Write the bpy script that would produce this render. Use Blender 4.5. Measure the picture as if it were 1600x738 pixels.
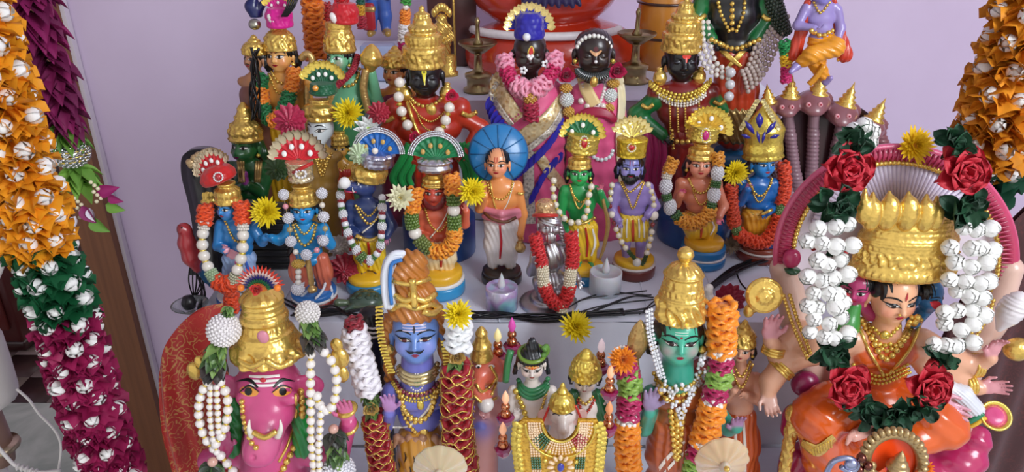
import bpy, math, random
import numpy as np
from mathutils import Vector, Matrix
for _o in list(bpy.data.objects): bpy.data.objects.remove(_o)
SC = bpy.context.scene; COL = SC.collection
random.seed(7); RNG = np.random.RandomState(7)
# ---------------- camera, world, lights, exposure ----------------
FPX = 1155.0; PITCH = math.radians(25.5); CAMH = 0.60
cam = bpy.data.cameras.new('camera'); camo = bpy.data.objects.new('camera', cam); COL.objects.link(camo)
camo.location = (0, 0, CAMH); camo.rotation_euler = (math.pi/2-PITCH, 0, 0)
cam.sensor_width = 36; cam.lens = FPX*36/1600; cam.clip_start = 0.02; cam.clip_end = 50
SC.camera = camo
w = bpy.data.worlds.new('room_air'); SC.world = w; w.use_nodes = True
w.node_tree.nodes['Background'].inputs[0].default_value = (1.0, 0.98, 0.97, 1)
w.node_tree.nodes['Background'].inputs[1].default_value = 0.62
def area(name, loc, target, size, power, col=(1,1,1), sy=None):
    l = bpy.data.lights.new(name, 'AREA'); l.energy = power; l.size = size; l.color = col
    if sy: l.shape = 'RECTANGLE'; l.size_y = sy
    o = bpy.data.objects.new(name, l); COL.objects.link(o); o.location = loc
    d = Vector(target)-Vector(loc); o.rotation_euler = d.to_track_quat('-Z', 'Y').to_euler(); return o
area('ceiling_tube_light', (-0.35, 0.25, 2.0), (0, 1.2, 0.1), 1.3, 68, (1.0, 0.97, 0.93), 0.12)
area('cool_right_area', (1.6, -0.7, 1.35), (0.1, 1.2, 0.1), 0.9, 33, (0.90, 0.95, 1.0), 1.1)  # cool area light from the right behind the camera; no window is modelled
SC.view_settings.view_transform = 'Standard'; SC.view_settings.look = 'None'
SC.view_settings.exposure = 0.50; SC.view_settings.gamma = 1.0
# ---------------- pixel <-> place ----------------
CP, SP = math.cos(PITCH), math.sin(PITCH)
def P(px, py, Y):
    u = (px-800)/FPX; v = (369-py)/FPX; dy = CP+v*SP; t = Y/dy
    return np.array([u*t, Y, CAMH+(-SP+v*CP)*t])
def G(px, py, z):
    u = (px-800)/FPX; v = (369-py)/FPX; t = (z-CAMH)/(-SP+v*CP)
    return np.array([u*t, (CP+v*SP)*t, z])
def scale_at(Y, py=369):
    v = (369-py)/FPX; return (Y/(CP+v*SP))/FPX
# ---------------- materials ----------------
MC = {}
def lin(c):
    if isinstance(c, str):
        c = c.lstrip('#'); c = [int(c[i:i+2], 16)/255 for i in (0, 2, 4)]
        c = [x/12.92 if x <= .04045 else ((x+.055)/1.055)**2.4 for x in c]
    return tuple(c[:3])
def mat(kind, col='#ffffff', **kw):
    key = (kind, str(col), tuple(sorted(kw.items())))
    if key in MC: return MC[key]
    m = bpy.data.materials.new(kind+'_finish'); m.use_nodes = True; nt = m.node_tree; N = nt.nodes; L = nt.links
    b = N['Principled BSDF']; c = lin(col)
    def S(n, v): b.inputs[n].default_value = v
    tc = N.new('ShaderNodeTexCoord')
    def noise(scale, det=3):
        n = N.new('ShaderNodeTexNoise'); n.inputs['Scale'].default_value = scale; n.inputs['Detail'].default_value = det
        L.new(tc.outputs['Object'], n.inputs['Vector']); return n
    def bump(src, st, dist=0.001):
        bp = N.new('ShaderNodeBump'); bp.inputs['Strength'].default_value = st; bp.inputs['Distance'].default_value = dist
        L.new(src, bp.inputs['Height']); L.new(bp.outputs[0], b.inputs['Normal']); return bp
    def vary(src_fac, c, amt):
        mx = N.new('ShaderNodeMix'); mx.data_type = 'RGBA'
        mx.inputs[6].default_value = (*[x*(1-amt) for x in c], 1); mx.inputs[7].default_value = (*[min(1, x*(1+amt)) for x in c], 1)
        L.new(src_fac, mx.inputs[0]); L.new(mx.outputs[2], b.inputs['Base Color']); return mx
    S('Base Color', (*c, 1))
    if kind in ('paint', 'vpaint'):
        S('Roughness', kw.get('rough', .32)); S('Specular IOR Level', .5); S('Coat Weight', kw.get('coat', .35)); S('Coat Roughness', .12)
        n = noise(220); bump(n.outputs['Fac'], .15, .0006)
        if kind == 'vpaint':
            a = N.new('ShaderNodeAttribute'); a.attribute_name = 'Col'
            mx = N.new('ShaderNodeMix'); mx.data_type = 'RGBA'; mx.blend_type = 'MULTIPLY'; mx.inputs[0].default_value = .35
            n2 = noise(60); L.new(a.outputs['Color'], mx.inputs[6]); L.new(n2.outputs['Fac'], mx.inputs[7]); 
            mm = N.new('ShaderNodeMix'); mm.data_type = 'RGBA'; mm.blend_type = 'MIX'; mm.inputs[0].default_value = .35
            L.new(a.outputs['Color'], mm.inputs[6]); L.new(mx.outputs[2], mm.inputs[7]); L.new(mm.outputs[2], b.inputs['Base Color'])
        else: vary(noise(50).outputs['Fac'], c, .10)
    elif kind == 'gold':
        S('Metallic', .72); S('Roughness', kw.get('rough', .27)); n = noise(160, 4); vary(n.outputs['Fac'], c, .25)
        v = N.new('ShaderNodeTexVoronoi'); v.inputs['Scale'].default_value = 230; L.new(tc.outputs['Object'], v.inputs['Vector']); ad = N.new('ShaderNodeMath'); L.new(v.outputs['Distance'], ad.inputs[0]); L.new(n.outputs['Fac'], ad.inputs[1]); bump(ad.outputs[0], .3, .0014)
    elif kind == 'metal':
        S('Metallic', 1.0); S('Roughness', kw.get('rough', .28)); n = noise(120); vary(n.outputs['Fac'], c, .15); bump(n.outputs['Fac'], .1, .0005)
    elif kind == 'cloth':
        S('Roughness', .85); S('Sheen Weight', .25); n = noise(700, 2); vary(noise(25).outputs['Fac'], c, .10); bump(n.outputs['Fac'], .3, .0005)
    elif kind == 'satin':
        S('Roughness', .38); S('Sheen Weight', .2); S('Specular IOR Level', .45); vary(noise(80).outputs['Fac'], c, .14)
    elif kind == 'petal':
        S('Roughness', .6); S('Subsurface Weight', .0); vary(noise(60).outputs['Fac'], c, .15); bump(noise(400).outputs['Fac'], .2, .0005)
    elif kind == 'pearl':
        S('Roughness', .22); S('Coat Weight', .6); S('Coat Roughness', .08); S('Sheen Weight', .1); vary(noise(40).outputs['Fac'], c, .04)
    elif kind == 'gem':
        S('Roughness', .05); S('Coat Weight', 1.0); S('Specular IOR Level', .9)
    elif kind == 'glass':
        S('Roughness', .08); S('Transmission Weight', kw.get('tw', .85)); S('IOR', 1.45)
    elif kind == 'wax':
        S('Roughness', .35); S('Subsurface Weight', .4); S('Subsurface Scale', .01); S('Transmission Weight', .25)
    elif kind == 'plastic':
        S('Roughness', kw.get('rough', .35)); bump(noise(300).outputs['Fac'], .08, .0005)
    elif kind == 'ink':
        S('Roughness', .4)
    elif kind == 'light':
        S('Emission Color', (*c, 1)); S('Emission Strength', kw.get('e', 2.0))
    MC[key] = m; return m
GOLD = mat('gold', (0.80, .54, .13)); GOLDD = mat('gold', (0.60, .40, .15), rough=.34); BRASS = mat('metal', (0.34, .27, .13), rough=.3)
YGOLD = mat('gold', (.85, .62, .12), rough=.28); SILVER = mat('metal', (.78, .78, .80), rough=.3)
INK = mat('ink', '#0a0a0e'); PEARL = mat('pearl', '#efe8dc'); WHITEP = mat('pearl', '#f2f1ee')
# ---------------- mesh building ----------------
def mesh_np(name, V, F):
    V = np.asarray(V, dtype=np.float32); Fs = F if isinstance(F, list) else [F]
    Fs = [np.asarray(f, dtype=np.int32) for f in Fs if len(f)]
    me = bpy.data.meshes.new(name); me.vertices.add(len(V)); me.vertices.foreach_set('co', V.ravel())
    nl = sum(f.size for f in Fs); npoly = sum(len(f) for f in Fs)
    me.loops.add(nl); me.polygons.add(npoly)
    me.loops.foreach_set('vertex_index', np.concatenate([f.ravel() for f in Fs]))
    tot = np.concatenate([np.full(len(f), f.shape[1], dtype=np.int32) for f in Fs]); st = np.concatenate([[0], np.cumsum(tot)[:-1]]).astype(np.int32)
    me.polygons.foreach_set('loop_start', st)
    me.polygons.foreach_set('use_smooth', np.ones(npoly, dtype=bool))
    me.update(calc_edges=True); me.validate(); return me
def link(name, me, m=None, parent=None, kind=None, label=None):
    o = bpy.data.objects.new(name, me); COL.objects.link(o)
    if m and not me.materials: me.materials.append(m)
    if parent is not None: o.parent = parent
    if kind: o['kind'] = kind
    if label: o['label'] = label
    return o
class MB:
    def __init__(s): s.V = []; s.F = {3: [], 4: []}; s.n = 0
    def add(s, VF, M=None):
        V, F = VF; V = np.asarray(V, float)
        if M is not None: V = V @ M[0].T + M[1]
        for f in (F if isinstance(F, list) else [F]):
            f = np.asarray(f)
            if len(f): s.F[f.shape[1]].append(f+s.n)
        s.V.append(V); s.n += len(V); return s
    def build(s, name, m, parent=None, kind=None, label=None, flat=False):
        me = mesh_np(name, np.concatenate(s.V), [np.concatenate(f) for f in s.F.values() if f])
        if flat: me.polygons.foreach_set('use_smooth', np.zeros(len(me.polygons), dtype=bool))
        return link(name, me, m, parent, kind, label)
def T(loc=(0,0,0), R=None, s=1):
    R = np.eye(3) if R is None else np.asarray(R, float)
    S = np.diag(s) if hasattr(s, '__len__') else np.eye(3)*s
    return (R @ S, np.asarray(loc, float))
def rotm(x=0, y=0, z=0):
    cx, sx, cy, sy, cz, sz = *_cs(x), *_cs(y), *_cs(z)
    return np.array([[cz,-sz,0],[sz,cz,0],[0,0,1]]) @ np.array([[cy,0,sy],[0,1,0],[-sy,0,cy]]) @ np.array([[1,0,0],[0,cx,-sx],[0,sx,cx]])
def _cs(a): a = math.radians(a); return math.cos(a), math.sin(a)
def frame(d, up=(0,0,1)):
    # matrix whose Z column is d
    d = np.asarray(d, float); d = d/(np.linalg.norm(d)+1e-12); u = np.asarray(up, float)
    x = np.cross(u, d); 
    if np.linalg.norm(x) < 1e-4: x = np.cross((0,1,0), d)
    x = x/np.linalg.norm(x); y = np.cross(d, x); return np.stack([x, y, d], 1)
def grid_faces(nu, nv, wrap=False):
    i, j = np.meshgrid(np.arange(nu-1), np.arange(nv if wrap else nv-1), indexing='ij'); i = i.ravel(); j = j.ravel(); k = (j+1) % nv
    return np.stack([i*nv+j, i*nv+k, (i+1)*nv+k, (i+1)*nv+j], 1)
def sph(nu=10, nv=8, r=1.0):
    th = np.linspace(0, math.pi, nv+1); ph = np.arange(nu)*2*math.pi/nu
    V = [(0,0,-r)]+[(r*math.sin(t)*math.cos(p), r*math.sin(t)*math.sin(p), -r*math.cos(t)) for t in th[1:-1] for p in ph]+[(0,0,r)]
    q = grid_faces(nv-1, nu, True)+1; k = np.arange(nu); n = len(V)
    t1 = np.stack([np.zeros(nu, int), 1+(k+1) % nu, 1+k], 1); b = n-1-nu
    t2 = np.stack([np.full(nu, n-1), b+k, b+(k+1) % nu], 1)
    return np.array(V), [q, np.concatenate([t1, t2])]
S_LO = sph(6, 4); S_MD = sph(10, 7); S_HI = sph(20, 14)
def lathe(prof, n=40, relief=None, ell=1.0, nz=None):
    pr = np.asarray(prof, float)
    if nz:
        seg = np.r_[0, np.cumsum(np.hypot(*np.diff(pr, axis=0).T))]; t = np.linspace(0, seg[-1], nz)
        pr = np.stack([np.interp(t, seg, pr[:, 0]), np.interp(t, seg, pr[:, 1])], 1)
    m = len(pr); th = np.arange(n)*2*math.pi/n; tt = np.linspace(0, 1, m)
    Rr = np.repeat(pr[:, :1], n, 1)
    if relief is not None: Rr = Rr+relief(th[None, :], tt[:, None])*(Rr > 1e-5)
    V = np.stack([Rr*np.cos(th), Rr*np.sin(th)*ell, np.repeat(pr[:, 1:2], n, 1)], 2).reshape(-1, 3)
    F = grid_faces(m, n, True)
    V = np.concatenate([V, [[0, 0, pr[0, 1]], [0, 0, pr[-1, 1]]]]); k = np.arange(n); a = m*n
    t1 = np.stack([np.full(n, a), (k+1) % n, k], 1); b = (m-1)*n; t2 = np.stack([np.full(n, a+1), b+k, b+(k+1) % n], 1)
    return V, [F, np.concatenate([t1, t2])]
def cr(pts, n=8, closed=False):
    # catmull-rom
    p = np.asarray(pts, float)
    if len(p) < 3: return np.array([p[0]+(p[-1]-p[0])*t for t in np.linspace(0, 1, n+1)])
    q = np.concatenate([[2*p[0]-p[1]], p, [2*p[-1]-p[-2]]]); out = []
    for i in range(len(p)-1):
        a, b, c, d = q[i:i+4]
        for t in np.linspace(0, 1, n, endpoint=False): out.append(.5*((2*b)+(c-a)*t+(2*a-5*b+4*c-d)*t*t+(3*b-a-3*c+d)*t**3))
    out.append(p[-1]); return np.array(out)
def resample(path, step=None, n=None):
    path = np.asarray(path, float); s = np.r_[0, np.cumsum(np.linalg.norm(np.diff(path, axis=0), axis=1))]
    if n is None: n = max(2, int(round(s[-1]/step))+1)
    t = np.linspace(0, s[-1], n); return np.stack([np.interp(t, s, path[:, k]) for k in range(path.shape[1])], 1)
def plen(path): return float(np.linalg.norm(np.diff(path, axis=0), axis=1).sum())
def tangents(p): t = np.gradient(p, axis=0); return t/(np.linalg.norm(t, axis=1, keepdims=True)+1e-12)
def tube(path, r, n=8, flat=1.0, up=(0,0,1), caps=True):
    p = np.asarray(path, float); t = tangents(p); m = len(p); r = np.broadcast_to(np.asarray(r, float), (m,))
    x = np.cross(np.asarray(up, float), t[0]); 
    if np.linalg.norm(x) < 1e-3: x = np.cross((0.1, 1, 0.2), t[0])
    x = x/np.linalg.norm(x); V = []
    th = np.arange(n)*2*math.pi/n
    for i in range(m):
        x = x-t[i]*np.dot(x, t[i]); x = x/(np.linalg.norm(x)+1e-12); y = np.cross(t[i], x)
        V.append(p[i]+r[i]*(np.cos(th)[:, None]*x+np.sin(th)[:, None]*y*flat))
    V = np.concatenate(V); F = [grid_faces(m, n, True)]
    if caps:
        V = np.concatenate([V, [p[0], p[-1]]]); k = np.arange(n); a = m*n
        F.append(np.concatenate([np.stack([np.full(n, a), (k+1) % n, k], 1), np.stack([np.full(n, a+1), (m-1)*n+k, (m-1)*n+(k+1) % n], 1)]))
    return V, F
def box(sx, sy, sz, b=0.0):
    x, y, z = sx/2, sy/2, sz/2
    if b <= 0:
        V = np.array([(i*x, j*y, k*z) for i in (-1, 1) for j in (-1, 1) for k in (-1, 1)], float)
        return V, np.array([(0,1,3,2),(4,6,7,5),(0,4,5,1),(2,3,7,6),(0,2,6,4),(1,5,7,3)])
    bm_prof = []
    import bmesh
    bm = bmesh.new(); bmesh.ops.create_cube(bm, size=1)
    for v in bm.verts: v.co.x *= sx; v.co.y *= sy; v.co.z *= sz
    bmesh.ops.bevel(bm, geom=list(bm.edges), offset=b, segments=2, affect='EDGES', profile=.5)
    V = np.array([v.co[:] for v in bm.verts]); T3 = []; Q = []
    bmesh.ops.triangulate(bm, faces=[f for f in bm.faces if len(f.verts) > 4])
    for f in bm.faces: (T3 if len(f.verts) == 3 else Q).append([v.index for v in f.verts])
    bm.verts.index_update(); bm.free(); return V, [np.array(Q).reshape(-1, 4), np.array(T3).reshape(-1, 3)]
def beads_mb(pts, r, proto=None):
    mb = MB(); proto = proto or S_LO; r = np.broadcast_to(r, (len(pts),))
    for p, q in zip(pts, r): mb.add(proto, T(p, None, q))
    return mb
# ---------------- signed-distance sculpting (each body ONE continuous mesh) ----------------
class Sdf:
    def __init__(s, k=0.004): s.p = []; s.k = k; s.spots = []
    def ell(s, c, r, col=None, R=None, k=None, sub=False):
        c = np.asarray(c, float); r = np.asarray(r, float)*np.ones(3); R = np.eye(3) if R is None else R
        s.p.append(('e', c, r, R, col, s.k if k is None else k, sub, c-r.max(), c+r.max())); return s
    def cap(s, a, b, ra, rb=None, col=None, k=None, sub=False):
        rb = ra if rb is None else rb; a = np.asarray(a, float); b = np.asarray(b, float); m = max(ra, rb)
        s.p.append(('c', a, b, (ra, rb), col, s.k if k is None else k, sub, np.minimum(a, b)-m, np.maximum(a, b)+m)); return s
    def chain(s, pts, rs, col=None, k=None):
        for i in range(len(pts)-1): s.cap(pts[i], pts[i+1], rs[i], rs[i+1], col, k)
        return s
    def tor(s, c, R, r, n=(0,0,1), col=None, k=None, sub=False):
        c = np.asarray(c, float); s.p.append(('t', c, (R, r), frame(n), col, s.k if k is None else k, sub, c-R-r, c+R+r)); return s
    def bx(s, c, hs, rr=.002, col=None, R=None, k=None, sub=False):
        c = np.asarray(c, float); hs = np.asarray(hs, float); R = np.eye(3) if R is None else R; m = np.linalg.norm(hs)+rr
        s.p.append(('b', c, (hs, rr), R, col, s.k if k is None else k, sub, c-m, c+m)); return s
    @staticmethod
    def dist(pr, X):
        t = pr[0]
        if t == 'e':
            q = X-pr[1].astype(X.dtype); q = q @ pr[3].astype(X.dtype) if pr[3][0, 0] != 1 or pr[3][1, 1] != 1 else q; r = pr[2].astype(X.dtype); q = q/r; k0 = np.sqrt(np.einsum('...i,...i', q, q)); q = q/r; k1 = np.sqrt(np.einsum('...i,...i', q, q))
            return k0*(k0-1)/(k1+1e-9)
        if t == 'c':
            a, b, (ra, rb) = pr[1], pr[2], pr[3]; ba = (b-a).astype(X.dtype); q = X-a.astype(X.dtype); h = np.clip((q @ ba)/(ba @ ba+1e-12), 0, 1); q = q-h[..., None]*ba
            return np.sqrt(np.einsum('...i,...i', q, q))-(ra+(rb-ra)*h)
        if t == 't':
            q = (X-pr[1]) @ pr[3]; return np.hypot(np.hypot(q[..., 0], q[..., 1])-pr[2][0], q[..., 2])-pr[2][1]
        if t == 'b':
            q = np.abs((X-pr[1]) @ pr[3])-pr[2][0]; return np.linalg.norm(np.maximum(q, 0), axis=-1)+np.minimum(q.max(-1), 0)-pr[2][1]
    @staticmethod
    def comb(d, e, k, sub):
        if sub: e = -e; h = np.maximum(k-np.abs(d-e), 0)/k if k > 0 else 0; return np.maximum(d, e)+h*h*k*.25
        h = np.maximum(k-np.abs(d-e), 0)/k if k > 0 else 0; return np.minimum(d, e)-h*h*k*.25
    def ev(s, X):
        d = np.full(X.shape[:-1], 1.0)
        for pr in s.p: d = s.comb(d, s.dist(pr, X), pr[5], pr[6])
        return d
    def spot(s, c, r, col, a=1.0): s.spots.append((np.asarray(c, float), r, lin(col), a)); return s
    def mesh(s, h):
        ps = [p for p in s.p if not p[6]]
        lo = np.min([p[7] for p in ps], 0)-2.5*h; hi = np.max([p[8] for p in ps], 0)+2.5*h
        n = np.ceil((hi-lo)/h).astype(int)+1; D = np.full(n, 3*h+s.k, dtype=np.float32)
        for p in s.p:
            m = p[5]+2*h; i0 = np.clip(np.floor((p[7]-m-lo)/h).astype(int), 0, n-1); i1 = np.clip(np.ceil((p[8]+m-lo)/h).astype(int)+1, 1, n)
            if (i1 <= i0).any(): continue
            ax = [(lo[k]+h*np.arange(i0[k], i1[k])) for k in range(3)]
            X = np.stack(np.meshgrid(*[q.astype(np.float32) for q in ax], indexing='ij'), -1); sl = tuple(slice(i0[k], i1[k]) for k in range(3))
            D[sl] = s.comb(D[sl], s.dist(p, X), p[5], p[6])
        V, F = surface_nets(D, lo, h); return V, F
    def colors(s, V, base):
        w = np.zeros(len(V)); C = np.zeros((len(V), 3)); sg = max(s.k*.12, .0004)
        ds = [(p, s.dist(p, V)) for p in s.p if not p[6]]
        mn = np.min([d for _, d in ds], 0)
        for p, d in ds:
            q = np.exp(-np.minimum((d-mn)/sg, 40)); C += q[:, None]*np.array(lin(p[4]) if p[4] is not None else lin(base)); w += q
        C = C/w[:, None]
        for c, r, col, a in s.spots:
            q = a*np.exp(-((V-c)**2).sum(1)/(r*r)); C = C*(1-q[:, None])+q[:, None]*np.array(col)
        return C
    def build(s, name, h, m=None, parent=None, base='#ffffff', pleat=None, disp=None, label=None, kind=None):
        V, F = s.mesh(h)
        if pleat is not None or disp is not None:
            nm = vnormals(V, F)
            if pleat is not None:
                (dx, dy, dz), lam, amp = pleat; ph = V @ np.array([dx, dy, dz])*2*math.pi/lam; V2 = V+nm*(amp*np.sin(ph+1.5*np.sin(V[:, 2]*60)))[:, None]
            else: V2 = V+nm*disp(V)[:, None]
        else: V2 = V
        if parent is not None and parent.get('category') == 'figurine': V2 = V2.copy(); V2[:, 2] = np.maximum(V2[:, 2], .0004)
        me = mesh_np(name, V2, F)
        if m is None:
            a = me.color_attributes.new('Col', 'FLOAT_COLOR', 'POINT'); C = s.colors(V, base)
            a.data.foreach_set('color', np.concatenate([C, np.ones((len(C), 1))], 1).astype(np.float32).ravel()); m = mat('vpaint')
        return link(name, me, m, parent, kind, label)
    def cast(s, O, D, far=2.0):
        O = np.asarray(O, float).copy(); D = np.asarray(D, float)*np.ones_like(O); D = D/np.linalg.norm(D, axis=-1, keepdims=True)
        t = np.zeros(len(O)); best = np.full(len(O), 9.0); bt = np.zeros(len(O))
        for _ in range(70):
            d = s.ev(O+D*t[:, None]); c = d < best; best[c] = d[c]; bt[c] = t[c]
            t = t+np.where(d > 2e-5, np.maximum(d*.8, 2e-5), 0); t = np.minimum(t, far)
        hit = best < 1.5e-4
        return O+D*np.where(hit, t, bt)[:, None], hit, D
def vnormals(V, F):
    q = V[F]; fn = np.cross(q[:, 2]-q[:, 0], q[:, 3]-q[:, 1]); N = np.zeros_like(V)
    for k in range(4): np.add.at(N, F[:, k], fn)
    return N/(np.linalg.norm(N, axis=1, keepdims=True)+1e-12)
def surface_nets(d, org, h):
    s = d < 0; cnt = np.zeros(np.array(d.shape)-1, dtype=np.uint8)
    for a in (0, 1):
        for b in (0, 1):
            for c in (0, 1): cnt += s[a:d.shape[0]-1+a, b:d.shape[1]-1+b, c:d.shape[2]-1+c]
    act = (cnt > 0) & (cnt < 8); idx = np.argwhere(act); vid = np.full(act.shape, -1, dtype=np.int64); vid[act] = np.arange(len(idx))
    acc = np.zeros((len(idx), 3)); num = np.zeros(len(idx))
    cs = [(a, b, c) for a in (0, 1) for b in (0, 1) for c in (0, 1)]; cv = {q: d[idx[:, 0]+q[0], idx[:, 1]+q[1], idx[:, 2]+q[2]] for q in cs}
    for q in cs:
        for ax in range(3):
            if q[ax] == 0:
                r = list(q); r[ax] = 1; r = tuple(r); da, db = cv[q], cv[r]; m = (da < 0) != (db < 0)
                t = np.where(m, da/(da-db+1e-20), 0); pt = np.array(q, float)[None, :]+t[:, None]*(np.array(r)-np.array(q))
                acc += pt*m[:, None]; num += m
    V = org+h*(idx+acc/num[:, None]); Fs = []
    for ax in range(3):
        o1, o2 = [(1, 2), (2, 0), (0, 1)][ax]
        sa = np.take(s, range(0, d.shape[ax]-1), ax); sb = np.take(s, range(1, d.shape[ax]), ax); e = np.argwhere(sa != sb)
        e = e[(e[:, o1] > 0) & (e[:, o2] > 0) & (e[:, o1] < d.shape[o1]-1) & (e[:, o2] < d.shape[o2]-1)]
        if not len(e): continue
        u1 = np.zeros(3, int); u1[o1] = 1; u2 = np.zeros(3, int); u2[o2] = 1
        g = lambda q: vid[q[:, 0], q[:, 1], q[:, 2]]
        quad = np.stack([g(e-u1-u2), g(e-u2), g(e), g(e-u1)], 1); inside = sa[e[:, 0], e[:, 1], e[:, 2]]
        quad[~inside] = quad[~inside][:, ::-1]; Fs.append(quad)
    F = np.concatenate(Fs); return V, F[(F >= 0).all(1)]
# ---------------- figures: frame in photo pixels at the figure's own depth ----------------
THINGS = []
class Fig:
    def __init__(s, name, label, cat, px, Y, z, group=None):
        s.Y = Y; s.x0 = px; p = P(px, 369, Y)
        # column px is given at the base: find the base pixel row first
        d = -SP*(z-CAMH)+Y*CP; x = (px-800)/FPX*d
        s.o = np.array([x, Y, z]); s.s = d/FPX*.96
        s.root = thing(name, label, cat, s.o, group)
        s.sk = None
    def w(s, px, py, dy=0): return P(px, py, s.Y+dy*s.s)
    def p(s, px, py, dy=0): return P(px, py, s.Y+dy*s.s)-s.o
    def pp(s, pts): return np.array([s.p(*q) for q in pts])
    def drape(s, sd, pts, n=8, off=.4, sm=True):
        q = cr(pts, n) if sm else np.asarray(pts, float)
        W = np.array([P(a[0], a[1], s.Y-.25)-s.o for a in q]); C = np.array([0, 0, CAMH])-s.o
        D = W-C; H, hit, Dn = sd.cast(W, D, .6); return H-Dn*off*s.s
def thing(name, label, cat, loc, group=None):
    o = bpy.data.objects.new(name, None); COL.objects.link(o); o.location = loc; o.empty_display_size = .01
    o['label'] = label; o['category'] = cat
    if group: o['group'] = group
    return o
def tag(o, label, cat, group=None, kind=None):
    o['label'] = label; o['category'] = cat
    if group: o['group'] = group
    if kind: o['kind'] = kind
    return o
# ---------------- heads, hands, painted features ----------------
class Head:
    def __init__(s, F, sd, c, R, yaw=0, pitch=-6, roll=0, col='#ddaa77', kind='human', ears=True, blush=None, wide=1.0):
        s.F = F; s.sd = sd; R = R*1.05; s.c = np.asarray(c, float); s.R = R; s.M = rotm(pitch, roll, yaw) ; s.col = col; k = R*.28
        def e(u, w_, v, ru, rw, rv, kk=k, sub=False, cc=col): sd.ell(s.pt(u, v, w_), (ru*R, rw*R, rv*R), cc, s.M, kk, sub)
        if kind == 'human':
            e(0, .12, .32, .95*wide, 1.0, .98); e(0, -.12, -.35, .78*wide, .74, .72); e(0, -.45, -.82, .30, .26, .20, .3*R)
            for q in (-1, 1):
                e(.42*q, -.50, -.34, .33, .28, .30, .3*R); e(.40*q, -.86, .10, .24, .12, .10, .10*R, True); e(.38*q, -.68, .06, .20, .16, .13, .04*R)
                if ears: e(1.0*wide*q, .12, -.10, .13, .20, .34, .08*R); e(1.02*wide*q, .10, -.52, .09, .10, .14, .08*R)
            sd.cap(s.pt(0, .16, -.82), s.pt(0, -.22, -1.00), .085*R, .13*R, col, .16*R)
            for q in (-1, 1): e(.12*q, -.90, -.27, .085, .09, .075, .06*R)
            e(0, -.78, -.50, .26, .12, .055, .05*R); e(0, -.76, -.60, .20, .12, .06, .04*R)
        if blush:
            for q in (-1, 1): sd.spot(s.pt(.50*q, -.30, -.70), .30*R, blush, .55)
    def pt(s, u, v, w_=0): return s.c+s.M @ np.array([u*s.R, w_*s.R, v*s.R])
    def proj(s, uv, off):
        uv = np.asarray(uv, float); O = s.c+np.stack([uv[:, 0]*s.R, np.full(len(uv), -2.6*s.R), uv[:, 1]*s.R], 1) @ s.M.T
        D = s.M @ np.array([0, 1., 0]); H, hit, Dn = s.sd.cast(O, D, 5*s.R); return H-Dn*off
    def poly(s, name, outline, m, off=.012, parent=None, rings=3):
        o = np.asarray(outline, float); c = o.mean(0); n = len(o); U = [c[None]]
        for r in range(1, rings+1): U.append(c+(o-c)*r/rings)
        P3 = s.proj(np.concatenate(U), off*s.R); k = np.arange(n)
        F3 = np.stack([np.zeros(n, int), 1+k, 1+(k+1) % n], 1); Q = [np.stack([1+(r-1)*n+k, 1+r*n+k, 1+r*n+(k+1) % n, 1+(r-1)*n+(k+1) % n], 1) for r in range(1, rings)]
        return link(name, mesh_np(name, P3, [F3]+([np.concatenate(Q)] if Q else [])), m, parent or s.F.root)
    def stroke(s, name, pts, wd, m, off=.022, parent=None, n=5):
        c = cr(pts, n); t = np.gradient(c, axis=0); t /= np.linalg.norm(t, axis=1, keepdims=True)+1e-9; nn = np.stack([-t[:, 1], t[:, 0]], 1)
        ww = np.interp(np.linspace(0, 1, len(c)), np.linspace(0, 1, len(wd)), wd)[:, None]
        U = np.stack([c-nn*ww, c, c+nn*ww], 1).reshape(-1, 2)
        return link(name, mesh_np(name, s.proj(U, off*s.R), grid_faces(len(c), 3)), m, parent or s.F.root)
    def eyes(s, iris='#1a0d08', wide=1.0, look=0.0, half=False, brow=INK, browy=.36, sx=1.0, lower=True):
        W = mat('paint', '#f4efe8'); I = mat('ink', iris)
        for q in (-1, 1):
            cx, cy = .40*q*sx, .06; h = .085 if half else .125*wide; a = [(cx+.25*math.cos(t), cy+(h*math.sin(t) if math.sin(t) > 0 else .8*h*math.sin(t))) for t in np.linspace(0, 2*math.pi, 17)[:-1]]
            e = s.poly('eye', a, W, .012); ic = (cx+look, cy-(.02 if half else 0)); ir = min(h*.95, .105)
            s.poly('iris', [(ic[0]+.105*math.cos(t), ic[1]+ir*math.sin(t)) for t in np.linspace(0, 2*math.pi, 13)[:-1]], I, .024, e, 2)
            s.stroke('eyeliner', [(cx-.28*q, cy-.03), (cx-.05*q, cy+h*1.05), (cx+.2*q, cy+h*.75), (cx+.40*q, cy+.10)], [.012, .035, .035, .012], INK, .034, e)
            if lower: s.stroke('eyeliner', [(cx-.24*q, cy-.03), (cx, cy-h*.85), (cx+.26*q, cy+.0)], [.008, .014, .01], INK, .03, e)
            if brow: s.stroke('eyebrow', [(.12*q, browy-.05), (.35*q, browy+.06), (.58*q, browy+.05), (.78*q, browy-.09)], [.02, .045, .035, .01], brow, .02)
    def lips(s, col='#b01525', v=-.54, sc=1.0, smile=.03):
        m = mat('paint', col); w_ = .25*sc
        s.poly('lips', [(-w_, v+smile), (-w_*.5, v+.07), (-.04, v+.085), (0, v+.065), (.04, v+.085), (w_*.5, v+.07), (w_, v+smile), (w_*.55, v-.06), (0, v-.10), (-w_*.55, v-.06)], m, .012)
        s.stroke('lip_line', [(-w_*1.05, v+smile), (0, v+.0), (w_*1.05, v+smile)], [.006, .012, .006], mat('ink', '#4a0810'), .024)
    def dot(s, u, v, r, col, name='forehead_mark', ry=None):
        ry = ry or r; return s.poly(name, [(u+r*math.cos(t), v+ry*math.sin(t)) for t in np.linspace(0, 2*math.pi, 13)[:-1]], mat('paint', col), .025, rings=2)
    def mark(s, pts, wd, col, name='forehead_mark'): return s.stroke(name, pts, wd, mat('paint', col), .028)
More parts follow.
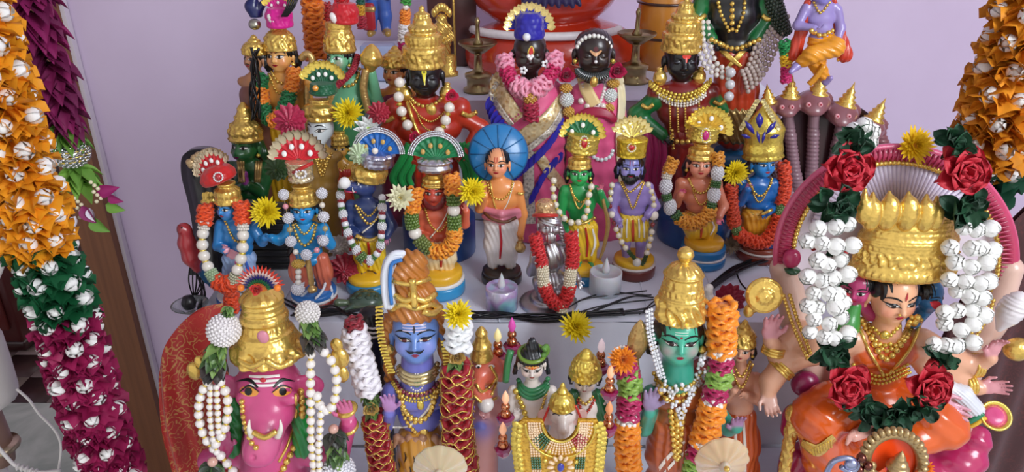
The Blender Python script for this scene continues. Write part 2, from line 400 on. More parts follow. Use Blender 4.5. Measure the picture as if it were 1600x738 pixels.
    def three_lines(s, col='#f6f4f0', y=.52, w_=.5):
        for k in range(3): s.mark([(-w_, y+.13*k-.02), (0, y+.13*k), (w_, y+.13*k-.02)], [.035]*3, col, 'ash_stripe')
def fingers(sd, wrist, d, n, size, col, curl=12, side=1, tip=None, k=None, spread=.12, thumb_out=.36):
    d = np.asarray(d, float); d /= np.linalg.norm(d); n = np.asarray(n, float); n = n-d*(n @ d); n /= np.linalg.norm(n); w_ = np.cross(n, d); S = size; k = k or .035*S
    wr = np.asarray(wrist, float); B = np.stack([w_, d, n], 1)
    sd.ell(wr+d*.27*S, (.225*S, .31*S, .10*S), col, B, .08*S)
    for i, (o, L) in enumerate(((-.165, .40), (-.055, .48), (.055, .45), (.165, .35))):
        o *= side; b = wr+d*.47*S+w_*o*S; a1 = math.radians(curl); a2 = math.radians(curl*2.4); sp = d+w_*o*spread*6
        sp /= np.linalg.norm(sp); m = b+(sp*math.cos(a1)+n*math.sin(a1))*L*.5*S; t = m+(sp*math.cos(a2)+n*math.sin(a2))*L*.5*S
        sd.cap(b, m, .057*S, .052*S, col, k); sd.cap(m, t, .052*S, .040*S, tip or col, k*.6)
    b = wr+d*.12*S-w_*side*.15*S; m = b-w_*side*thumb_out*.5*S+d*.20*S+n*.05*S; t = m+d*.19*S-w_*side*.03*S+n*.06*S
    sd.cap(b, m, .075*S, .058*S, col, k*2); sd.cap(m, t, .058*S, .045*S, tip or col, k)
# ---------------- relief for embossed gold work ----------------
def relief(specs):
    def f(th, t):
        r = 0*th+0*t
        for sp in specs:
            if sp[0] == 'beads': _, z0, n, a, w_ = sp; r = r+a*np.abs(np.cos(n*th/2))**1.2*np.exp(-((t-z0)/w_)**2)
            elif sp[0] == 'ring': _, z0, a, w_ = sp; r = r+a*np.exp(-((t-z0)/w_)**2)
            elif sp[0] == 'ribs': _, z0, z1, n, a = sp; g = np.clip((t-z0)/.03, 0, 1)*np.clip((z1-t)/.03, 0, 1); r = r+a*np.abs(np.cos(n*th/2))*g
            elif sp[0] == 'scroll': _, z0, z1, n, m, a = sp; g = np.clip((t-z0)/.03, 0, 1)*np.clip((z1-t)/.03, 0, 1); r = r+a*g*(np.sin(n*th+2.2*np.sin(m*t*6.28))*np.cos(m*t*6.28+1.7*np.sin(n*th))+.5*np.sin(2.3*n*th+9*t*m))
            elif sp[0] == 'petal': _, z0, z1, n, a = sp; q = np.clip((t-z0)/(z1-z0), 0, 1); ph = np.abs(((th*n/6.2832) % 1)-.5)*2; r = r+a*np.clip(1-q-ph*.55, 0, 1)**.5*(t > z0)*(t < z1)
        return r
    return f
def place(name, me, parent, loc=(0,0,0), R=None, s=1.0, m=None, label=None, kind=None):
    o = link(name, me, m, parent, kind, label); A, b = T(loc, R, s); M = Matrix.Identity(4)
    for i in range(3):
        for j in range(3): M[i][j] = float(A[i, j])
        M[i][3] = float(b[i])
    o.matrix_local = M; return o
SH = {}
def shared(key, fn, m):
    if key not in SH:
        V, F = fn(); me = mesh_np(key[0] if isinstance(key, tuple) else key, V, F); me.materials.append(m); SH[key] = me
    return SH[key]
def crown(F, c, M, prof, rl, name='crown', m=None, n=72, nz=44, ell=1.0, s=1.0, label=None, parent=None):
    V, Fc = lathe([(r*s, z*s) for r, z in prof], n, (lambda th, t: rl(th, t)*s) if rl else None, ell, nz)
    mb = MB().add((V, Fc), T(c, M)); return mb.build(name, m or GOLD, parent or F.root, label=label)
# standard crown profiles, unit = head half width
KIRITA = [(.02,0),(.98,0),(1.04,.1),(1.0,.22),(.98,.30),(1.02,.55),(.98,.80),(1.0,.88),(.82,.98),(.84,1.35),(.86,1.45),(.64,1.55),(.66,1.78),(.46,1.95),(.44,2.1),(.30,2.22),(.33,2.35),(.12,2.5),(.15,2.62),(.04,2.72)]
KIR_R = relief([('beads',.10,30,.07,.02),('beads',.20,22,.08,.02),('scroll',.22,.40,9,3,.05),('ring',.41,.05,.012),('beads',.45,24,.05,.015),('ribs',.48,.60,22,.05),('ring',.62,.05,.012),('ribs',.66,.75,16,.05),('ribs',.80,.9,10,.05)])
DOME = [(.02,0),(1.0,0),(1.08,.08),(1.06,.22),(1.0,.30),(1.0,.5),(.92,.75),(.72,.98),(.5,1.1),(.52,1.2),(.40,1.3),(.28,1.38),(.26,1.48),(.16,1.6),(.02,1.68)]
DOM_R = relief([('beads',.24,26,.06,.02),('ring',.30,.05,.012),('scroll',.32,.60,7,3,.07),('ring',.62,.06,.015),('beads',.70,14,.06,.02)])
POT = [(.02,0),(.98,0),(1.05,.08),(1.02,.25),(.9,.35),(.95,.6),(.9,.85),(.62,1.0),(.60,1.12),(.72,1.2),(.70,1.3),(.02,1.34)]
# ---------------- jewellery laid on the modelled surface ----------------
def chain(F, sd, pts, r, name='necklace', m=None, bead=False, parent=None, n=10, off=None, step=None, label=None):
    off = r*.4 if off is None else off
    q = F.drape(sd, pts, n, off); rr = r*F.s
    if bead: q = resample(q, (step or 2.0)*rr); return beads_mb(q, rr, S_LO if r < 4 else S_MD).build(name, m or GOLD, parent or F.root, label=label)
    q = resample(q, rr*1.1); return MB().add(tube(q, rr, 8)).build(name, m or GOLD, parent or F.root, label=label)
def strip(F, sd, pts, wd, m, name, off=.5, n=8, parent=None, th=.8, label=None):
    # flat band following the surface; wd in px
    c = cr(pts, n); t = np.gradient(c[:, :2], axis=0); t /= np.linalg.norm(t, axis=1, keepdims=True)+1e-9; nn = np.stack([-t[:, 1], t[:, 0]], 1)
    ww = np.interp(np.linspace(0, 1, len(c)), np.linspace(0, 1, len(wd)), wd)[:, None]*.5; rows = []
    for k in (-1, -.5, 0, .5, 1): rows.append(c[:, :2]+nn*ww*k)
    U = np.stack(rows, 1).reshape(-1, 2); A = F.drape(sd, U, off=off+th, sm=False); B = F.drape(sd, U, off=off-.6, sm=False); nr = len(c)
    f = grid_faces(nr, 5); nA = len(A); i = np.arange(nr-1)
    sides = [np.stack([i*5, (i+1)*5, (i+1)*5+nA, i*5+nA], 1), np.stack([i*5+4+nA, (i+1)*5+4+nA, (i+1)*5+4, i*5+4], 1)]
    return link(name, mesh_np(name, np.concatenate([A, B]), [np.concatenate([f, f[:, ::-1]+nA]+sides)]), m, parent or F.root, label=label)
def blob(F, c, r, m, name, M=None, parent=None, proto=S_MD, label=None):
    return MB().add(proto, T(c, M, np.asarray(r)*F.s if hasattr(r, '__len__') else r*F.s)).build(name, m, parent or F.root, label=label)
def fanhat(F, c, R, cols, edge, yaw=0, tilt=0, arc=150, jewels='#f8f8f4', n=9, edge_kind='beads', name='fan_headdress', face=-14, jr=.09):
    """pleated cloth fan standing above a crown, c = bottom centre, R in px; gems and edging are its sub-parts"""
    s = F.s; Mx = rotm(face, tilt, yaw); a = np.radians(np.linspace(-arc/2, arc/2, n*6+1)); rr = np.linspace(.12, 1, 6)
    V = []
    for r in rr:
        for i, t in enumerate(a): V.append([math.sin(t)*r*R*s, -r*.05*R*s*math.cos(i*math.pi/3)-.02*R*s, math.cos(t)*r*R*s])
    V = np.array(V); B = V.copy(); B[:, 1] += .03*R*s; nv = len(a); f = grid_faces(6, nv); k = len(V)
    rim = np.arange(nv-1)+5*nv; sd_ = np.stack([rim, rim+1, rim+1+k, rim+k], 1)
    A = T(c, Mx); o = MB().add((np.concatenate([V, B]), [np.concatenate([f[:, ::-1], f+k, sd_])]), A).build(name, cols, F.root)
    e = MB()
    if edge_kind == 'beads':
        for q, rad in ((1.0, .048), (1.09, .048), (1.18, .04)):
            for t in np.radians(np.linspace(-arc/2, arc/2, int(arc/3.3))): e.add(S_LO, T([math.sin(t)*q*R*s, -.04*R*s, math.cos(t)*q*R*s], None, rad*R*s))
        e = MB().add((np.concatenate(e.V), [np.concatenate(x) for x in e.F.values() if x]), A)
    else:
        m = n*2
        for i in range(m):
            t = math.radians(-arc/2+arc*(i+.5)/m); 
            for j in range(2): e.add(petal_vf(.42*R*s, .30*R*s, .02*R*s, -.05*R*s), T([math.sin(t)*.86*R*s, -(.01+.03*(i % 2))*R*s, math.cos(t)*.86*R*s], rotm(0, math.degrees(t), 0)@rotm(8-16*j)))
        e = MB().add((np.concatenate(e.V), [np.concatenate(x) for x in e.F.values() if x]), A)
    e.build('fan_edging', edge, o)
    g = shared(('sequin', str(jewels)), lambda: S_MD, mat('pearl', jewels))
    for t in np.radians(np.linspace(-arc*.36, arc*.36, 3 if R < 30 else 4)):
        p = A[1]+A[0] @ np.array([math.sin(t)*.62*R*s, -.11*R*s, math.cos(t)*.62*R*s]); place('sequin', g, o, p, Mx, (jr*R*s, jr*.7*R*s, jr*1.2*R*s))
    return o
# ---------------- petals, flowers, leaves ----------------
def petal_vf(L, W, cup=0.0, curl=0.0, point=.5, nu=5, nv=3, wave=0):
    """petal lying in XZ: base at origin, grows +Z, faces -Y; cup bends edges, curl bends tip"""
    V = []
    for i in range(nu):
        t = i/(nu-1); wd = W*.5*(math.sin(math.pi*min(1, t*.92+.06)**(.8+point*.4))**(.75))*(1 if t < 1 else (1-point)*.5)
        if point > .8: wd = W*.5*max(.03, math.sin(math.pi*t**.72))**.9
        for j in range(nv):
            q = -1+2*j/(nv-1); V.append([wd*q, -cup*(q*q)*(1 if point <= .8 else 4*t*(1-t))+curl*t*t+wave*math.sin(3*q+4*t), L*t])
    return np.array(V), grid_faces(nu, nv)
def flower_mum(name, label, cat, pos, r, m, mc, nrm=(0,-1,.45), layers=5, n=18, group=None, wid=.26, parent=None, core=True):
    """chrysanthemum: long strap petals in layers round a small centre"""
    R = frame(nrm); root = thing(name, label, cat, pos, group) if parent is None else parent; rnd = random.Random(int(pos[0]*9999)+5); base = np.zeros(3) if parent is None else np.asarray(pos)
    mb = MB()
    for l in range(layers):
        el = 12+l*70/layers; L = r*(1.0-.13*l); nn = n-2*l
        for i in range(nn):
            a = 360/nn*(i+.5*l)+rnd.uniform(-6, 6); lift = el+rnd.uniform(-8, 8)
            M = R @ rotm(0, 0, a) @ rotm(90-lift, 0, 0)   # z grows outwards
            M = R @ rotm(0, 0, a) @ rotm(-(90-lift), 0, 0)
            mb.add(petal_vf(L*rnd.uniform(.88, 1.08), r*wid, -r*.03, -r*.10, .3), T(base+R @ np.array([0, 0, .05*r*l]), M))
    o = mb.build('petals', m, root)
    if core: MB().add(S_MD, T(base+R @ np.array([0, 0, .28*r]), R, (.2*r, .2*r, .12*r))).build('flower_centre', mc, root)
    return root
def rose_mb(r, n=16, seed=0, base=(0,0,0), R=None):
    """ruffled rose opening along +Z"""
    rnd = random.Random(seed); mb = MB(); R = np.eye(3) if R is None else R
    for i in range(n):
        t = i/n; a = i*137.5; L = r*(.55+.5*t); lift = 82-66*t; M = R @ rotm(0, 0, a) @ rotm(-(90-lift), 0, 0)
        mb.add(petal_vf(L, r*(.55+.45*t), r*.16*(1-1.6*t), r*.12*(1-t)-r*.18*t, .2, 5, 5, r*.03), T(np.asarray(base)+R @ np.array([0, 0, r*.15*(1-t)]), M))
    return mb
def round_vf(W, cup, curl, wave=.08, n=8, m=9, ph=0):
    V = []
    for i in range(n):
        t = (1-math.cos(math.pi*i/(n-1)))/2; wd = W*(max(t*(1-t), 0)**.5)*(.55+.45*t)+.02
        for j in range(m): q = -1+2*j/(m-1); V.append([wd*q, -cup*q*q*wd*2+curl*t*t+wave*t*t*math.sin(4.2*q+ph)+wave*.6*t**4*math.sin(9*q+2*ph), t])
    return np.array(V), grid_faces(n, m)
# ---------------- garlands ----------------
def fold_vf(r, n=6, seed=0, th=.11, amp=.13):
    """one soft satin fold: a flattened, undulating ring"""
    m = 26; a = np.arange(m)*2*math.pi/m; ph = seed*math.pi/1.0+seed*.37; V = []
    Rm = r*(.74+.07*np.cos(2*n*a+ph)); z = r*amp*np.sin(n*a+ph)
    for k in range(6):
        b = k*math.pi/3; q = Rm+r*.27*math.cos(b); V.append(np.stack([q*np.cos(a), q*np.sin(a), z+r*th*math.sin(b)*(1+.5*np.cos(n*a+ph))], 1))
    V = np.stack(V, 1).reshape(-1, 3); i, j = np.meshgrid(np.arange(m), np.arange(6), indexing='ij'); i = i.ravel(); j = j.ravel(); return V, np.stack([i*6+j, (i+1) % m*6+j, (i+1) % m*6+(j+1) % 6, i*6+(j+1) % 6], 1)
def sec_ruffle(root, path, r, m, name='ribbon_ruffle', step=.30, n=11, rim=None, kind=None):
    q = resample(path, r*step); t = tangents(q); mb = MB(); rb = MB(); nn = max(4, n//2)
    for i in range(len(q)):
        R = frame(t[i], (0, 1, 0)) @ rotm(((i*37) % 11-5)*2.0, ((i*53) % 11-5)*2.0, 0); vf = fold_vf(r*(.93+.12*((i*7) % 5)/4), nn, i, .62*step if step < .35 else .2, .13 if rim is None else .2)
        mb.add(vf, T(q[i], R))
        if rim is not None: e = vf[0][0::6]; e = np.concatenate([e, e[:1]])*1.01; rb.add(tube(e, r*.05, 4, caps=False), T(q[i], R))
    mb.add(tube(q, r*.6, 8)); o = mb.build(name, m, root, kind)
    if rim is not None: rb.build('gold_edging', rim, o)
    return o
def ruffle_vf(r, th, n=11, amp=.3, seed=0, wave=.25, inner=.25):
    m = n*4; V = []; ph = seed*1.3; a = 2*math.pi*np.arange(m)/m
    for q, rr in enumerate((inner, .62, 1.0)): R = r*rr*(1+(amp*.35*np.cos(n*a+ph) if q == 2 else 0)); V.append(np.stack([R*np.cos(a), R*np.sin(a), th*wave*q*np.sin(n*a+ph+.8*q)], 1))
    return np.concatenate(V), grid_faces(3, m, True)
def sec_pearls(root, path, r, m, px=9, name='pearl', cap=None, gap=0.0, lo=False):
    L = plen(path); n = max(1, int(round(L/(2*r*(1+gap))))); q = resample(path, n=n+1); c = (q[1:]+q[:-1])/2 if n > 1 else [path[len(path)//2]]
    if px >= 4.5:
        me = shared(('pearl', m.name), lambda: S_HI if px > 6 else S_MD, m)
        for k in c: place(name, me, root, k, None, r)
    else: beads_mb(c, r, S_LO).build(name+'_strand', m, root)
    if cap is not None:
        mb = MB(); t = tangents(q)
        for k in range(1, len(q)-1): mb.add(lathe([(.3, -.3), (.5, -.15), (.62, 0), (.5, .15), (.3, .3)], 10), T(q[k], frame(t[k]), r))
        if mb.V: mb.build('gold_spacers', cap, root)
def beadball_vf(r, br=.13, n=150, flat=1.0):
    mb = MB().add(S_MD, T((0,0,0), None, r*.93)); g = math.pi*(3-5**.5)
    for i in range(n):
        z = 1-2*(i+.5)/n; q = math.sqrt(1-z*z); mb.add(S_LO, T((r*.95*q*math.cos(g*i), r*.95*q*math.sin(g*i), r*.95*z), None, r*br))
    return np.concatenate(mb.V), [np.concatenate(f) for f in mb.F.values() if f]
def sec_ball(root, c, r, m, name='beaded_ball', n=150, sq=1.0):
    me = shared(('beaded_ball', m.name, n), lambda: beadball_vf(1.0, 1.6/math.sqrt(n), n), m); return place(name, me, root, c, None, (r, r, r*sq))
def sec_cluster(root, path, r, m, br=.24, name='bead_cluster', seed=1):
    q = resample(path, r*br*1.75); t = tangents(q); mb = MB()
    for i in range(len(q)):
        R = frame(t[i], (0, 1, 0)); nb = int(2*math.pi/(br*2.0))
        for j in range(nb): a = 2*math.pi*(j+.5*(i % 2))/nb; mb.add(S_LO, T(q[i]+R @ np.array([math.cos(a), math.sin(a), 0])*r*.8, None, r*br))
    mb.add(tube(q, r*.75, 8)); return mb.build(name, m, root)
def sec_leaves(root, path, r, cols, L=None, n=7, step=.5, name='leaf', W=.6, lift=38, seed=3, jit=12):
    q = resample(path, r*step); t = tangents(q); rnd = random.Random(seed); L = L or r
    for i in range(len(q)):
        R = frame(t[i], (0, 1, 0))
        for j in range(n):
            a = 360/n*(j+.5*(i % 2))+rnd.uniform(-jit, jit); m = cols[rnd.randrange(len(cols))]
            me = shared((name, m.name, round(W, 2)), lambda: petal_vf(1.0, W, -W*.22, -.22, .9, 7, 3), m)
            M = R @ rotm(0, 0, a) @ rotm(-(90-lift-rnd.uniform(-jit, jit)), 0, 0); place(name, me, root, q[i], M, L*rnd.uniform(.85, 1.1))
def ballpetals(layers):
    mb = MB().add(S_MD, T((0, 0, 0), None, .70))
    for (n, e0, e1, wd, rad, ph, flare) in layers:
        for i in range(n):
            V = []
            for t in np.linspace(0, 1, 6):
                e = math.radians(e0+(e1-e0)*t); w_ = wd*math.sin(math.pi*(.12+.80*t))**.7
                for u in (-1, -.5, 0, .5, 1): az = 2*math.pi*(i+ph)/n+u*w_; R = rad+.04*u*u+flare*t*t; V.append([R*math.cos(e)*math.cos(az), R*math.cos(e)*math.sin(az), R*math.sin(e)])
            mb.add((np.array(V), grid_faces(6, 5)[:, ::-1]))
    return np.concatenate(mb.V), [np.concatenate(f) for f in mb.F.values() if f]
def bud_vf(): return ballpetals([(6, -50, 62, .50, .95, 0, .12)])       # opened jasmine bud, dark heart
def budball_vf(): return ballpetals([(5, -60, 60, .75, .92, 0, .06), (4, -10, 84, .8, .84, .4, .02), (3, 30, 89, .9, .78, .2, 0)])   # closed mogra ball
BUDW = mat('petal', '#f3f3ee')
class Garland:
    """a worn or hanging garland; walks a path given in photo pixels at a real depth"""
    def __init__(s, name, label, cat, F, pts, group=None, dy=0):
        W = np.array([P(q[0], q[1], F.Y+((q[2] if len(q) > 2 else dy))*F.s) for q in pts]); s.o = W[0]; s.F = F; s.u = F.s
        s.root = thing(name, label, cat, s.o, group); s.path = resample(cr(W-s.o, 12), F.s*1.0); s.L = plen(s.path); s.t = 0
    def sub(s, Lpx):
        n = len(s.path); a = int(s.t/s.L*(n-1)); s.t = min(s.L, s.t+Lpx*s.u*s.k); b = int(s.t/s.L*(n-1)); b = min(n-1, max(b, a+2)); a = min(a, b-2); return s.path[a:b+1]
    def run(s, secs):
        tot = sum(q[1] for q in secs); s.k = s.L/(tot*s.u); u = s.u
        mb = MB().add(tube(s.path[::6], .7*u, 5)); mb.build('cord', mat('cloth', '#8a7a50'), s.root)
        for q in secs:
            kind, L, r = q[0], q[1], q[2]; sp = s.sub(L); a = q[3:] 
            if kind == 'ruf': sec_ruffle(s.root, sp, r*u, mat('satin', a[0]), rim=(GOLD if len(a) > 1 and a[1] else None), n=(a[2] if len(a) > 2 else 11), step=(a[3] if len(a) > 3 else .30))
            elif kind == 'pearl': sec_pearls(s.root, sp, r*u, mat('pearl', a[0]), r, cap=(YGOLD if len(a) > 1 and a[1] else None), gap=(a[2] if len(a) > 2 else .04))
            elif kind == 'ball': sec_ball(s.root, sp[len(sp)//2], r*u, mat('pearl', a[0]), n=(a[1] if len(a) > 1 else 120), sq=(a[2] if len(a) > 2 else 1.0))
            elif kind == 'clu': sec_cluster(s.root, sp, r*u, mat('pearl', a[0]), (a[1] if len(a) > 1 else .26))
            elif kind == 'leaf': sec_leaves(s.root, sp, r*u, [mat('satin', c) for c in a[0]], r*u*(a[1] if len(a) > 1 else 1.15), n=(a[2] if len(a) > 2 else 7), W=(a[3] if len(a) > 3 else .6))
            elif kind == 'rose':
                c = sp[len(sp)//2]; rose_mb(r*u, 16, int(r*10), c+np.array([0, -.35*r*u, 0]), frame((0, -1, .3))).build('rose', mat('satin', a[0]), s.root)
            elif kind == 'gap': pass
        return s
# ---------------- the setting ----------------
ZS = 0.0; Z1 = -0.24; Z4 = 0.24; YW = 1.93; FLOOR = CAMH-1.82
def nmat(name, fn):
    m = bpy.data.materials.new(name); m.use_nodes = True; fn(m.node_tree, m.node_tree.nodes, m.node_tree.links, m.node_tree.nodes['Principled BSDF']); return m
def _wall(nt, N, L, b):
    tc = N.new('ShaderNodeTexCoord'); n = N.new('ShaderNodeTexNoise'); n.inputs['Scale'].default_value = 2.2; n.inputs['Detail'].default_value = 5; L.new(tc.outputs['Object'], n.inputs['Vector'])
    r = N.new('ShaderNodeValToRGB'); r.color_ramp.elements[0].position = .3; r.color_ramp.elements[1].position = .72
    r.color_ramp.elements[0].color = (*lin('#cbb8d2'), 1); r.color_ramp.elements[1].color = (*lin('#d8c7e0'), 1)
    L.new(n.outputs['Fac'], r.inputs[0]); L.new(r.outputs[0], b.inputs['Base Color']); b.inputs['Roughness'].default_value = .5
    n2 = N.new('ShaderNodeTexNoise'); n2.inputs['Scale'].default_value = 9; L.new(tc.outputs['Object'], n2.inputs['Vector'])
    bp = N.new('ShaderNodeBump'); bp.inputs['Strength'].default_value = .25; bp.inputs['Distance'].default_value = .01; L.new(n2.outputs['Fac'], bp.inputs['Height']); L.new(bp.outputs[0], b.inputs['Normal'])
WALLM = nmat('lilac_wall_paint', _wall)
def struct(name, VF, m, loc=(0,0,0), R=None, parent=None, s=1):
    mb = MB().add(VF, T(loc, R, s)); o = mb.build(name, m, parent, flat=True)
    if parent is None: o['kind'] = 'structure'
    return o
# doorway right edge follows the wall's vertical edge seen left
XD = P(93, 0, YW)[0]; 
struct('wall_back', box(4.4-0.0, .12, 3.6), WALLM, (XD+.012+2.2, YW+.06, FLOOR+1.8))
struct('wall_left', box(.12, 3.2, 3.6), WALLM, (-3.2, 1.3, FLOOR+1.8))
struct('wall_right', box(.12, 3.2, 3.6), WALLM, (2.75, 1.0, FLOOR+1.8))
struct('ceiling', box(6.4, 4.6, .1), mat('plastic', '#d8d2da', rough=.7), (-.2, .3, FLOOR+3.2))
def _wood(nt, N, L, b):
    tc = N.new('ShaderNodeTexCoord'); mp = N.new('ShaderNodeMapping'); mp.inputs['Scale'].default_value = (30, 30, 1.2); n = N.new('ShaderNodeTexNoise'); n.inputs['Scale'].default_value = 3; n.inputs['Detail'].default_value = 6
    L.new(tc.outputs['Object'], mp.inputs[0]); L.new(mp.outputs[0], n.inputs['Vector']); r = N.new('ShaderNodeValToRGB')
    r.color_ramp.elements[0].color = (*lin('#643a22'), 1); r.color_ramp.elements[1].color = (*lin('#8f5c38'), 1); L.new(n.outputs['Fac'], r.inputs[0]); L.new(r.outputs[0], b.inputs['Base Color']); b.inputs['Roughness'].default_value = .5
WOOD = nmat('brown_door_wood', _wood)
dr = struct('door_1', box(.095, .20, 3.3), WOOD, (XD-.04, YW+.05, FLOOR+1.65))
struct('trim_1', box(.012, .02, 3.3), mat('plastic', '#ddd5dd', rough=.6), (XD+.012, YW-.012, FLOOR+1.65))
def _marble(nt, N, L, b):
    tc = N.new('ShaderNodeTexCoord'); n = N.new('ShaderNodeTexNoise'); n.inputs['Scale'].default_value = 3.5; n.inputs['Detail'].default_value = 8; n.inputs['Distortion'].default_value = 1.5; L.new(tc.outputs['Object'], n.inputs['Vector'])
    r = N.new('ShaderNodeValToRGB'); r.color_ramp.elements[0].color = (*lin('#a9b3ac'), 1); r.color_ramp.elements[1].color = (*lin('#d3d8d2'), 1); r.color_ramp.elements[0].position = .35; r.color_ramp.elements[1].position = .65
    L.new(n.outputs['Fac'], r.inputs[0]); L.new(r.outputs[0], b.inputs['Base Color']); b.inputs['Roughness'].default_value = .2
MARBLE = nmat('pale_marble', _marble)
YT = G(100, 630, FLOOR)[1]
struct('floor', box(6.8, YT+1.6, .1), MARBLE, (0, (YT-1.6)/2, FLOOR-.05))
sub = struct('floor_1', box(4.2, 3.2, .08), mat('cloth', '#4a3c38'), (-2.0, YT+1.6, FLOOR-.052)); sub.name = 'floor_hall'
def _tile(c1, c2):
    def f(nt, N, L, b):
        tc = N.new('ShaderNodeTexCoord'); mp = N.new('ShaderNodeMapping'); mp.inputs['Scale'].default_value = (4, 60, 4); n = N.new('ShaderNodeTexNoise'); n.inputs['Scale'].default_value = 3; n.inputs['Detail'].default_value = 5
        L.new(tc.outputs['Object'], mp.inputs[0]); L.new(mp.outputs[0], n.inputs['Vector']); r = N.new('ShaderNodeValToRGB')
        r.color_ramp.elements[0].color = (*lin(c1), 1); r.color_ramp.elements[1].color = (*lin(c2), 1); L.new(n.outputs['Fac'], r.inputs[0]); L.new(r.outputs[0], b.inputs['Base Color']); b.inputs['Roughness'].default_value = .35
    return f
TD = nmat('dark_floor_tile', _tile('#3a2524', '#4a3130')); TL = nmat('light_floor_tile', _tile('#77655f', '#91807a'))
for key, m in (('td', TD), ('tl', TL)): SH[key] = mesh_np('tile', *[box(.158, .158, .012)[0], box(.158, .158, .012)[1]]); SH[key].materials.append(m)
for i in range(11):
    for j in range(12): place('tile', SH['tl' if (i+j) % 2 else 'td'], sub, (-3.05+i*.16+.2, YT+.085+j*.16, FLOOR-.006))
struct('wall_hall', box(4.2, .1, 3.6), mat('plastic', '#7a5c66', rough=.7), (-2.0, YT+3.2, FLOOR+1.8))
struct('wall_hall_left', box(.1, 3.0, 3.6), mat('plastic', '#7a5c66', rough=.7), (-4.1, YT+1.6, FLOOR+1.8)); struct('ceiling_hall', box(4.2, 3.4, .1), mat('plastic', '#b8a8ac', rough=.7), (-2.0, YT+1.6, FLOOR+3.65))
t = thing('wooden_cabinet', 'dark maroon cabinet edge beyond the doorway at the far left', 'cabinet', (P(-60, 420, 2.9)[0]+.05, 2.9, FLOOR+.05))
MB().add(box(.62, .5, 1.2, .01), T((0, 0, .60))).build('body', mat('paint', '#4a1c1c'), t); MB().add(box(.56, .02, 1.05, .004), T((0, -.262, .60))).build('door', mat('paint', '#5a2422'), t)
MB().add(box(.62, .5, .05, .01), T((0, 0, -.02))).build('plinth', mat('paint', '#301414'), t)
# ---- tiered stand under white cloth ----
CLOTH = mat('cloth', '#dde2ef')
def sheet(x0, x1, y0, y1, z, amp=.0012, nx=160, ny=60, seed=0, vertical=False):
    xs = np.linspace(x0, x1, nx); ys = np.linspace(y0, y1, ny); X, Y = np.meshgrid(xs, ys, indexing='ij'); r = np.random.RandomState(seed)
    H = sum(amp*r.uniform(.3, 1)*np.sin(X*r.uniform(8, 45)+Y*r.uniform(-45, 45)+r.uniform(0, 6)) for _ in range(9))
    V = np.stack([X, z+H*1.0 if vertical else Y, Y if vertical else z+H], -1).reshape(-1, 3)
    F = grid_faces(nx, ny); return V, (F if vertical else F[:, ::-1])
YE = .955; Y4 = 1.335
XL = -.485; XR = .56
STEPS = {}
def stp(name, VF, st): return MB().add(VF, T(-np.array(st.location))).build(name, CLOTH, st)
def solid(x0, x1, y0, y1, z): V, F = box(x1-x0, y1-y0, z-FLOOR-.01); return V+np.array([(x0+x1)/2, (y0+y1)/2, (z+FLOOR)/2-.005]), F
for nm, lab, x0, x1, y0, y1, z, sd_ in (('lower', 'lowest step of the display stand under white cloth, carrying the front row', XL, .63, .45, YE-.004, Z1, 1), ('middle', 'middle step of the display stand under creased white cloth, carrying the painted dolls', XL, XR, YE, Y4-.004, 0, 2), ('upper', 'top step of the display stand under white cloth, carrying two brass lamps', -.42, .50, Y4, YW-.02, Z4, 3)):
    st = thing('display_step', lab, 'step', ((x0+x1)/2, (y0+y1)/2, FLOOR), 'steps of the display stand')
    stp('support', solid(x0, x1, y0+.006, y1, z-.007), st); stp('cloth', sheet(x0, x1, y0, y1, z-.001, .0007, 180, 60, sd_), st)
    stp('cloth', sheet(x0, x1, (Z1 if sd_ == 2 else 0 if sd_ == 3 else -.7), z, y0, .0012, 180, 20, sd_+4, True), st)
    if sd_ == 2:
        mb = MB()
        for k in range(9): x = XL+.12+k*.115; mb.add(tube(np.array([[x, YE, .0005], [x+.004, 1.1, .0005], [x, Y4, .0005]]), .0009, 4))
        stp('fold_crease', (np.concatenate(mb.V), [np.concatenate(f) for f in mb.F.values() if f]), st)
# ---- red and gold brocade at the stand's left, maroon drape at the right ----
def _broc(c1, c2, gold):
    def f(nt, N, L, b):
        tc = N.new('ShaderNodeTexCoord'); n = N.new('ShaderNodeTexNoise'); n.inputs['Scale'].default_value = 40; n.inputs['Detail'].default_value = 2; L.new(tc.outputs['Object'], n.inputs['Vector']); mp = N.new('ShaderNodeMix'); mp.data_type = 'RGBA'; mp.inputs[0].default_value = .05; L.new(tc.outputs['Object'], mp.inputs[6]); L.new(n.outputs['Color'], mp.inputs[7])
        v = N.new('ShaderNodeTexVoronoi'); v.inputs['Scale'].default_value = 62; L.new(mp.outputs[2], v.inputs['Vector']); w_ = N.new('ShaderNodeMath'); w_.operation = 'SINE'; m2 = N.new('ShaderNodeMath'); m2.operation = 'MULTIPLY'; m2.inputs[1].default_value = 17; L.new(v.outputs['Distance'], m2.inputs[0]); L.new(m2.outputs[0], w_.inputs[0])
        n2 = N.new('ShaderNodeTexNoise'); n2.inputs['Scale'].default_value = 14; L.new(tc.outputs['Object'], n2.inputs['Vector']); m3 = N.new('ShaderNodeMath'); m3.operation = 'MULTIPLY'; L.new(w_.outputs[0], m3.inputs[0]); L.new(n2.outputs['Fac'], m3.inputs[1])
        r = N.new('ShaderNodeValToRGB'); r.color_ramp.elements[0].position = .30; r.color_ramp.elements[1].position = .46; L.new(m3.outputs[0], r.inputs[0])
        r.color_ramp.elements[0].color = (*lin(c1), 1); r.color_ramp.elements[1].color = (*lin(c2 if not gold else '#c08a4a'), 1)
        L.new(r.outputs[0], b.inputs['Base Color']); b.inputs['Roughness'].default_value = .5; b.inputs['Sheen Weight'].default_value = .3
    return f
BROC = nmat('red_gold_brocade', _broc('#b0241c', '#b52a22', True)); MAR = nmat('maroon_brocade', _broc('#3e1014', '#521a1c', False))
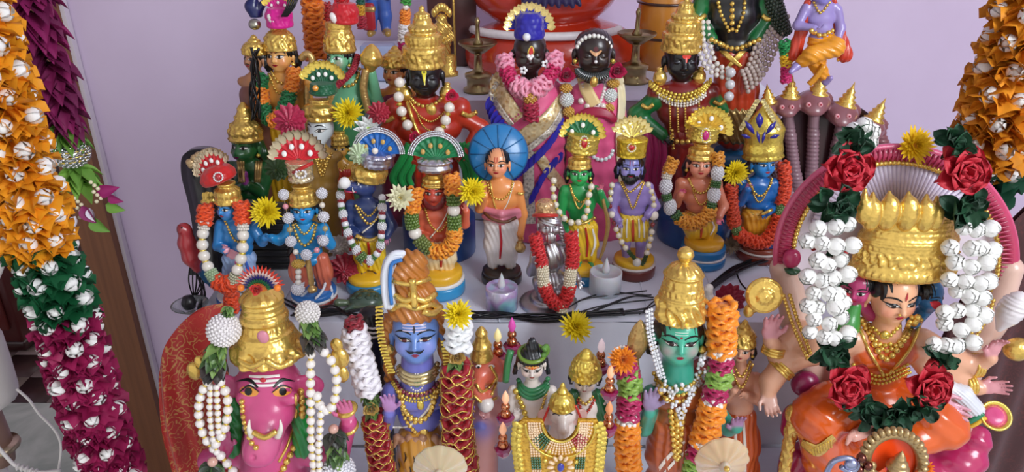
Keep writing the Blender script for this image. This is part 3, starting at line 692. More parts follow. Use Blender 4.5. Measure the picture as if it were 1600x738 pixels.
def drape_cloth(name, label, outline_top, zb, Y, m, depth=.05, folds=5, amp=.012, cat='cloth', back=.02):
    """hanging cloth from a top edge line (world pts), with folds, closed at the back"""
    t = resample(cr(outline_top, 10), n=60); nz = 40; V = []; n = len(t)
    root = thing(name, label, cat, (t[:, 0].mean(), Y, zb))
    for side in (0, 1):
        for i in range(n):
            for j in range(nz+1):
                f = j/nz; x, y, z = t[i]; ph = i/n*folds*6.283; V.append([x+f*.02*math.sin(i/n*3), y+amp*f**.5*math.sin(ph+1.5*f)-(depth*math.sin(min(1, f*3)*1.57))+side*.008, z+(zb-z)*f])
    V = np.array(V)-np.array(root.location); g = grid_faces(n, nz+1); k = n*(nz+1)
    MB().add((V, [g, g[:, ::-1]+k])).build('folded_cloth', m, root); return root
tp = [P(248, 590, .86), P(256, 545, .87), P(280, 510, .89), P(312, 486, .91), P(345, 478, .93)]
drape_cloth('brocade_drape', 'red silk cloth with gold brocade draped over the left end of the stand', tp, Z1-.1, .88, BROC, .03, 3, .008)
tp = [P(x, y, 1.0) for x, y in ((1462, 560), (1500, 480), (1540, 420), (1572, 362), (1610, 322), (1700, 240), (1800, 180))]
drape_cloth('maroon_drape', 'dark maroon patterned cloth hanging behind the big seated figurine at right', tp, FLOOR+.3, .99, MAR, .02, 6, .006)
def crepe_vf(k):
    V = []
    for i in range(6):
        t = i/5; wd = .14+.58*t**.7
        for j in range(11):
            q = -1+j/5; V.append([wd*q*(1-.12*t*q*q), t*(.13*math.sin(j*1.5+k*2)+.09*t*math.sin(j*3.1+k)), t*(1-.30*q**4)+.05*t*math.sin(j*1.5+3*k)])
    return np.array(V), grid_faces(6, 11)
# ---------------- paper garlands hanging at the sides ----------------
def paper_garland(name, label, px, py, Y, ztop, zbot, secs, r, seed, group=None, rmsize=1.0, bs=1.0):
    """vertical string of ruffled crepe rings: each front petal a part; secs = [(z_end, colour)]"""
    c = P(px, py, Y); root = thing(name, label, 'garland', (c[0], Y, zbot), group); rnd = random.Random(seed); X = 0
    MB().add(tube([(0, 0, -.01), (0, 0, (ztop-zbot)*.5), (0, 0, ztop-zbot)], .0015, 5)).build('cord', mat('cloth', '#cfc6a8'), root)
    back = {}; z = ztop; k = 0; budsm = shared(('jasmine_bud',), bud_vf, BUDW)
    while z > zbot:
        col = next(q[1] for q in secs if z >= q[0]); m = mat('petal', col)
        n = 8
        for j in range(n):
            a = 360/n*(j+.5*(k % 2))+rnd.uniform(-9, 9); lift = rnd.uniform(-34, 26); L = r*rnd.uniform(.82, 1.12)
            M = rotm(0, 0, a) @ rotm(-(90-lift), rnd.uniform(-30, 30), 0); fr = -math.cos(math.radians(a))   # outward y component
            key = ('petal', col, rnd.randrange(3)); 
            me = shared(key, lambda: crepe_vf(key[2]), m)
            if fr > -.25: back.setdefault(col, MB()).add((crepe_vf(1)[0]*L, crepe_vf(1)[1]), T((0, 0, z-zbot), M))
            else: place('petal', me, root, (0, 0, z-zbot), M, L)
        z -= r*.235; k += 1
    for col, mb in back.items(): mb.build('back_petals', mat('petal', col), root, kind='stuff')
    # jasmine buds ringed round the garland
    z = ztop-.01; k = 0
    while z > zbot+.005:
        for j in range(6):
            a = 60*(j+.5*(k % 2))+rnd.uniform(-8, 8); R0 = r*rnd.uniform(.70, .82)
            dd = rotm(0, 0, a) @ np.array([0, -1, rnd.uniform(-.15, .5)]); place('jasmine_bud', budsm, root, rotm(0, 0, a) @ np.array([0, -R0, 0])+np.array([0, 0, z-zbot+rnd.uniform(-.004, .004)]), frame(dd), r*.255*bs*rnd.uniform(.9, 1.1))
        z -= r*.72; k += 1
    return root
YG = .82; s0 = scale_at(YG)
zz = lambda px, py, Y: P(px, py, Y)[2]
paper_garland('paper_garland', 'orange, green and magenta crepe garland with white jasmine buds hanging at far left', 62, 370, YG, zz(0, -40, YG), zz(190, 790, YG),
    [(zz(60, 392, YG), '#f0a01c'), (zz(90, 492, YG), '#0f5a33'), (-9, '#9a1650')], 52*s0, 3, None)
YR = 1.22; s1 = scale_at(YR, 100)
paper_garland('paper_garland', 'orange crepe garland with white buds and green tip hanging at far right', 1583, 100, YR, zz(1600, -40, YR), zz(1560, 300, YR), [(zz(1560, 252, YR), '#e8961e'), (-9, '#0d4a30')], 58*s1, 5, None, bs=.9)
# magenta leaf garland with crystal ball and ribbon tassel
YM = 1.02; s2 = scale_at(YM, 150); c0 = P(110, 235, YM); zb = zz(140, 372, YM)
root = thing('leaf_garland', 'magenta leaf garland with silver crystal ball and green leaves beside the door frame', 'garland', (c0[0], YM, zb)); rnd = random.Random(4)
def leafring(z, n, L, W, cols, lift, jit=10, ph=0):
    for j in range(n):
        a = 360/n*(j+ph)+rnd.uniform(-jit, jit); col = cols[rnd.randrange(len(cols))]
        me = shared(('leaf', col, round(W, 2)), lambda: petal_vf(1.0, W, W*.35, .22, .9, 8, 5), mat('petal', col)); place('leaf', me, root, (0, 0, z-zb), rotm(0, 0, a) @ rotm(-(90-lift+rnd.uniform(-jit, jit)), 0, 0), L*rnd.uniform(.85, 1.1))
MAG = ['#7c1850', '#8c1c5c', '#6c1448']
z = zz(40, -30, YM); k = 0
while z > zz(110, 188, YM): leafring(z, 10, 50*s2, .56, MAG, -30, 14, .5*(k % 2)); z -= 15*s2; k += 1
for q in (190, 200, 212): leafring(zz(100, q, YM), 8, 44*s2, .5, ['#5c8a34', '#72a040'], -30, 8, .3*q)
sec_ball(root, (0, 0, zz(97, 240, YM)-zb), 28*s2, mat('metal', '#d8dcdc', rough=.15), n=170, sq=.85)
mb = MB()
for q in (-.4, 0, .4): mb.add(tube(np.array([(27.5*s2*math.cos(a)*math.sqrt(1-q*q), 27.5*s2*math.sin(a)*math.sqrt(1-q*q), q*20*s2) for a in np.linspace(0, 6.2832, 25)]), 1.3*s2, 5), T((0, 0, zz(97, 240, YM)-zb)))
mb.build('gold_bands', YGOLD, root)
for q in (262, 272, 284): leafring(zz(110, q, YM), 8, 44*s2, .5, ['#6a9a3c', '#80b048'], -24, 8, .3*q)
rb = MB()
for (x, y, d) in ((120, 325, 0), (146, 300, 3)):
    for j in range(7): rb.add(S_MD, T(P(x+(j % 3-1)*4+j*1.5, y+5*(j-3), YM-.03-.003*d)-np.array(root.location), None, 3.2*s2))
rb.build('seed_beads', mat('pearl', '#e8dfb8'), root)
for (x, y, c, an, L) in ((98, 325, '#8a1c60', 200, 34), (128, 322, '#8a1c60', 150, 34), (152, 302, '#9a2068', 75, 34), (140, 325, '#e6e2ee', 170, 24), (118, 338, '#e6e2ee', 200, 24), (112, 352, '#6a9a3c', 190, 34), (140, 342, '#6a9a3c', 130, 36), (165, 320, '#72a040', 110, 30), (168, 308, '#9a2068', 110, 24)):
    me = shared(('ribbon_leaf', c), lambda: petal_vf(1.0, .62, .22, .2, .9, 6, 5), mat('petal', c)); place('ribbon_leaf', me, root, P(x, y, YM-.035)-np.array(root.location), rotm(-15, 0, 0) @ rotm(0, an, 0), L*s2)
# white pedestal fan edge with cable at the lower left
YF = 1.0; sf = scale_at(YF, 550); WP = mat('plastic', '#d9d4d0')
root = thing('pedestal_fan', 'white plastic appliance with brown foot and white cable at lower left edge', 'fan', (P(-20, 640, YF)[0], YF, FLOOR))
o0 = np.array(root.location); q = lambda x, y, d=0: P(x, y, YF+d)-o0
V = []
prof = [(-140, 500, 40), (-60, 540, 46), (-20, 600, 46), (-8, 640, 40)]
for (x, y, r) in prof: pass
rows = [(470, -40), (528, 0), (570, 14), (612, 27), (625, 26), (640, 6)]
ring = []
for (y, xr) in rows:
    cx = -60; R = (xr-cx)*sf; c = q(cx, y)
    for a in np.linspace(0, 6.2832, 25)[:-1]: ring.append([c[0]+R*math.cos(a), c[1]+R*.6*math.sin(a), c[2]])
MB().add((np.array(ring), grid_faces(len(rows), 24, True)[:, ::-1])).build('housing', WP, root)
MB().add(tube(np.array([q(-95+102*math.cos(a), 390+100*math.sin(a)) for a in np.linspace(-1.6, 1.6, 40)]), 3.2*sf, 8)).build('guard_ring', WP, root)
mb = MB()
for a in np.linspace(-1.2, 1.2, 30): mb.add(tube([q(-95+30*math.cos(a), 390+30*math.sin(a), .02), q(-95+102*math.cos(a), 390+100*math.sin(a))], .8*sf, 4))
mb.build('guard_wires', WP, root)
MB().add(lathe([(0, 0), (.022, 0), (.028, .03), (.026, .12), (.022, .14)], 24), T(q(2, 722))).build('brown_foot', mat('plastic', '#8a6a5c'), root)
MB().add(lathe([(.0295, 0), (.031, .004), (.0295, .01)], 24), T(q(2, 700))).build('foot_band', mat('metal', '#b9a88c'), root)
MB().add(lathe([(0,0),(.03, 0), (.03, CAMH), (0, CAMH)], 16), T((q(-20, 740)[0], 0, 0), None, (1, 1, (q(0, 735)[2])/CAMH))).build('pole', WP, root)
MB().add(lathe([(0,0),(.17, 0), (.16, .03), (0, .04)], 32), T((q(-20, 740)[0], 0, 0))).build('floor_base', WP, root)
MB().add(tube(cr([q(26, 608, -.01), q(45, 625, -.01), q(62, 648, -.01), q(85, 672, -.01), q(95, 695, -.01), q(93, 725, -.01), q(86, 760, -.01)], 8), 2.2*sf, 8)).add(tube(cr([q(-10, 690, -.03), q(8, 712, -.03), q(28, 730, -.03), q(60, 738, -.03), q(95, 736, -.02)], 8), 3.0*sf, 8)).build('cable', mat('plastic', '#e6e2de'), root)
mb = MB()
for j in range(5): mb.add(lathe([(5*sf, -1.4*sf), (6.2*sf, 0), (5*sf, 1.4*sf)], 12), T(q(28+7*j, 730+2*j, -.032), frame((1, 0, -.2))))
mb.build('strain_relief', mat('plastic', '#e6e2de'), root)
# ---------------- standing clay dolls ----------------
def base_rings(F, px, bands, name='base_disc'):
    """bands = [(py_bottom_centre, height_px, halfwidth_px, colour)] stacked turned discs at the doll's foot"""
    z = 0
    for (h, r, col, rr) in bands:
        s = F.s; m = mat('paint', col)
        V = lathe([(0, z), (r*s*.97, z), (r*s, z+.2*h*s), (r*s, z+.75*h*s), (r*s*rr, z+h*s), (0, z+h*s)], 40)
        MB().add(V, T((0, 0, 0))).build(name, m, F.root); z += h*s*.985
    return z
def arm(F, sd, pts, r, col, hand=None, slack=None):
    q = [F.p(*p) for p in pts]; n = len(q); rs = np.linspace(r[0], r[1], n)*F.s
    sd.chain(q, rs, col)
    if hand: d, n_, size, hc = hand[:4]; fingers(sd, q[-1], d, n_, size*F.s, hc, curl=(hand[4] if len(hand) > 4 else 12), side=(hand[5] if len(hand) > 5 else 1))
    return q
def torso(F, sd, head, sh, waist, hip, col, depth=.62, ncol=None):
    """sh, waist, hip = (x, y, halfwidth px)"""
    s = F.s; hx, hy, hr = head; sh = (sh[0], sh[1]-.30*hr, sh[2]); S = F.p(sh[0], sh[1]+.18*(waist[1]-sh[1])); W = F.p(waist[0], waist[1]); H = F.p(hip[0], hip[1])
    nk = F.p(hx, hy+hr*.8, hr*.12)
    sd.cap(nk, F.p(sh[0], sh[1], 0), hr*.52*s, hr*.60*s, ncol or col)
    ch = abs(waist[1]-sh[1])
    sd.ell(S, (sh[2]*.80*s, sh[2]*depth*s*.8, ch*.42*s), col); sd.ell(F.p((sh[0]+waist[0])/2, (sh[1]+waist[1])/2+.1*ch), ((sh[2]*.62+waist[2]*.3)*s, sh[2]*.52*s, ch*.5*s), col)
    sd.ell(W, (waist[2]*s, waist[2]*.75*s, ch*.32*s), col); sd.ell(H, (hip[2]*s, hip[2]*.75*s, max(8, ch*.3)*s), col)
    for q in (-1, 1): sd.ell(F.p(sh[0]+q*sh[2]*.82, sh[1]+ch*.08), (sh[2]*.26*s,)*3, col)
def dhoti(F, top, foot, hw, col, name='dhoti', gap=.5, pleat=True, stripes=None, ank=.55, sd_k=.004, bulge=.12):
    """wrapped lower garment: two tapered trouser legs flowing together, pleated"""
    s = F.s; sd = Sdf(k=hw*.5*s); x, y = top; fx, fy = foot
    sd.ell(F.p(x, y, 0), (hw*1.0*s, hw*.78*s, hw*.42*s), col)
    for q in (-1, 1):
        a = F.p(x+q*hw*.45, y+3, -2); m = F.p((x+fx)/2+q*hw*.52, y*.45+fy*.55, -hw*bulge); b = F.p(fx+q*hw*gap, fy, 0)
        sd.cap(a, m, hw*.58*s, hw*.52*s, col, hw*.25*s); sd.cap(m, b, hw*.52*s, hw*ank*.62*s, col, hw*.25*s)
    sd.cap(F.p(x, y, -hw*.4), F.p(fx, fy-4, -hw*.25), hw*.25*s, hw*.28*s, col, hw*.3*s)
    o = sd.build(name, max(1.15*s, .0009), mat('paint', col), F.root, pleat=((1.0, .3, .35), 7.5*s, .55*s) if pleat else None)
    if stripes:
        for (pts, wd, c) in stripes: strip(F, sd, pts, [wd*.7, wd, wd*.7], mat('paint', c), 'painted_border', off=.9, th=.5)
    return sd
def feet(F, sd, fx, fy, gap, r, col):
    s = F.s
    for q in (-1, 1):
        a = F.p(fx+q*gap, fy-10); b = F.p(fx+q*gap, fy-1); sd.cap(a, b, r*.62*s, r*.6*s, col)
        d = np.array([.12*q, -1, 0]); c = b+np.array([0, 0, -.15*r*s]); sd.cap(c, c+d*r*1.7*s, r*.6*s, r*.5*s, col, r*.4*s)
        for k in range(4): sd.cap(c+d*r*1.5*s+np.array([(k-1.5)*.30*r*s, 0, -.1*r*s]), c+d*r*2.2*s+np.array([(k-1.5)*.33*r*s, 0, -.15*r*s]), r*.2*s, r*.16*s, col, r*.08*s)
def hair(F, H, col='#0c0c12', back=1.0, name='hair', side=True, low=-.2):
    R = H.R; sd = Sdf(k=.25*R); sd.ell(H.pt(0, .38, .18), (R*1.03, R*1.0, R*.92), col, H.M); 
    if side:
        for q in (-1, 1): sd.chain([H.pt(.88*q, .2, .35), H.pt(1.05*q, -.4, .45), H.pt(1.1*q, -1.0, .5)], [.32*R, .30*R, .18*R], col)
    return sd.build(name, R*.075, mat('paint', col), F.root, pleat=((1, .2, .1), .2*R, .02*R))
def earrings(F, H, m=None, r=.16, y=-.5):
    for q in (-1, 1): MB().add(lathe([(0, -1), (.5, -.8), (.9, -.2), (1, .1), (.6, .6), (.2, .9), (0, 1)], 14), T(H.pt(1.04*q, y, -.12), H.M, r*H.R)).build('earring', m or YGOLD, F.root)
HC = lambda F, H, v=.42, w_=.1: (H.pt(0, v, w_), H.M)
FPS = lambda d: np.array(d, float)
ZUP = (0, 0, 1)
def finish(F, sd, skin, h=1.15, name='body'): return sd.build(name, max(h*F.s, .0008), None, F.root, base=skin)
MALEDOLLS = 'painted clay dolls in the middle row'
def newdoll(label, base_px, base_py, group=MALEDOLLS, name='clay_doll', z=0.0, Y=None):
    if Y is None: Y = G(base_px, base_py, z)[1]
    F = Fig(name, label, 'figurine', base_px, Y, z, group); return F
# --- brown turned dwarf with blue parasol ---
F = newdoll('orange-skinned doll in white dhoti under a blue parasol', 784, 437); sd = Sdf(k=4*F.s); sk = '#ef9a55'
zt = base_rings(F, 784, [(14, 33, '#2c2420', .97), (8, 31, '#3a2f28', .9)])
H = Head(F, sd, F.p(777, 256), 17.5*F.s, yaw=-6, pitch=-4, col='#f3a878', blush='#ee7a70')
torso(F, sd, (777, 256, 17), (782, 292, 32), (783, 330, 23), (784, 345, 24), sk)
arm(F, sd, [(757, 296, 0), (750, 326, -3), (757, 306, -24)], (8.5, 6), sk, ((-.05, -.2, 1), (0, -1, -.1), 19, sk, 8, 1))
arm(F, sd, [(809, 297, 0), (817, 335, 0), (813, 365, -10)], (8.5, 6), sk, ((-.1, -.1, -1), (-.6, -1, 0), 20, '#c8813a', 30, -1))
feet(F, sd, 784, 424, 11, 8, sk); body = finish(F, sd, sk)
sp = dhoti(F, (784, 348), (784, 412), 27, '#eee9e6', stripes=[([(781, 352, 0), (783, 380, 0), (781, 405, 0)], 4, '#c8242a')])
H.eyes(); H.lips(); H.mark([(-.12, .40), (-.10, .75)], [.035, .035], '#c22a1c'); H.mark([(.10, .40), (.10, .75)], [.035, .035], '#c22a1c'); H.mark([(-.12, .38), (0, .30), (.10, .38)], [.03]*3, '#c22a1c')
hair(F, H, side=False)
chain(F, sd, [(762, 286), (768, 306), (784, 312), (797, 300), (801, 284)], 2.2, bead=True); chain(F, sd, [(766, 283), (772, 318), (780, 334)], 1.6, 'necklace'); chain(F, sd, [(803, 286), (793, 318), (782, 334)], 1.0, 'sacred_thread', mat('cloth', '#e8e0d0'))
sash = Sdf(k=4*F.s)
for a, b in ((( 758, 338, -4), (784, 346, -22)), ((784, 346, -22), (811, 336, -4)), ((760, 328, -8), (784, 334, -22)), ((784, 334, -22), (809, 330, -6))): sash.cap(F.p(*a), F.p(*b), 5.5*F.s, 5.5*F.s)
sash.build('waist_sash', 1.2*F.s, mat('paint', '#e58a9c'), F.root); MB().add(tube(cr([F.p(757, 333, -14), F.p(770, 343, -26), F.p(790, 347, -29), F.p(806, 340, -22)], 6), 2.6*F.s, 8)).build('belt', mat('paint', '#6b4226'), F.root)
MB().add(tube(cr([F.p(809, 302, -9), F.p(816, 303, -9), F.p(818, 300, 3)], 5), 2.4*F.s, 8)).build('armlet', GOLD, F.root)
MB().add(lathe([(0, -9), (7, -8), (9, -2), (6, 4), (3, 7), (4.5, 9), (0, 9)], 20), T(F.p(813, 385, -16), None, F.s)).build('water_pot', GOLDD, F.root)
Mu = rotm(72, 0, 4); um = MB().add(lathe([(0, 9), (10, 8.5), (28, 5), (42, 0), (46, -4), (44.5, -5.5), (27, 2), (0, 5)], 48, None), T(F.p(779, 240, 14), Mu, F.s)); uo = um.build('parasol_canopy', mat('paint', '#1f78b4'), F.root)
for a in range(12): MB().add(tube([(8, 0, 10), (28, 0, 6.3), (43, 0, 1)], .9, 5), T(F.p(779, 240, 14), Mu @ rotm(0, 0, 30*a), F.s)).build('parasol_rib', mat('paint', '#1a6aa2'), uo)
MB().add(tube([F.p(779, 240, 14), F.p(786, 300, 15), F.p(792, 422, 13)], 2*F.s, 8)).build('parasol_stick', mat('paint', '#8a4a22'), F.root)
# --- bearded orange-red lion-man with green fan ---
F = newdoll('red bearded lion-faced doll with green fan headdress and marigold garland', 688, 453); sd = Sdf(k=4*F.s); sk = '#dd6a4c'
base_rings(F, 688, [(20, 41, '#2e8ec2', .96), (5, 40, '#e8e6e2', 1), (16, 37, '#e8b22a', .9)])
H = Head(F, sd, F.p(679, 300), 18*F.s, yaw=-3, col='#d4503c', blush='#e04838'); torso(F, sd, (679, 300, 17), (683, 334, 32), (686, 366, 23), (686, 378, 24), sk)
sd.ell(H.pt(0, -.30, -.85), (.42*H.R, .28*H.R, .30*H.R), '#c85a4a', H.M)
arm(F, sd, [(660, 340, 0), (652, 366, -4), (668, 372, -20)], (9, 6), sk, ((.6, -.4, .3), (0, -1, 0), 19, sk, 12, 1)); arm(F, sd, [(706, 338, 0), (726, 350, -6), (728, 330, -16)], (9, 6), sk, ((0, -.2, 1), (0, -1, 0), 19, '#e08070', 10, -1))
feet(F, sd, 688, 424, 12, 8, sk); finish(F, sd, sk)
dhoti(F, (687, 380), (688, 420), 25, '#f0d9a8', stripes=[([(687, 384, 0), (689, 400, 0), (689, 418, 0)], 5, '#b02020')]); H.eyes(brow=mat('ink', '#300808')); H.lips(smile=.07); H.three_lines('#f0eee8', .50, .38); H.mark([(0, .4), (0, .8)], [.05, .05], '#c01818')
bd = Sdf(k=.2*H.R)
for k in range(9):
    a = math.radians(-100+25*k); bd.cap(H.pt(.82*math.sin(a), -.35-.15*math.cos(a), -.45), H.pt(.72*math.sin(a), -.75-.55*math.cos(a), -.55), .22*H.R, .16*H.R)
bd.build('beard', H.R*.07, mat('paint', '#6e1618'), F.root, pleat=((1, 0, .2), .15*H.R, .025*H.R))
hair(F, H, '#5a1414'); earrings(F, H)
crown(F, *HC(F, H, .45), [(r*1.0, z*.8) for r, z in POT], relief([('beads', .12, 24, .07, .03), ('ribs', .35, .7, 14, .06)]), s=H.R)
crown(F, F.p(680, 266), H.M, [(.02, 0), (1.3, 0), (1.5, .25), (1.35, .6), (1.45, .8), (.9, 1.1), (.02, 1.2)], relief([('beads', .3, 16, .18, .08), ('beads', .65, 14, .2, .08)]), 'lace_band', mat('metal', '#d8d8dc'), s=H.R*.95)
fanhat(F, F.p(681, 250), 36, mat('satin', '#117a48'), mat('metal', '#dfe3e8', rough=.15), yaw=-5, jewels='#c9a050', arc=160, jr=.10)
chain(F, sd, [(664, 326), (672, 350), (686, 362), (698, 348), (703, 325)], 2.2, bead=True); chain(F, sd, [(702, 326), (690, 350), (672, 372)], 1.1, 'sacred_thread', mat('cloth', '#e8e0d0'))
Garland('marigold_garland', 'garland of orange ruffles, green bead clusters and pearls on the lion-faced doll', 'garland', F, [(706, 274, -12), (708, 300, -22), (709, 330, -28), (710, 356, -32), (708, 378, -34), (690, 394, -36), (668, 388, -34), (651, 369, -30), (643, 345, -26), (645, 318, -20), (650, 296, -12)], 'garlands worn by the dolls').run(
    [('ruf', 26, 13, '#f0952a'), ('clu', 16, 11, '#5c7a2a'), ('pearl', 19, 10, '#efe9de'), ('clu', 18, 11, '#5c7a2a'), ('ruf', 62, 13, '#f29c2c'), ('clu', 24, 11, '#6a7a34'), ('pearl', 20, 10, '#efe9de'), ('clu', 22, 11, '#5c7a2a'), ('ruf', 34, 13, '#f0952a')])
# --- green doll with bow ---
F = newdoll('green-skinned doll in yellow dhoti with golden bow and green crest', 912, 434); sd = Sdf(k=4*F.s); sk = '#259a4e'
base_rings(F, 912, [(16, 33, '#2f86bb', .96), (12, 31, '#eab828', .9)])
H = Head(F, sd, F.p(905, 270), 16*F.s, yaw=-3, col='#2fae58', blush='#4ac070'); torso(F, sd, (905, 270, 16), (906, 298, 29), (908, 336, 19), (910, 350, 20), sk)
arm(F, sd, [(880, 304, 0), (876, 335, -4), (884, 352, -14)], (8, 5.5), sk, ((.3, -.3, -1), (0, -1, 0), 17, sk, 25, 1)); arm(F, sd, [(930, 302, 0), (945, 320, -3), (938, 300, -18)], (8, 5.5), sk, ((.1, -.1, 1), (0, -1, 0), 18, '#c8607a', 8, -1))
feet(F, sd, 914, 412, 9, 7, '#4aa870'); finish(F, sd, sk); dhoti(F, (911, 352), (914, 404), 22, '#ecc22c', stripes=[([(915, 356, 0), (918, 380, 0), (917, 402, 0)], 4, '#c03020'), ([(903, 358, 0), (902, 380, 0), (905, 400, 0)], 4, '#f2ece0'), ([(926, 358, 0), (930, 380, 0), (924, 400, 0)], 4, '#f2ece0')])
H.eyes(); H.lips(); H.mark([(0, .3), (0, .7)], [.05, .03], '#c02020'); hair(F, H); earrings(F, H); sp = sd
crown(F, *HC(F, H, .40), POT, relief([('beads', .12, 24, .07, .03), ('ribs', .35, .7, 12, .06)]), s=H.R*1.05)
crown(F, F.p(908, 236), rotm(0, 8, 0), [(.02, 0), (1.35, 0), (1.45, .15), (1.35, .3), (1.4, 1.3), (1.45, 1.5), (1.2, 1.6), (.02, 1.65)], relief([('scroll', .3, .9, 12, 5, .08)]), 'gold_net_turban', YGOLD, s=H.R)
blob(F, F.p(913, 224, -22), (5, 3, 8), mat('gem', '#c01022'), 'red_gem'); beads_mb([F.p(913+7*math.cos(a), 224+11*math.sin(a), -22) for a in np.linspace(0, 6.28, 17)[:-1]], 1.3*F.s).build('gem_setting', mat('gem', '#f4f4f4'), F.root)
fanhat(F, F.p(910, 214), 28, mat('satin', '#0e6a3a'), YGOLD, yaw=-8, edge_kind='petal', arc=180, jr=.12)
chain(F, sd, [(890, 288), (898, 308), (908, 316), (918, 306), (924, 286)], 2, bead=True); chain(F, sd, [(892, 296), (905, 326), (922, 298)], 1.6)
chain(F, sd, [(889, 342), (908, 350), (930, 340)], 2.8, 'belt')
MB().add(tube(cr([F.p(938, 290, -14), F.p(944, 320, -16), F.p(950, 350, -14), F.p(944, 385, -14), F.p(937, 405, -12)], 8), np.interp(np.linspace(0, 1, 33), [0, .5, 1], [2, 3.6, 2])*F.s, 8)).build('bow', GOLDD, F.root)
Garland('pearl_garland', 'cream pearl garland round the green-skinned doll', 'garland', F, [(866, 276, -4), (864, 300, -10), (872, 330, -18), (890, 348, -24), (905, 348, -28), (917, 335, -28), (919, 310, -26), (926, 286, -14)], 'garlands worn by the dolls').run([('pearl', 100, 5.2, '#e9e0cc', True, .25)])
# --- lilac bearded doll ---
F = newdoll('lilac-skinned doll with black beard and yellow striped dhoti', 989, 426); sd = Sdf(k=4*F.s); sk = '#9a86c8'
base_rings(F, 989, [(18, 35, '#6a2a20', .96), (3, 34.5, '#e8e2dc', 1), (10, 32, '#eab828', .9)])
H = Head(F, sd, F.p(985, 262), 17*F.s, yaw=-4, col='#8c90d8', blush='#b090d0'); torso(F, sd, (985, 262, 16), (989, 294, 30), (989, 328, 20), (989, 342, 21), sk)
arm(F, sd, [(962, 300, 0), (956, 328, -4), (966, 344, -16)], (8.5, 6), sk, ((.4, -.3, -.9), (0, -1, 0), 17, sk, 20, 1)); arm(F, sd, [(1014, 300, 0), (1024, 322, -4), (1012, 336, -16)], (8.5, 6), sk, ((-.6, -.3, -.6), (0, -1, 0), 17, sk, 20, -1))
for q in (-1, 1): sd.chain([F.p(989+q*11, 355, 0), F.p(989+q*12, 380, -3), F.p(989+q*10, 402, 0)], np.array([10, 8, 6])*F.s, sk)
feet(F, sd, 989, 404, 11, 8, '#a880c0'); finish(F, sd, sk)
dhoti(F, (989, 340), (989, 368), 23, '#ecc83c', ank=.9, stripes=[([(989+x, 342, 0), (989+x*1.1, 356, 0), (989+x*1.1, 372, 0)], 3, '#f2ece0') for x in (-16, -9, 9, 16)]+[([(989, 344, 0), (989, 360, 0), (989, 378, 0)], 5, '#d04a30')])
H.eyes(); H.lips(); H.mark([(-.14, .36), (-.12, .8)], [.03, .03], '#b02050'); H.mark([(.14, .36), (.12, .8)], [.03, .03], '#b02050'); hair(F, H); chain(F, sd, [(970, 286), (980, 306), (989, 326), (998, 306), (1006, 286)], 2, bead=True); chain(F, sd, [(972, 284), (984, 300), (1004, 284)], 2, bead=True)
bd = Sdf(k=.25*H.R); bd.ell(H.pt(0, -.95, -.5), (.55*H.R, .42*H.R, .5*H.R)); bd.ell(H.pt(0, -.30, -.74), (.2*H.R, .12*H.R, .07*H.R))
for q in (-1, 1): bd.cap(H.pt(.80*q, -.2, -.25), H.pt(.55*q, -.75, -.5), .16*H.R, .26*H.R); bd.cap(H.pt(.1*q, -.38, -.90), H.pt(.45*q, -.55, -.66), .07*H.R, .07*H.R)
bd.build('beard', H.R*.07, mat('paint', '#0b0b10'), F.root, pleat=((1, 0, .1), .2*H.R, .02*H.R))
crown(F, F.p(986, 244), rotm(0, 0, 0), [(.02, 0), (1.1, 0), (1.25, .06), (1.2, .2), (1.28, 1.3), (1.34, 1.5), (1.28, 1.6), (.02, 1.6)], relief([('beads', .12, 20, .08, .03), ('beads', .85, 24, .1, .04), ('scroll', .3, .75, 10, 3, .03)]), 'gold_turban', mat('gold', (.85, .6, .06)), s=H.R*1.0, ell=.85)
blob(F, F.p(987, 231, -19), (4.5, 2, 4.5), mat('gem', '#c01022'), 'red_gem'); beads_mb([F.p(987+6.5*math.cos(a), 231+6.5*math.sin(a), -19) for a in np.linspace(0, 6.28, 15)[:-1]], 1.2*F.s).build('gem_setting', mat('gem', '#f4f4f4'), F.root)
fanhat(F, F.p(987, 216), 27, mat('gold', (.9, .68, .2)), mat('gold', (.9, .7, .3)), yaw=-3, edge_kind='petal', arc=140, jr=.06, n=5)
Garland('bead_garland', 'cream pearl and small red bead garland on the lilac-skinned doll', 'garland', F, [(957, 284, -2), (953, 318, -8), (960, 350, -16), (972, 380, -20), (988, 400, -26), (1002, 414, -30), (1014, 385, -22), (1020, 350, -16), (1021, 310, -8), (1010, 284, -4)], 'garlands worn by the dolls').run([('pearl', 30, 4.8, '#e9e0cc', True, .2), ('pearl', 8, 4, '#8a2a30'), ('pearl', 16, 6, '#efe6d6'), ('pearl', 8, 4, '#8a2a30'), ('pearl', 40, 4.8, '#e9e0cc', True, .2), ('leaf', 14, 5, ['#46663a']), ('pearl', 14, 7, '#e0ddd2'), ('leaf', 14, 5, ['#46663a']), ('pearl', 40, 4.8, '#e9e0cc', True, .2), ('pearl', 10, 4, '#8a2a30'), ('pearl', 17, 8, '#efe6d6'), ('pearl', 40, 4.8, '#e9e0cc', True, .2)])
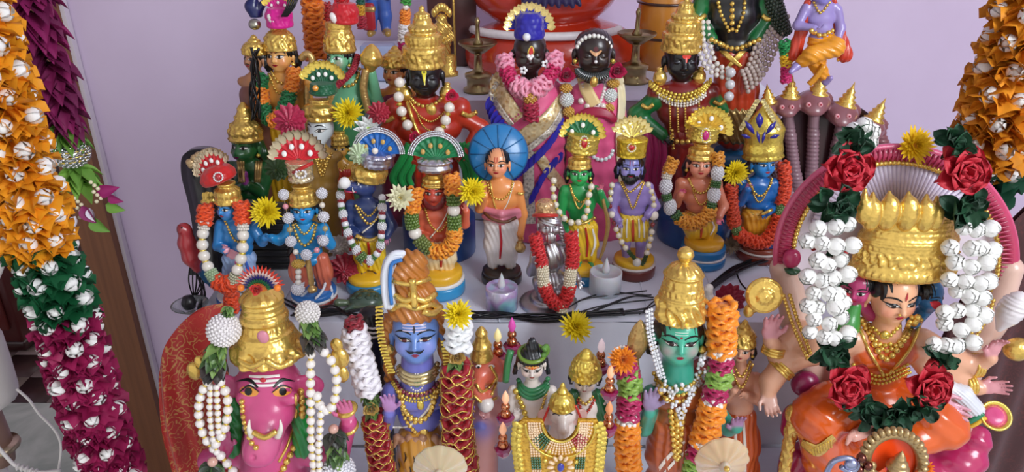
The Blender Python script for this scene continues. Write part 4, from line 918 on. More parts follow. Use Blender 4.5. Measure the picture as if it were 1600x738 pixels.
# --- peach doll with gold fan ---
F = newdoll('peach-skinned doll in yellow dhoti with gold net fan crest and pink gem', 1096, 409); sd = Sdf(k=4*F.s); sk = '#e08868'
base_rings(F, 1096, [(14, 37, '#2b7ab4', .96), (3, 36.5, '#e8e2dc', 1), (14, 35, '#2b7ab4', 1), (12, 31, '#e2a828', .9)])
H = Head(F, sd, F.p(1094, 257), 18*F.s, yaw=-6, col='#eda080', blush='#e07060'); torso(F, sd, (1094, 257, 17), (1092, 288, 34), (1094, 322, 22), (1094, 336, 23), sk)
arm(F, sd, [(1064, 294, 0), (1056, 318, -6), (1064, 304, -20)], (9, 6), sk, ((.1, -.2, 1), (0, -1, 0), 18, '#e8648a', 40, 1)); arm(F, sd, [(1120, 294, 0), (1131, 322, -3), (1124, 338, -16)], (9, 6), sk, ((-.1, -.4, -.7), (0, -1, 0), 19, '#e0708a', 30, -1))
feet(F, sd, 1094, 378, 10, 8, sk); finish(F, sd, sk); dhoti(F, (1094, 338), (1094, 370), 25, '#e6b830', stripes=[([(1094, 342, 0), (1096, 358, 0), (1095, 372, 0)], 4, '#c03a20'), ([(1110, 342, 0), (1116, 355, 0), (1110, 368, 0)], 3, '#f2ece0')])
H.eyes(); H.lips('#c01828'); H.mark([(-.1, .34), (-.1, .75)], [.03, .03], '#c02020'); H.mark([(.1, .34), (.1, .75)], [.03, .03], '#c02020'); hair(F, H); earrings(F, H)
crown(F, *HC(F, H, .40), POT, relief([('beads', .12, 24, .07, .03), ('ribs', .35, .7, 12, .06)]), s=H.R*1.05)
crown(F, F.p(1096, 218), rotm(0, 6, 0), [(.02, 0), (1.15, 0), (1.25, .15), (1.15, .3), (1.2, 1.0), (1.25, 1.2), (1.0, 1.3), (.02, 1.35)], relief([('scroll', .3, .9, 12, 5, .08)]), 'gold_net_turban', YGOLD, s=H.R)
blob(F, F.p(1103, 212, -22), (5, 3, 8), mat('gem', '#c81e78'), 'pink_gem'); beads_mb([F.p(1103+7*math.cos(a), 212+11*math.sin(a), -22) for a in np.linspace(0, 6.28, 17)[:-1]], 1.3*F.s).build('gem_setting', mat('gem', '#f4f4f4'), F.root)
fanhat(F, F.p(1107, 204), 29, mat('cloth', '#caa030'), YGOLD, yaw=-8, tilt=8, edge_kind='petal', arc=185, jr=.12)
chain(F, sd, [(1076, 280), (1086, 298), (1096, 302), (1106, 296), (1112, 280)], 2.4, bead=True); chain(F, sd, [(1078, 282), (1088, 312), (1096, 320), (1106, 310), (1114, 282)], 1.8, bead=True)
chain(F, sd, [(1072, 330), (1094, 338), (1118, 330)], 2.6, 'belt')
Garland('barrel_bead_garland', 'garland of orange ruffles and white beaded barrels on the peach-skinned doll', 'garland', F, [(1122, 240, -8), (1122, 262, -16), (1119, 285, -22), (1113, 316, -28), (1104, 338, -32), (1080, 350, -36), (1058, 338, -32), (1043, 314, -26), (1041, 280, -18), (1052, 250, -8)], 'garlands worn by the dolls').run([('ruf', 18, 10, '#d8922c'), ('ball', 26, 9.5, '#e8e8ec', 110, 1.35), ('clu', 8, 8, '#3c6a30'), ('ball', 26, 9.5, '#e8e8ec', 110, 1.35), ('clu', 8, 8, '#3c6a30'), ('ruf', 62, 11.5, '#e0962e'), ('clu', 10, 9, '#3c6a30'), ('ball', 27, 9.5, '#e8e8ec', 110, 1.35), ('clu', 7, 8, '#3c6a30'), ('ball', 27, 9.5, '#e8e8ec', 110, 1.35), ('clu', 7, 8, '#e0d8c8'), ('ruf', 22, 10, '#d8922c')])
# --- blue doll with tall printed cone crown ---
F = newdoll('blue-skinned doll with tall gold cone crown at the right end of the row', 1184, 400); sd = Sdf(k=4*F.s); sk = '#1668b4'
base_rings(F, 1184, [(14, 36, '#7a2c1e', .96), (3, 35, '#d8d0c8', 1), (8, 33, '#8a3a22', .92), (8, 28, '#1b2a6a', .9)])
H = Head(F, sd, F.p(1192, 256), 17.5*F.s, yaw=14, col='#2486d0', blush='#3a90d8'); torso(F, sd, (1190, 256, 16), (1184, 288, 31), (1184, 318, 20), (1184, 334, 22), sk)
arm(F, sd, [(1158, 294, 0), (1156, 316, -6), (1168, 296, -22)], (9, 6), sk, ((0, -.2, 1), (0, -1, 0), 18, '#c87ab4', 35, 1)); arm(F, sd, [(1209, 294, 0), (1214, 320, -3), (1200, 332, -18)], (9, 6), sk, ((-.8, -.3, -.4), (0, -1, 0), 17, sk, 20, -1))
feet(F, sd, 1184, 372, 10, 8, sk); finish(F, sd, sk); dhoti(F, (1184, 334), (1184, 368), 24, '#d89a2c')
H.eyes(); H.lips(); H.mark([(-.1, .34), (-.1, .75)], [.03, .03], '#e0d040'); H.mark([(.1, .34), (.1, .75)], [.03, .03], '#e0d040'); hair(F, H); earrings(F, H)
chain(F, sd, [(1168, 280), (1180, 302), (1190, 306), (1200, 296), (1206, 280)], 2.4, bead=True); chain(F, sd, [(1170, 284), (1186, 316), (1206, 286)], 1.6, bead=True); chain(F, sd, [(1162, 328), (1184, 336), (1206, 328)], 2.6, 'belt')
cm = H.pt(0, .42, .1); crown(F, cm, rotm(-4, -4, 0), [(.02, 0), (1.25, 0), (1.38, .12), (1.32, .3), (1.42, .6), (1.30, 1.2), (1.4, 1.9), (1.45, 2.1), (1.1, 2.7), (.55, 3.4), (.05, 4.0)], relief([('beads', .16, 24, .1, .02), ('beads', .25, 18, .12, .025), ('scroll', .05, .3, 12, 6, .05)]), 'crown', mat('gold', (.9, .66, .12)), s=H.R*1.18, ell=.8)
def plate(F, pts, dy, m, name, th=1.0, parent=None):
    A = np.array([F.p(x, y, dy) for x, y in pts]); c = A.mean(0); n = len(A); B = A+np.array([0, th*F.s, 0]); V = np.concatenate([A, B, [c], [c+np.array([0, th*F.s, 0])]]); k = np.arange(n); j = (k+1) % n
    return link(name, mesh_np(name, V, [np.stack([k, j, np.full(n, 2*n)], 1), np.stack([j+n, k+n, np.full(n, 2*n+1)], 1), np.stack([k, k+n, j+n, j], 1)]), m, parent or F.root)
def leafpts(x, y, a, L, W): 
    a = math.radians(a); return [(x+L*t*math.sin(a)+W*w_*math.cos(a), y-L*t*math.cos(a)+W*w_*math.sin(a)) for t, w_ in ((0, -.08), (.3, -.4), (.6, -.5), (1, 0), (.6, .5), (.3, .4), (0, .08))]
for (x, y, a, L, W) in ((1187, 200, 0, 24, 12), (1179, 210, -35, 26, 8), (1197, 210, 38, 26, 8), (1173, 216, -70, 16, 6), (1203, 216, 72, 16, 6), (1187, 224, -12, 20, 5), (1191, 224, 14, 20, 5)): plate(F, leafpts(x, y, a, L, W), -29, mat('paint', '#241e8c'), 'blue_motif')
for k in range(10):
    for q in (-1, 1): MB().add(petal_vf(8, 8, 1, 1, .3), T(F.p(1187+q*(27-2.7*k), 203-4.6*k, -16+1.6*k), rotm(0, q*32, 0), F.s)).build('crown_tooth', mat('gold', (.9, .74, .35)), F.root)
Garland('ruffle_garland', 'bright red-orange ruffled garland on the blue doll with the cone crown', 'garland', F, [(1224, 256, 2), (1226, 290, -4), (1220, 325, -14), (1212, 355, -22), (1194, 378, -28), (1172, 376, -28), (1152, 362, -22), (1144, 330, -14), (1143, 292, -6)], 'garlands worn by the dolls').run([('ruf', 62, 11, '#d8431c'), ('clu', 16, 8, '#6a8a4a'), ('ruf', 90, 11.5, '#e0481c'), ('clu', 12, 8, '#6a8a4a'), ('ruf', 60, 11, '#cc4420')])
WH = mat('cloth', '#e8e0d0')
def simple_doll(F, cx, hy, R, shy, shw, wy, ww, hipy, footy, sk, face, dcol, la, ra, yaw=0, pitch=-4, dh=None, **kw):
    """common build: body with head, arms, feet; face painted; dhoti; returns (sd, H)"""
    sd = Sdf(k=4*F.s); H = Head(F, sd, F.p(cx[0], hy), R*F.s, yaw=yaw, pitch=pitch, col=face, blush=kw.get('blush'), kind=kw.get('kind', 'human'))
    torso(F, sd, (cx[0], hy, R*.95), (cx[1], shy, shw), (cx[2], wy, ww), (cx[2], hipy, ww*1.05), sk)
    for a, q in ((la, 1), (ra, -1)):
        if a: arm(F, sd, a[0], (shw*.28, shw*.2), sk, a[1:]+((q,) if len(a) == 6 else ()))
    if footy: feet(F, sd, cx[3], footy, ww*.5, R*.45, sk)
    return sd, H
def smallface(H, mark=None, lip='#b01525'):
    H.eyes(); H.lips(lip)
    if mark:
        for q in (-1, 1): H.mark([(-.1*q, .34), (-.1*q, .72)], [.03, .03], mark)
def pot_crown(F, H, v=.42, s=1.05, z=1.0, prof=POT, m=None, rl=None, el=1.0): return crown(F, *HC(F, H, v), [(r, zz_*z) for r, zz_ in prof], rl or relief([('beads', .12, 24, .07, .03), ('ribs', .35, .7, 12, .06)]), s=H.R*s, m=m, ell=el)
# --- blue doll, far left, red scalloped headdress ---
F = newdoll('blue-skinned doll at the left end with red turban fan and orange pearl garland', 376, 470); sk = '#2a80c4'; sd = Sdf(k=4*F.s)
base_rings(F, 376, [(12, 36, '#3468b0', .95), (4, 34, '#e8e6e4', .95)])
H = Head(F, sd, F.p(357, 324), 17*F.s, yaw=-26, pitch=-2, col='#2e90d8', blush='#6a8ae0'); torso(F, sd, (358, 324, 16), (370, 352, 31), (374, 386, 22), (374, 398, 23), sk)
arm(F, sd, [(344, 358, 0), (340, 385, -5), (352, 392, -22)], (9, 6), sk, ((.2, -.2, .9), (0, -1, 0), 19, '#e09ab0', 25, 1)); arm(F, sd, [(396, 358, 0), (410, 378, -4), (414, 372, -16)], (9, 6), sk, ((1, -.5, -.1), (0, -1, -.3), 20, sk, 10, -1))
finish(F, sd, sk); dhoti(F, (374, 402), (374, 452), 25, '#9ab6e0', stripes=[([(368, 408, 0), (372, 425, 0), (370, 446, 0)], 5, '#d8609a'), ([(384, 408, 0), (388, 425, 0), (382, 446, 0)], 5, '#3a6ac8')])
smallface(H, '#e8d040'); hair(F, H); earrings(F, H)
chain(F, sd, [(352, 346), (364, 372), (374, 378), (382, 368), (388, 346)], 2.4, bead=True); strip(F, sd, [(352, 390), (362, 398), (378, 402)], [10, 16, 10], mat('paint', '#eba8b8'), 'waist_sash')
pot_crown(F, H, z=1.25, s=1.12)
crown(F, F.p(345, 284), rotm(0, -20, -15), [(.02, 0), (1.3, 0), (1.5, .2), (1.45, .6), (1.2, 1.1), (.7, 1.4), (.02, 1.5)], relief([('beads', .22, 22, .08, .03), ('beads', .5, 14, .08, .05), ('ribs', .5, .9, 9, .08)]), 'red_turban', mat('satin', '#c8201e'), s=H.R)
fanhat(F, F.p(336, 270), 30, mat('satin', '#cf1c28'), mat('gold', (.80, .66, .45)), yaw=-12, tilt=-28, edge_kind='petal', arc=150, jr=.11)
blob(F, F.p(341, 277, -26), (4.5, 2.5, 4.5), mat('gem', '#c01022'), 'red_gem'); beads_mb([F.p(341+7*math.cos(a), 277+7*math.sin(a), -26) for a in np.linspace(0, 6.28, 15)[:-1]], 1.5*F.s).build('gem_setting', mat('gem', '#f4f4f4'), F.root)
Garland('pearl_garland', 'garland of big pearls and orange ruffles on the leftmost blue doll', 'garland', F, [(322, 318, -4), (320, 345, -12), (316, 372, -20), (318, 398, -26), (326, 420, -32), (340, 440, -40), (358, 446, -42), (368, 430, -40), (378, 400, -34), (380, 370, -28), (379, 340, -18), (377, 318, -12)], 'garlands worn by the dolls').run([('leaf', 4, 9, ['#e05028'], 1.2), ('ruf', 22, 13, '#e8501c'), ('clu', 8, 9, '#e8e2d8'), ('pearl', 62, 9, '#ece6da', True, .12), ('clu', 14, 10, '#a0b890'), ('ruf', 26, 14, '#e04818'), ('clu', 12, 9, '#b8b89a'), ('pearl', 66, 9, '#ece6da', True, .12), ('clu', 8, 9, '#e8e2d8'), ('ruf', 26, 13, '#e8501c')])
Garland('ruffle_tassel', 'orange ruffle tassel hanging below the leftmost pearl garland', 'tassel', F, [(356, 446, -40), (362, 460, -42), (362, 482, -42)]).run([('ruf', 18, 11, '#d84a20'), ('ruf', 20, 13, '#e04818')])
# --- blue tortoise-avatar doll with outstretched arm ---
F = newdoll('blue-skinned doll with open arms, mace and red fan edged in silver lace', 492, 468); sk = '#2090d0'; sd = Sdf(k=4*F.s)
z = base_rings(F, 492, [(8, 37, '#a03a2c', .97), (4, 37, '#e8e6e4', 1), (8, 36, '#2f72bc', .97)])
mb = Sdf(k=5*F.s); mb.ell(F.p(492, 462), (34*F.s, 34*F.s, 20*F.s)); mb.build('marbled_mound', 1.3*F.s, mat('paint', '#4a86cc'), F.root, pleat=((.4, .2, 1), 12*F.s, .8*F.s))
for k in range(7): a = k*.9; MB().add(tube(cr([F.p(492+33*math.sin(a+.3*t)*(1-.12*t), 468-9*t, -33*math.cos(a+.3*t)*(1-.15*t)-1.0) for t in range(4)], 5), [.6*F.s]+[2.2*F.s]*14+[.5*F.s], 6)).build('painted_wave', mat('paint', '#e6ecf4'), F.root)
H = Head(F, sd, F.p(475, 328), 18*F.s, yaw=4, col='#1c9ae0', blush='#5a90e0'); torso(F, sd, (475, 328, 17), (478, 358, 33), (481, 392, 23), (482, 404, 24), sk)
arm(F, sd, [(450, 364, 0), (436, 376, -3), (424, 372, -12)], (9, 6.5), sk, ((-1, -.3, .1), (0, -1, .2), 20, sk, 10, 1)); arm(F, sd, [(506, 362, 0), (516, 382, -4), (504, 376, -20)], (9.5, 7), sk, ((-.2, -.3, 1), (0, -1, 0), 18, '#d07ac0', 30, -1))
finish(F, sd, sk)
dh = Sdf(k=6*F.s)
for q in (-1, 1): dh.chain([F.p(483+17*q, 404, 0), F.p(486+20*q, 425, 0), F.p(490+17*q, 450, 0)], np.array([13, 14, 10])*F.s)
dh.build('salmon_skirt', 1.2*F.s, mat('paint', '#cf6c52'), F.root, pleat=((1, 0, .2), 8*F.s, .8*F.s))
MB().add(lathe([(0, 0), (7, 2), (8, 8), (3, 12), (4.5, 16), (4, 58), (6, 60), (0, 62)], 20, relief([('beads', .6, 8, .6, .3)]), nz=30), T(F.p(489, 458, -36), rotm(-6, -3, 0), F.s)).build('golden_mace', GOLDD, F.root)
smallface(H, '#c02020'); hair(F, H); earrings(F, H); pot_crown(F, H, z=1.1, s=1.15)
chain(F, sd, [(458, 352), (466, 374), (476, 384), (488, 374), (494, 352)], 2.8, bead=True); chain(F, sd, [(462, 350), (476, 366), (490, 350)], 2.2, bead=True)
crown(F, F.p(471, 281), rotm(0, 0, 0), [(.02, 0), (.95, 0), (1.0, .15), (.92, .4), (1.0, 1.4), (1.1, 1.6), (.02, 1.7)], relief([('scroll', .1, .9, 8, 5, .06)]), 'jewelled_turban', mat('gold', (.78, .66, .42)), s=H.R); MB().add(tube([F.p(458, 270, -17), F.p(474, 262, -23), F.p(489, 254, -15)], 3*F.s, 8)).build('red_band', mat('satin', '#c02018'), F.root)
beads_mb([F.p(470+8*math.cos(a), 266+6*math.sin(a)+6, -22) for a in np.linspace(0, 6.28, 11)[:-1]], 2.2*F.s).build('gem_setting', mat('gem', '#f0f0f4'), F.root)
fanhat(F, F.p(467, 252), 37, mat('satin', '#d01c2c'), mat('metal', '#cfc2a4', rough=.4), yaw=-4, tilt=-3, edge_kind='petal', arc=165, jr=.11)
g = Garland('silver_bead_garland', 'garland of silver beaded balls on the blue doll with open arms', 'garland', F, [(443, 292, -4), (444, 312, -10), (452, 350, -20), (454, 375, -28), (462, 394, -34), (482, 398, -38), (500, 386, -34), (508, 364, -28), (506, 342, -18), (503, 316, -10), (503, 290, -4)], 'garlands worn by the dolls')
g.run([q for k in range(7) for q in (('ball', 17, 8, '#dcdce4', 80), ('pearl', 9, 4.6, ['#e89aa8', '#b0a070', '#e8e0d0'][k % 3], False, 0))][:-1])
Garland('bead_tassel', 'gold ball and silver bead tassel hanging in front of the open-armed blue doll', 'tassel', F, [(466, 398, -38), (466, 412, -40), (466, 440, -40), (465, 458, -38)]).run([('gap', 6, 1), ('ball', 16, 10, '#c8a040', 80, .6), ('pearl', 26, 5, '#e0dcd4'), ('ball', 14, 10, '#e0e0e6', 90)])
# --- boar-headed dark blue doll ---
F = newdoll('dark blue boar-headed doll with blue fan headdress edged in pearls', 578, 448); sk = '#2c3f72'; sd = Sdf(k=4*F.s)
base_rings(F, 578, [(16, 38, '#2f86bb', .96), (12, 34, '#eab828', .9)])
H = Head(F, sd, F.p(568, 292), 18*F.s, yaw=-42, pitch=-22, col='#34457c', kind='boar'); R = H.R
for (u, v, w_, a, b, c) in ((0, .1, .1, .9, .95, .9), (0, -.15, -.8, .55, .8, .48), (0, -.1, -1.5, .38, .4, .34)): sd.ell(H.pt(u, v, w_), (a*R, b*R, c*R), '#34457c', H.M)
for q in (-1, 1): sd.ell(H.pt(.85*q, .55, .2), (.2*R, .12*R, .4*R), '#34457c', H.M @ rotm(0, 25*q, 0)); sd.ell(H.pt(.16*q, -.08, -1.92), (.09*R, .08*R, .09*R), '#101828', H.M, .03*R, True)
torso(F, sd, (572, 292, 18), (574, 322, 32), (576, 356, 22), (577, 368, 23), sk); arm(F, sd, [(548, 328, 0), (544, 356, -5), (556, 366, -20)], (9, 6), sk, ((.6, -.4, -.3), (0, -1, 0), 18, sk, 25, 1)); arm(F, sd, [(600, 328, 0), (612, 352, -4), (604, 368, -14)], (10, 7), sk, ((-.1, -.3, -1), (0, -1, 0), 19, '#c87a9a', 25, -1))
feet(F, sd, 578, 428, 10, 8, sk); finish(F, sd, sk); dhoti(F, (577, 374), (578, 420), 24, '#e6c22a', stripes=[([(575, 378, 0), (577, 398, 0), (576, 418, 0)], 5, '#c02818'), ([(562, 380, 0), (560, 398, 0), (566, 416, 0)], 3, '#f2ece0')])
for q in (-1, 1):
    MB().add(S_MD, T(H.pt(.42*q, .22, -.98), H.M, (.18*R, .08*R, .12*R))).build('eye', mat('paint', '#f4efe8'), F.root); MB().add(S_MD, T(H.pt(.43*q, .22, -1.05), H.M, (.08*R, .04*R, .09*R))).build('iris', INK, F.root)
    MB().add(tube(cr([H.pt(.38*q, -.42, -1.2), H.pt(.5*q, -.3, -1.4), H.pt(.5*q, -.05, -1.5)], 5), np.linspace(.09, .02, 11)*R, 7)).build('tusk', mat('paint', '#f2efe6'), F.root)
MB().add(tube(cr([H.pt(-.45, -.42, -1.0), H.pt(-.2, -.52, -1.55), H.pt(.2, -.52, -1.55), H.pt(.45, -.42, -1.0)], 6), .07*R, 6)).build('lips', mat('paint', '#b02a50'), F.root); blob(F, H.pt(0, .12, -1.95), 9, mat('cloth', '#f2f2f0'), 'white_earth_ball')
crown(F, H.pt(.1, .62, .25), rotm(-6, 10, -10), [(.02, 0), (1.3, 0), (1.42, .15), (1.38, .3), (1.5, .7), (1.35, 1.1), (.8, 1.4), (.6, 1.5), (.02, 1.6)], relief([('beads', .14, 24, .07, .03), ('scroll', .3, .8, 5, 2, .05)]), s=R)
crown(F, F.p(590, 258), rotm(0, 5, 0), [(.02, 0), (1.15, 0), (1.3, .25), (1.2, .5), (1.3, .9), (1.1, 1.1), (.02, 1.2)], relief([('beads', .3, 16, .16, .08), ('beads', .65, 12, .2, .08), ('ring', .5, .1, .05)]), 'lace_band', mat('metal', '#cfd2e8'), s=R)
fanhat(F, F.p(591, 242), 34, mat('satin', '#1766b8'), mat('metal', '#dfe3e8', rough=.15), yaw=-6, tilt=3, jewels='#c9a050', arc=165, jr=.10); blob(F, F.p(586, 236, -16), 5, PEARL, 'pearl_button')
chain(F, sd, [(556, 322), (566, 340), (578, 350), (592, 338), (598, 320)], 2.6, bead=True); chain(F, sd, [(560, 324), (576, 338), (592, 322)], 2.0, bead=True); chain(F, sd, [(598, 322), (584, 348), (566, 364)], 1.3, 'sacred_thread', WH); chain(F, sd, [(556, 368), (577, 376), (598, 367)], 3.4, 'belt')
Garland('barrel_bead_garland', 'garland of white, red and green beads on the boar-headed blue doll', 'garland', F, [(534, 286, 2), (532, 312, -6), (537, 340, -16), (544, 366, -24), (556, 390, -32), (574, 408, -38), (592, 392, -32), (596, 366, -26), (597, 336, -18), (597, 304, -8)], 'garlands worn by the dolls').run(
    [q for k in range(4) for q in (('pearl', 11, 6, '#e6e6ea'), ('clu', 6, 5, '#4a7a3a'), ('ball', 12, 6.5, '#e6e6ea', 70, 1.3), ('clu', 6, 5, '#a03038'))]+[('clu', 10, 9, '#5a7a3a')]+[q for k in range(4) for q in (('clu', 6, 5, '#a03038'), ('ball', 12, 6.5, '#e6e6ea', 70, 1.3), ('clu', 6, 5, '#4a7a3a'), ('pearl', 11, 6, '#e6e6ea'))])
# --- tortoise ---
c = G(572, 476, 0); F = Fig('tortoise_figurine', 'small dark green tortoise figurine on white cloth before the boar-headed doll', 'figurine', 572, c[1], 0); s = F.s; sd = Sdf(k=3*s); tc = '#44594a'
sd.ell((0, 0, 10*s), (27*s, 22*s, 13*s), tc); sd.ell((0, 0, 7*s), (32*s, 26*s, 5*s), '#56684e')
for q in (-1, 1): sd.cap((18*s*q, -18*s, 6*s), (29*s*q, -26*s, 2.5*s), 5*s, 4*s, tc); sd.cap((18*s*q, 14*s, 6*s), (27*s*q, 22*s, 2.5*s), 5*s, 4*s, tc)
sd.cap((-28*s, -6*s, 7*s), (-42*s, -12*s, 10*s), 5*s, 7*s, '#5c6e52'); sd.build('body', 1.1*s, None, F.root, base=tc)
for i, (x, y) in enumerate([(0, 0), (-13, 0), (13, 0), (-7, -11), (7, -11), (-7, 11), (7, 11), (-19, -8), (19, -8)]): 
    h = 10+13*math.sqrt(max(0, 1-(x/27)**2-(y/22)**2)); MB().add(lathe([(5.8, 0), (5.2, 1.1), (0, 1.5)], 6), T((x*s, y*s, h*s-.3*s), frame((x*.012, y*.02, 1)), s)).build('shell_plate', mat('paint', '#3a5040'), F.root)
for q in (-1, 1): MB().add(S_LO, T((-46*s, (-12+4.5*q)*s, 12.5*s), None, 1.3*s)).build('eye', INK, F.root)
# --- small golden-faced lady behind ---
F = newdoll('little yellow-faced lady doll in red behind the boar-headed doll', 534, 385); sd, H = simple_doll(F, (532, 534, 534, 534), 232, 12.5, 258, 20, 290, 16, 305, 0, '#d8a040', '#dcae42', None, ([(518, 264, 0), (514, 285, -4), (526, 288, -16)], (.8, -.3, .2), (0, -1, 0), 13, '#d8a040', 20), ([(549, 264, 0), (555, 285, -4), (543, 288, -16)], (-.8, -.3, .2), (0, -1, 0), 13, '#d8a040', 20), blush='#e07a50')
finish(F, sd, '#d8a040'); smallface(H); hair(F, H); pot_crown(F, H, z=1.2); chain(F, sd, [(522, 252), (533, 268), (545, 252)], 1.8, bead=True)
sk_ = Sdf(k=6*F.s); sk_.chain([F.p(534, 292), F.p(534, 330), F.p(534, 384)], np.array([17, 22, 26])*F.s); sk_.ell(F.p(534, 268), (19*F.s, 13*F.s, 12*F.s)); sk_.build('red_sari', 1.3*F.s, mat('paint', '#b83028'), F.root, pleat=((1, .2, 0), 8*F.s, .7*F.s)); strip(F, sk_, [(520, 262), (536, 290), (550, 320)], [9, 10, 9], mat('paint', '#c8482c'), 'sari_end')
# --- green monkey-faced doll with folded hands ---
F = newdoll('dark green monkey-faced doll with palms joined and gold crown', 385, 400); sd = Sdf(k=4*F.s); sk = '#1d5a2c'; H = Head(F, sd, F.p(384, 229), 21*F.s, yaw=-18, col='#2a6a34')
R = H.R; sd.ell(H.pt(0, -.42, -.85), (.42*R, .36*R, .34*R), '#2f6a3a', H.M); torso(F, sd, (385, 229, 20), (390, 262, 34), (390, 300, 26), (390, 320, 28), sk)
arm(F, sd, [(360, 272, 0), (362, 300, -8), (382, 290, -28)], (10, 7), sk, ((.1, 0, 1), (1, 0, 0), 24, '#b04ab0', 2, 1)); arm(F, sd, [(418, 272, 0), (410, 302, -8), (387, 290, -28)], (10, 7), sk, ((.05, 0, 1), (-1, 0, 0), 24, '#b04ab0', 2, 1))
finish(F, sd, sk); smallface(H, '#d0c030', '#7a1a5a'); hair(F, H, '#12401c'); earrings(F, H); crown(F, *HC(F, H, .42), [(.02, 0), (1.05, 0), (1.12, .1), (1.05, .3), (1.1, .6), (.9, 1.1), (.6, 1.3), (.62, 1.5), (.4, 1.9), (.42, 2.1), (.1, 2.5), (.02, 2.5)], DOM_R, s=R*1.05)
for q in (-1, 1):
    for j in range(3): MB().add(tube(F.drape(sd, [(390+q*(18-4*j), 252), (390+q*(15-3*j), 285)], 6), 2.2*F.s, 6)).build('necklace', GOLDD, F.root)
dh = Sdf(k=6*F.s); dh.chain([F.p(388, 320), F.p(386, 360), F.p(386, 396)], np.array([27, 30, 34])*F.s); dh.build('dark_skirt', 1.5*F.s, mat('paint', '#14301c'), F.root)
# --- black hooded figure behind far-left doll; gold crest; small gold crown face ---
F = newdoll('dark figure with black curved hood and gold crest at the left edge', 345, 425); 
V = cr([(F.p(300, 425)), F.p(306, 370), F.p(300, 320), F.p(288, 270), F.p(290, 240), F.p(310, 232), F.p(335, 236), F.p(352, 255), F.p(365, 300), F.p(372, 360), F.p(380, 425)], 5); V = V-np.array([0, V[0][1], 0])*0; n = len(V); V[:, 1] = 0
c = V.mean(0); A = np.concatenate([V+[0, -.012, 0], V+[0, .012, 0], [c+[0, -.02, 0], c+[0, .02, 0]]]); k = np.arange(n); j = (k+1) % n
link('hood', mesh_np('hood', A, [np.stack([k, np.full(n, 2*n), j], 1), np.stack([j+n, np.full(n, 2*n+1), k+n], 1), np.stack([k, j, j+n, k+n], 1)]), mat('paint', '#101012'), F.root)
rnd = random.Random(2)
for k in range(16): blob(F, F.p(296+k*3.8+rnd.uniform(-3, 3), 262-22*math.sin(k/15*2.6+.4)+rnd.uniform(-2, 5), -16), (5.5+rnd.random()*2, 5, 6), mat('gold', (.72, .52, .28), rough=.45), 'crest_lobe')
sd = Sdf(k=3*F.s); H = Head(F, sd, F.p(329, 322, -8), 14*F.s, yaw=-25, col='#17171c'); sd.cap(F.p(331, 336, -4), F.p(335, 345, 0), 8*F.s, 10*F.s, '#17171c'); sd.chain([F.p(336, 352), F.p(340, 390), F.p(342, 424)], np.array([18, 20, 26])*F.s, '#17171c'); finish(F, sd, '#17171c'); H.eyes(brow=None); pot_crown(F, H, z=1.5)
# black ribbed throne cloth
t = G(430, 478, 0); o = thing('black_ribbed_seat', 'black ribbed box seat between the two leftmost blue dolls', 'seat', (P(432, 440, 1.14)[0], 1.14, 0)); s = scale_at(1.14)
for k in range(9): MB().add(box(62*s, 34*s, 11*s, 3*s), T((0, 0, (6+k*11.5)*s))).build('ribbed_layer', mat('satin', '#0e0e12'), o)
# --- red parrot on black wire stand with blue tail, lens dish ---
F = newdoll('red parrot figurine on a black wire stand at the left edge', 303, 470, None, 'parrot_figurine'); s = F.s; sd = Sdf(k=5*s); rc = '#a83238'
sd.chain([F.p(290, 362), F.p(292, 380), F.p(300, 402), F.p(308, 418)], np.array([10, 13, 14, 8])*s, rc); sd.ell(F.p(287, 358), (10*s,)*3, rc); sd.cap(F.p(282, 356, -6), F.p(280, 364, -12), 4*s, 1.5*s, '#8a2228'); sd.cap(F.p(308, 415), F.p(322, 440), 6*s, 3*s, '#1e5a86'); sd.cap(F.p(312, 412, 2), F.p(330, 446, 4), 7*s, 4*s, '#22628e'); sd.build('body', 1.2*s, None, F.root, base=rc)
MB().add(S_LO, T(F.p(284, 356, -9), None, 1.6*s)).build('eye', INK, F.root)
for k in range(5): MB().add(tube(cr([F.p(298+4*k, 408), F.p(295+6*k, 440, -5+3*k), F.p(303, 468)], 6), 1.2*s, 6)).build('wire', mat('ink', '#0a0a0a'), F.root)
MB().add(lathe([(0, 0), (14, 0), (14, 3), (0, 4)], 24), T((0, 0, 0), None, s)).build('stand_base', mat('plastic', '#151518'), F.root)
c = P(297, 497, .99); F = Fig('glass_dish', 'small clear glass dish with dark knob at the left corner of the step', 'dish', 299, .985, 0); s = F.s
MB().add(lathe([(0, 0), (10, 0), (12, 2), (27, 12), (29, 15), (26, 14), (10, 4), (0, 3)], 36), T((0, 0, 0), None, s)).build('bowl', mat('glass', '#e8ecee'), F.root); MB().add(lathe([(0, 3), (9, 4), (12, 14), (8, 24), (0, 26)], 20), T((-4*s, 6*s, 0), None, s)).build('dark_knob', mat('plastic', '#1c1a1c'), F.root)
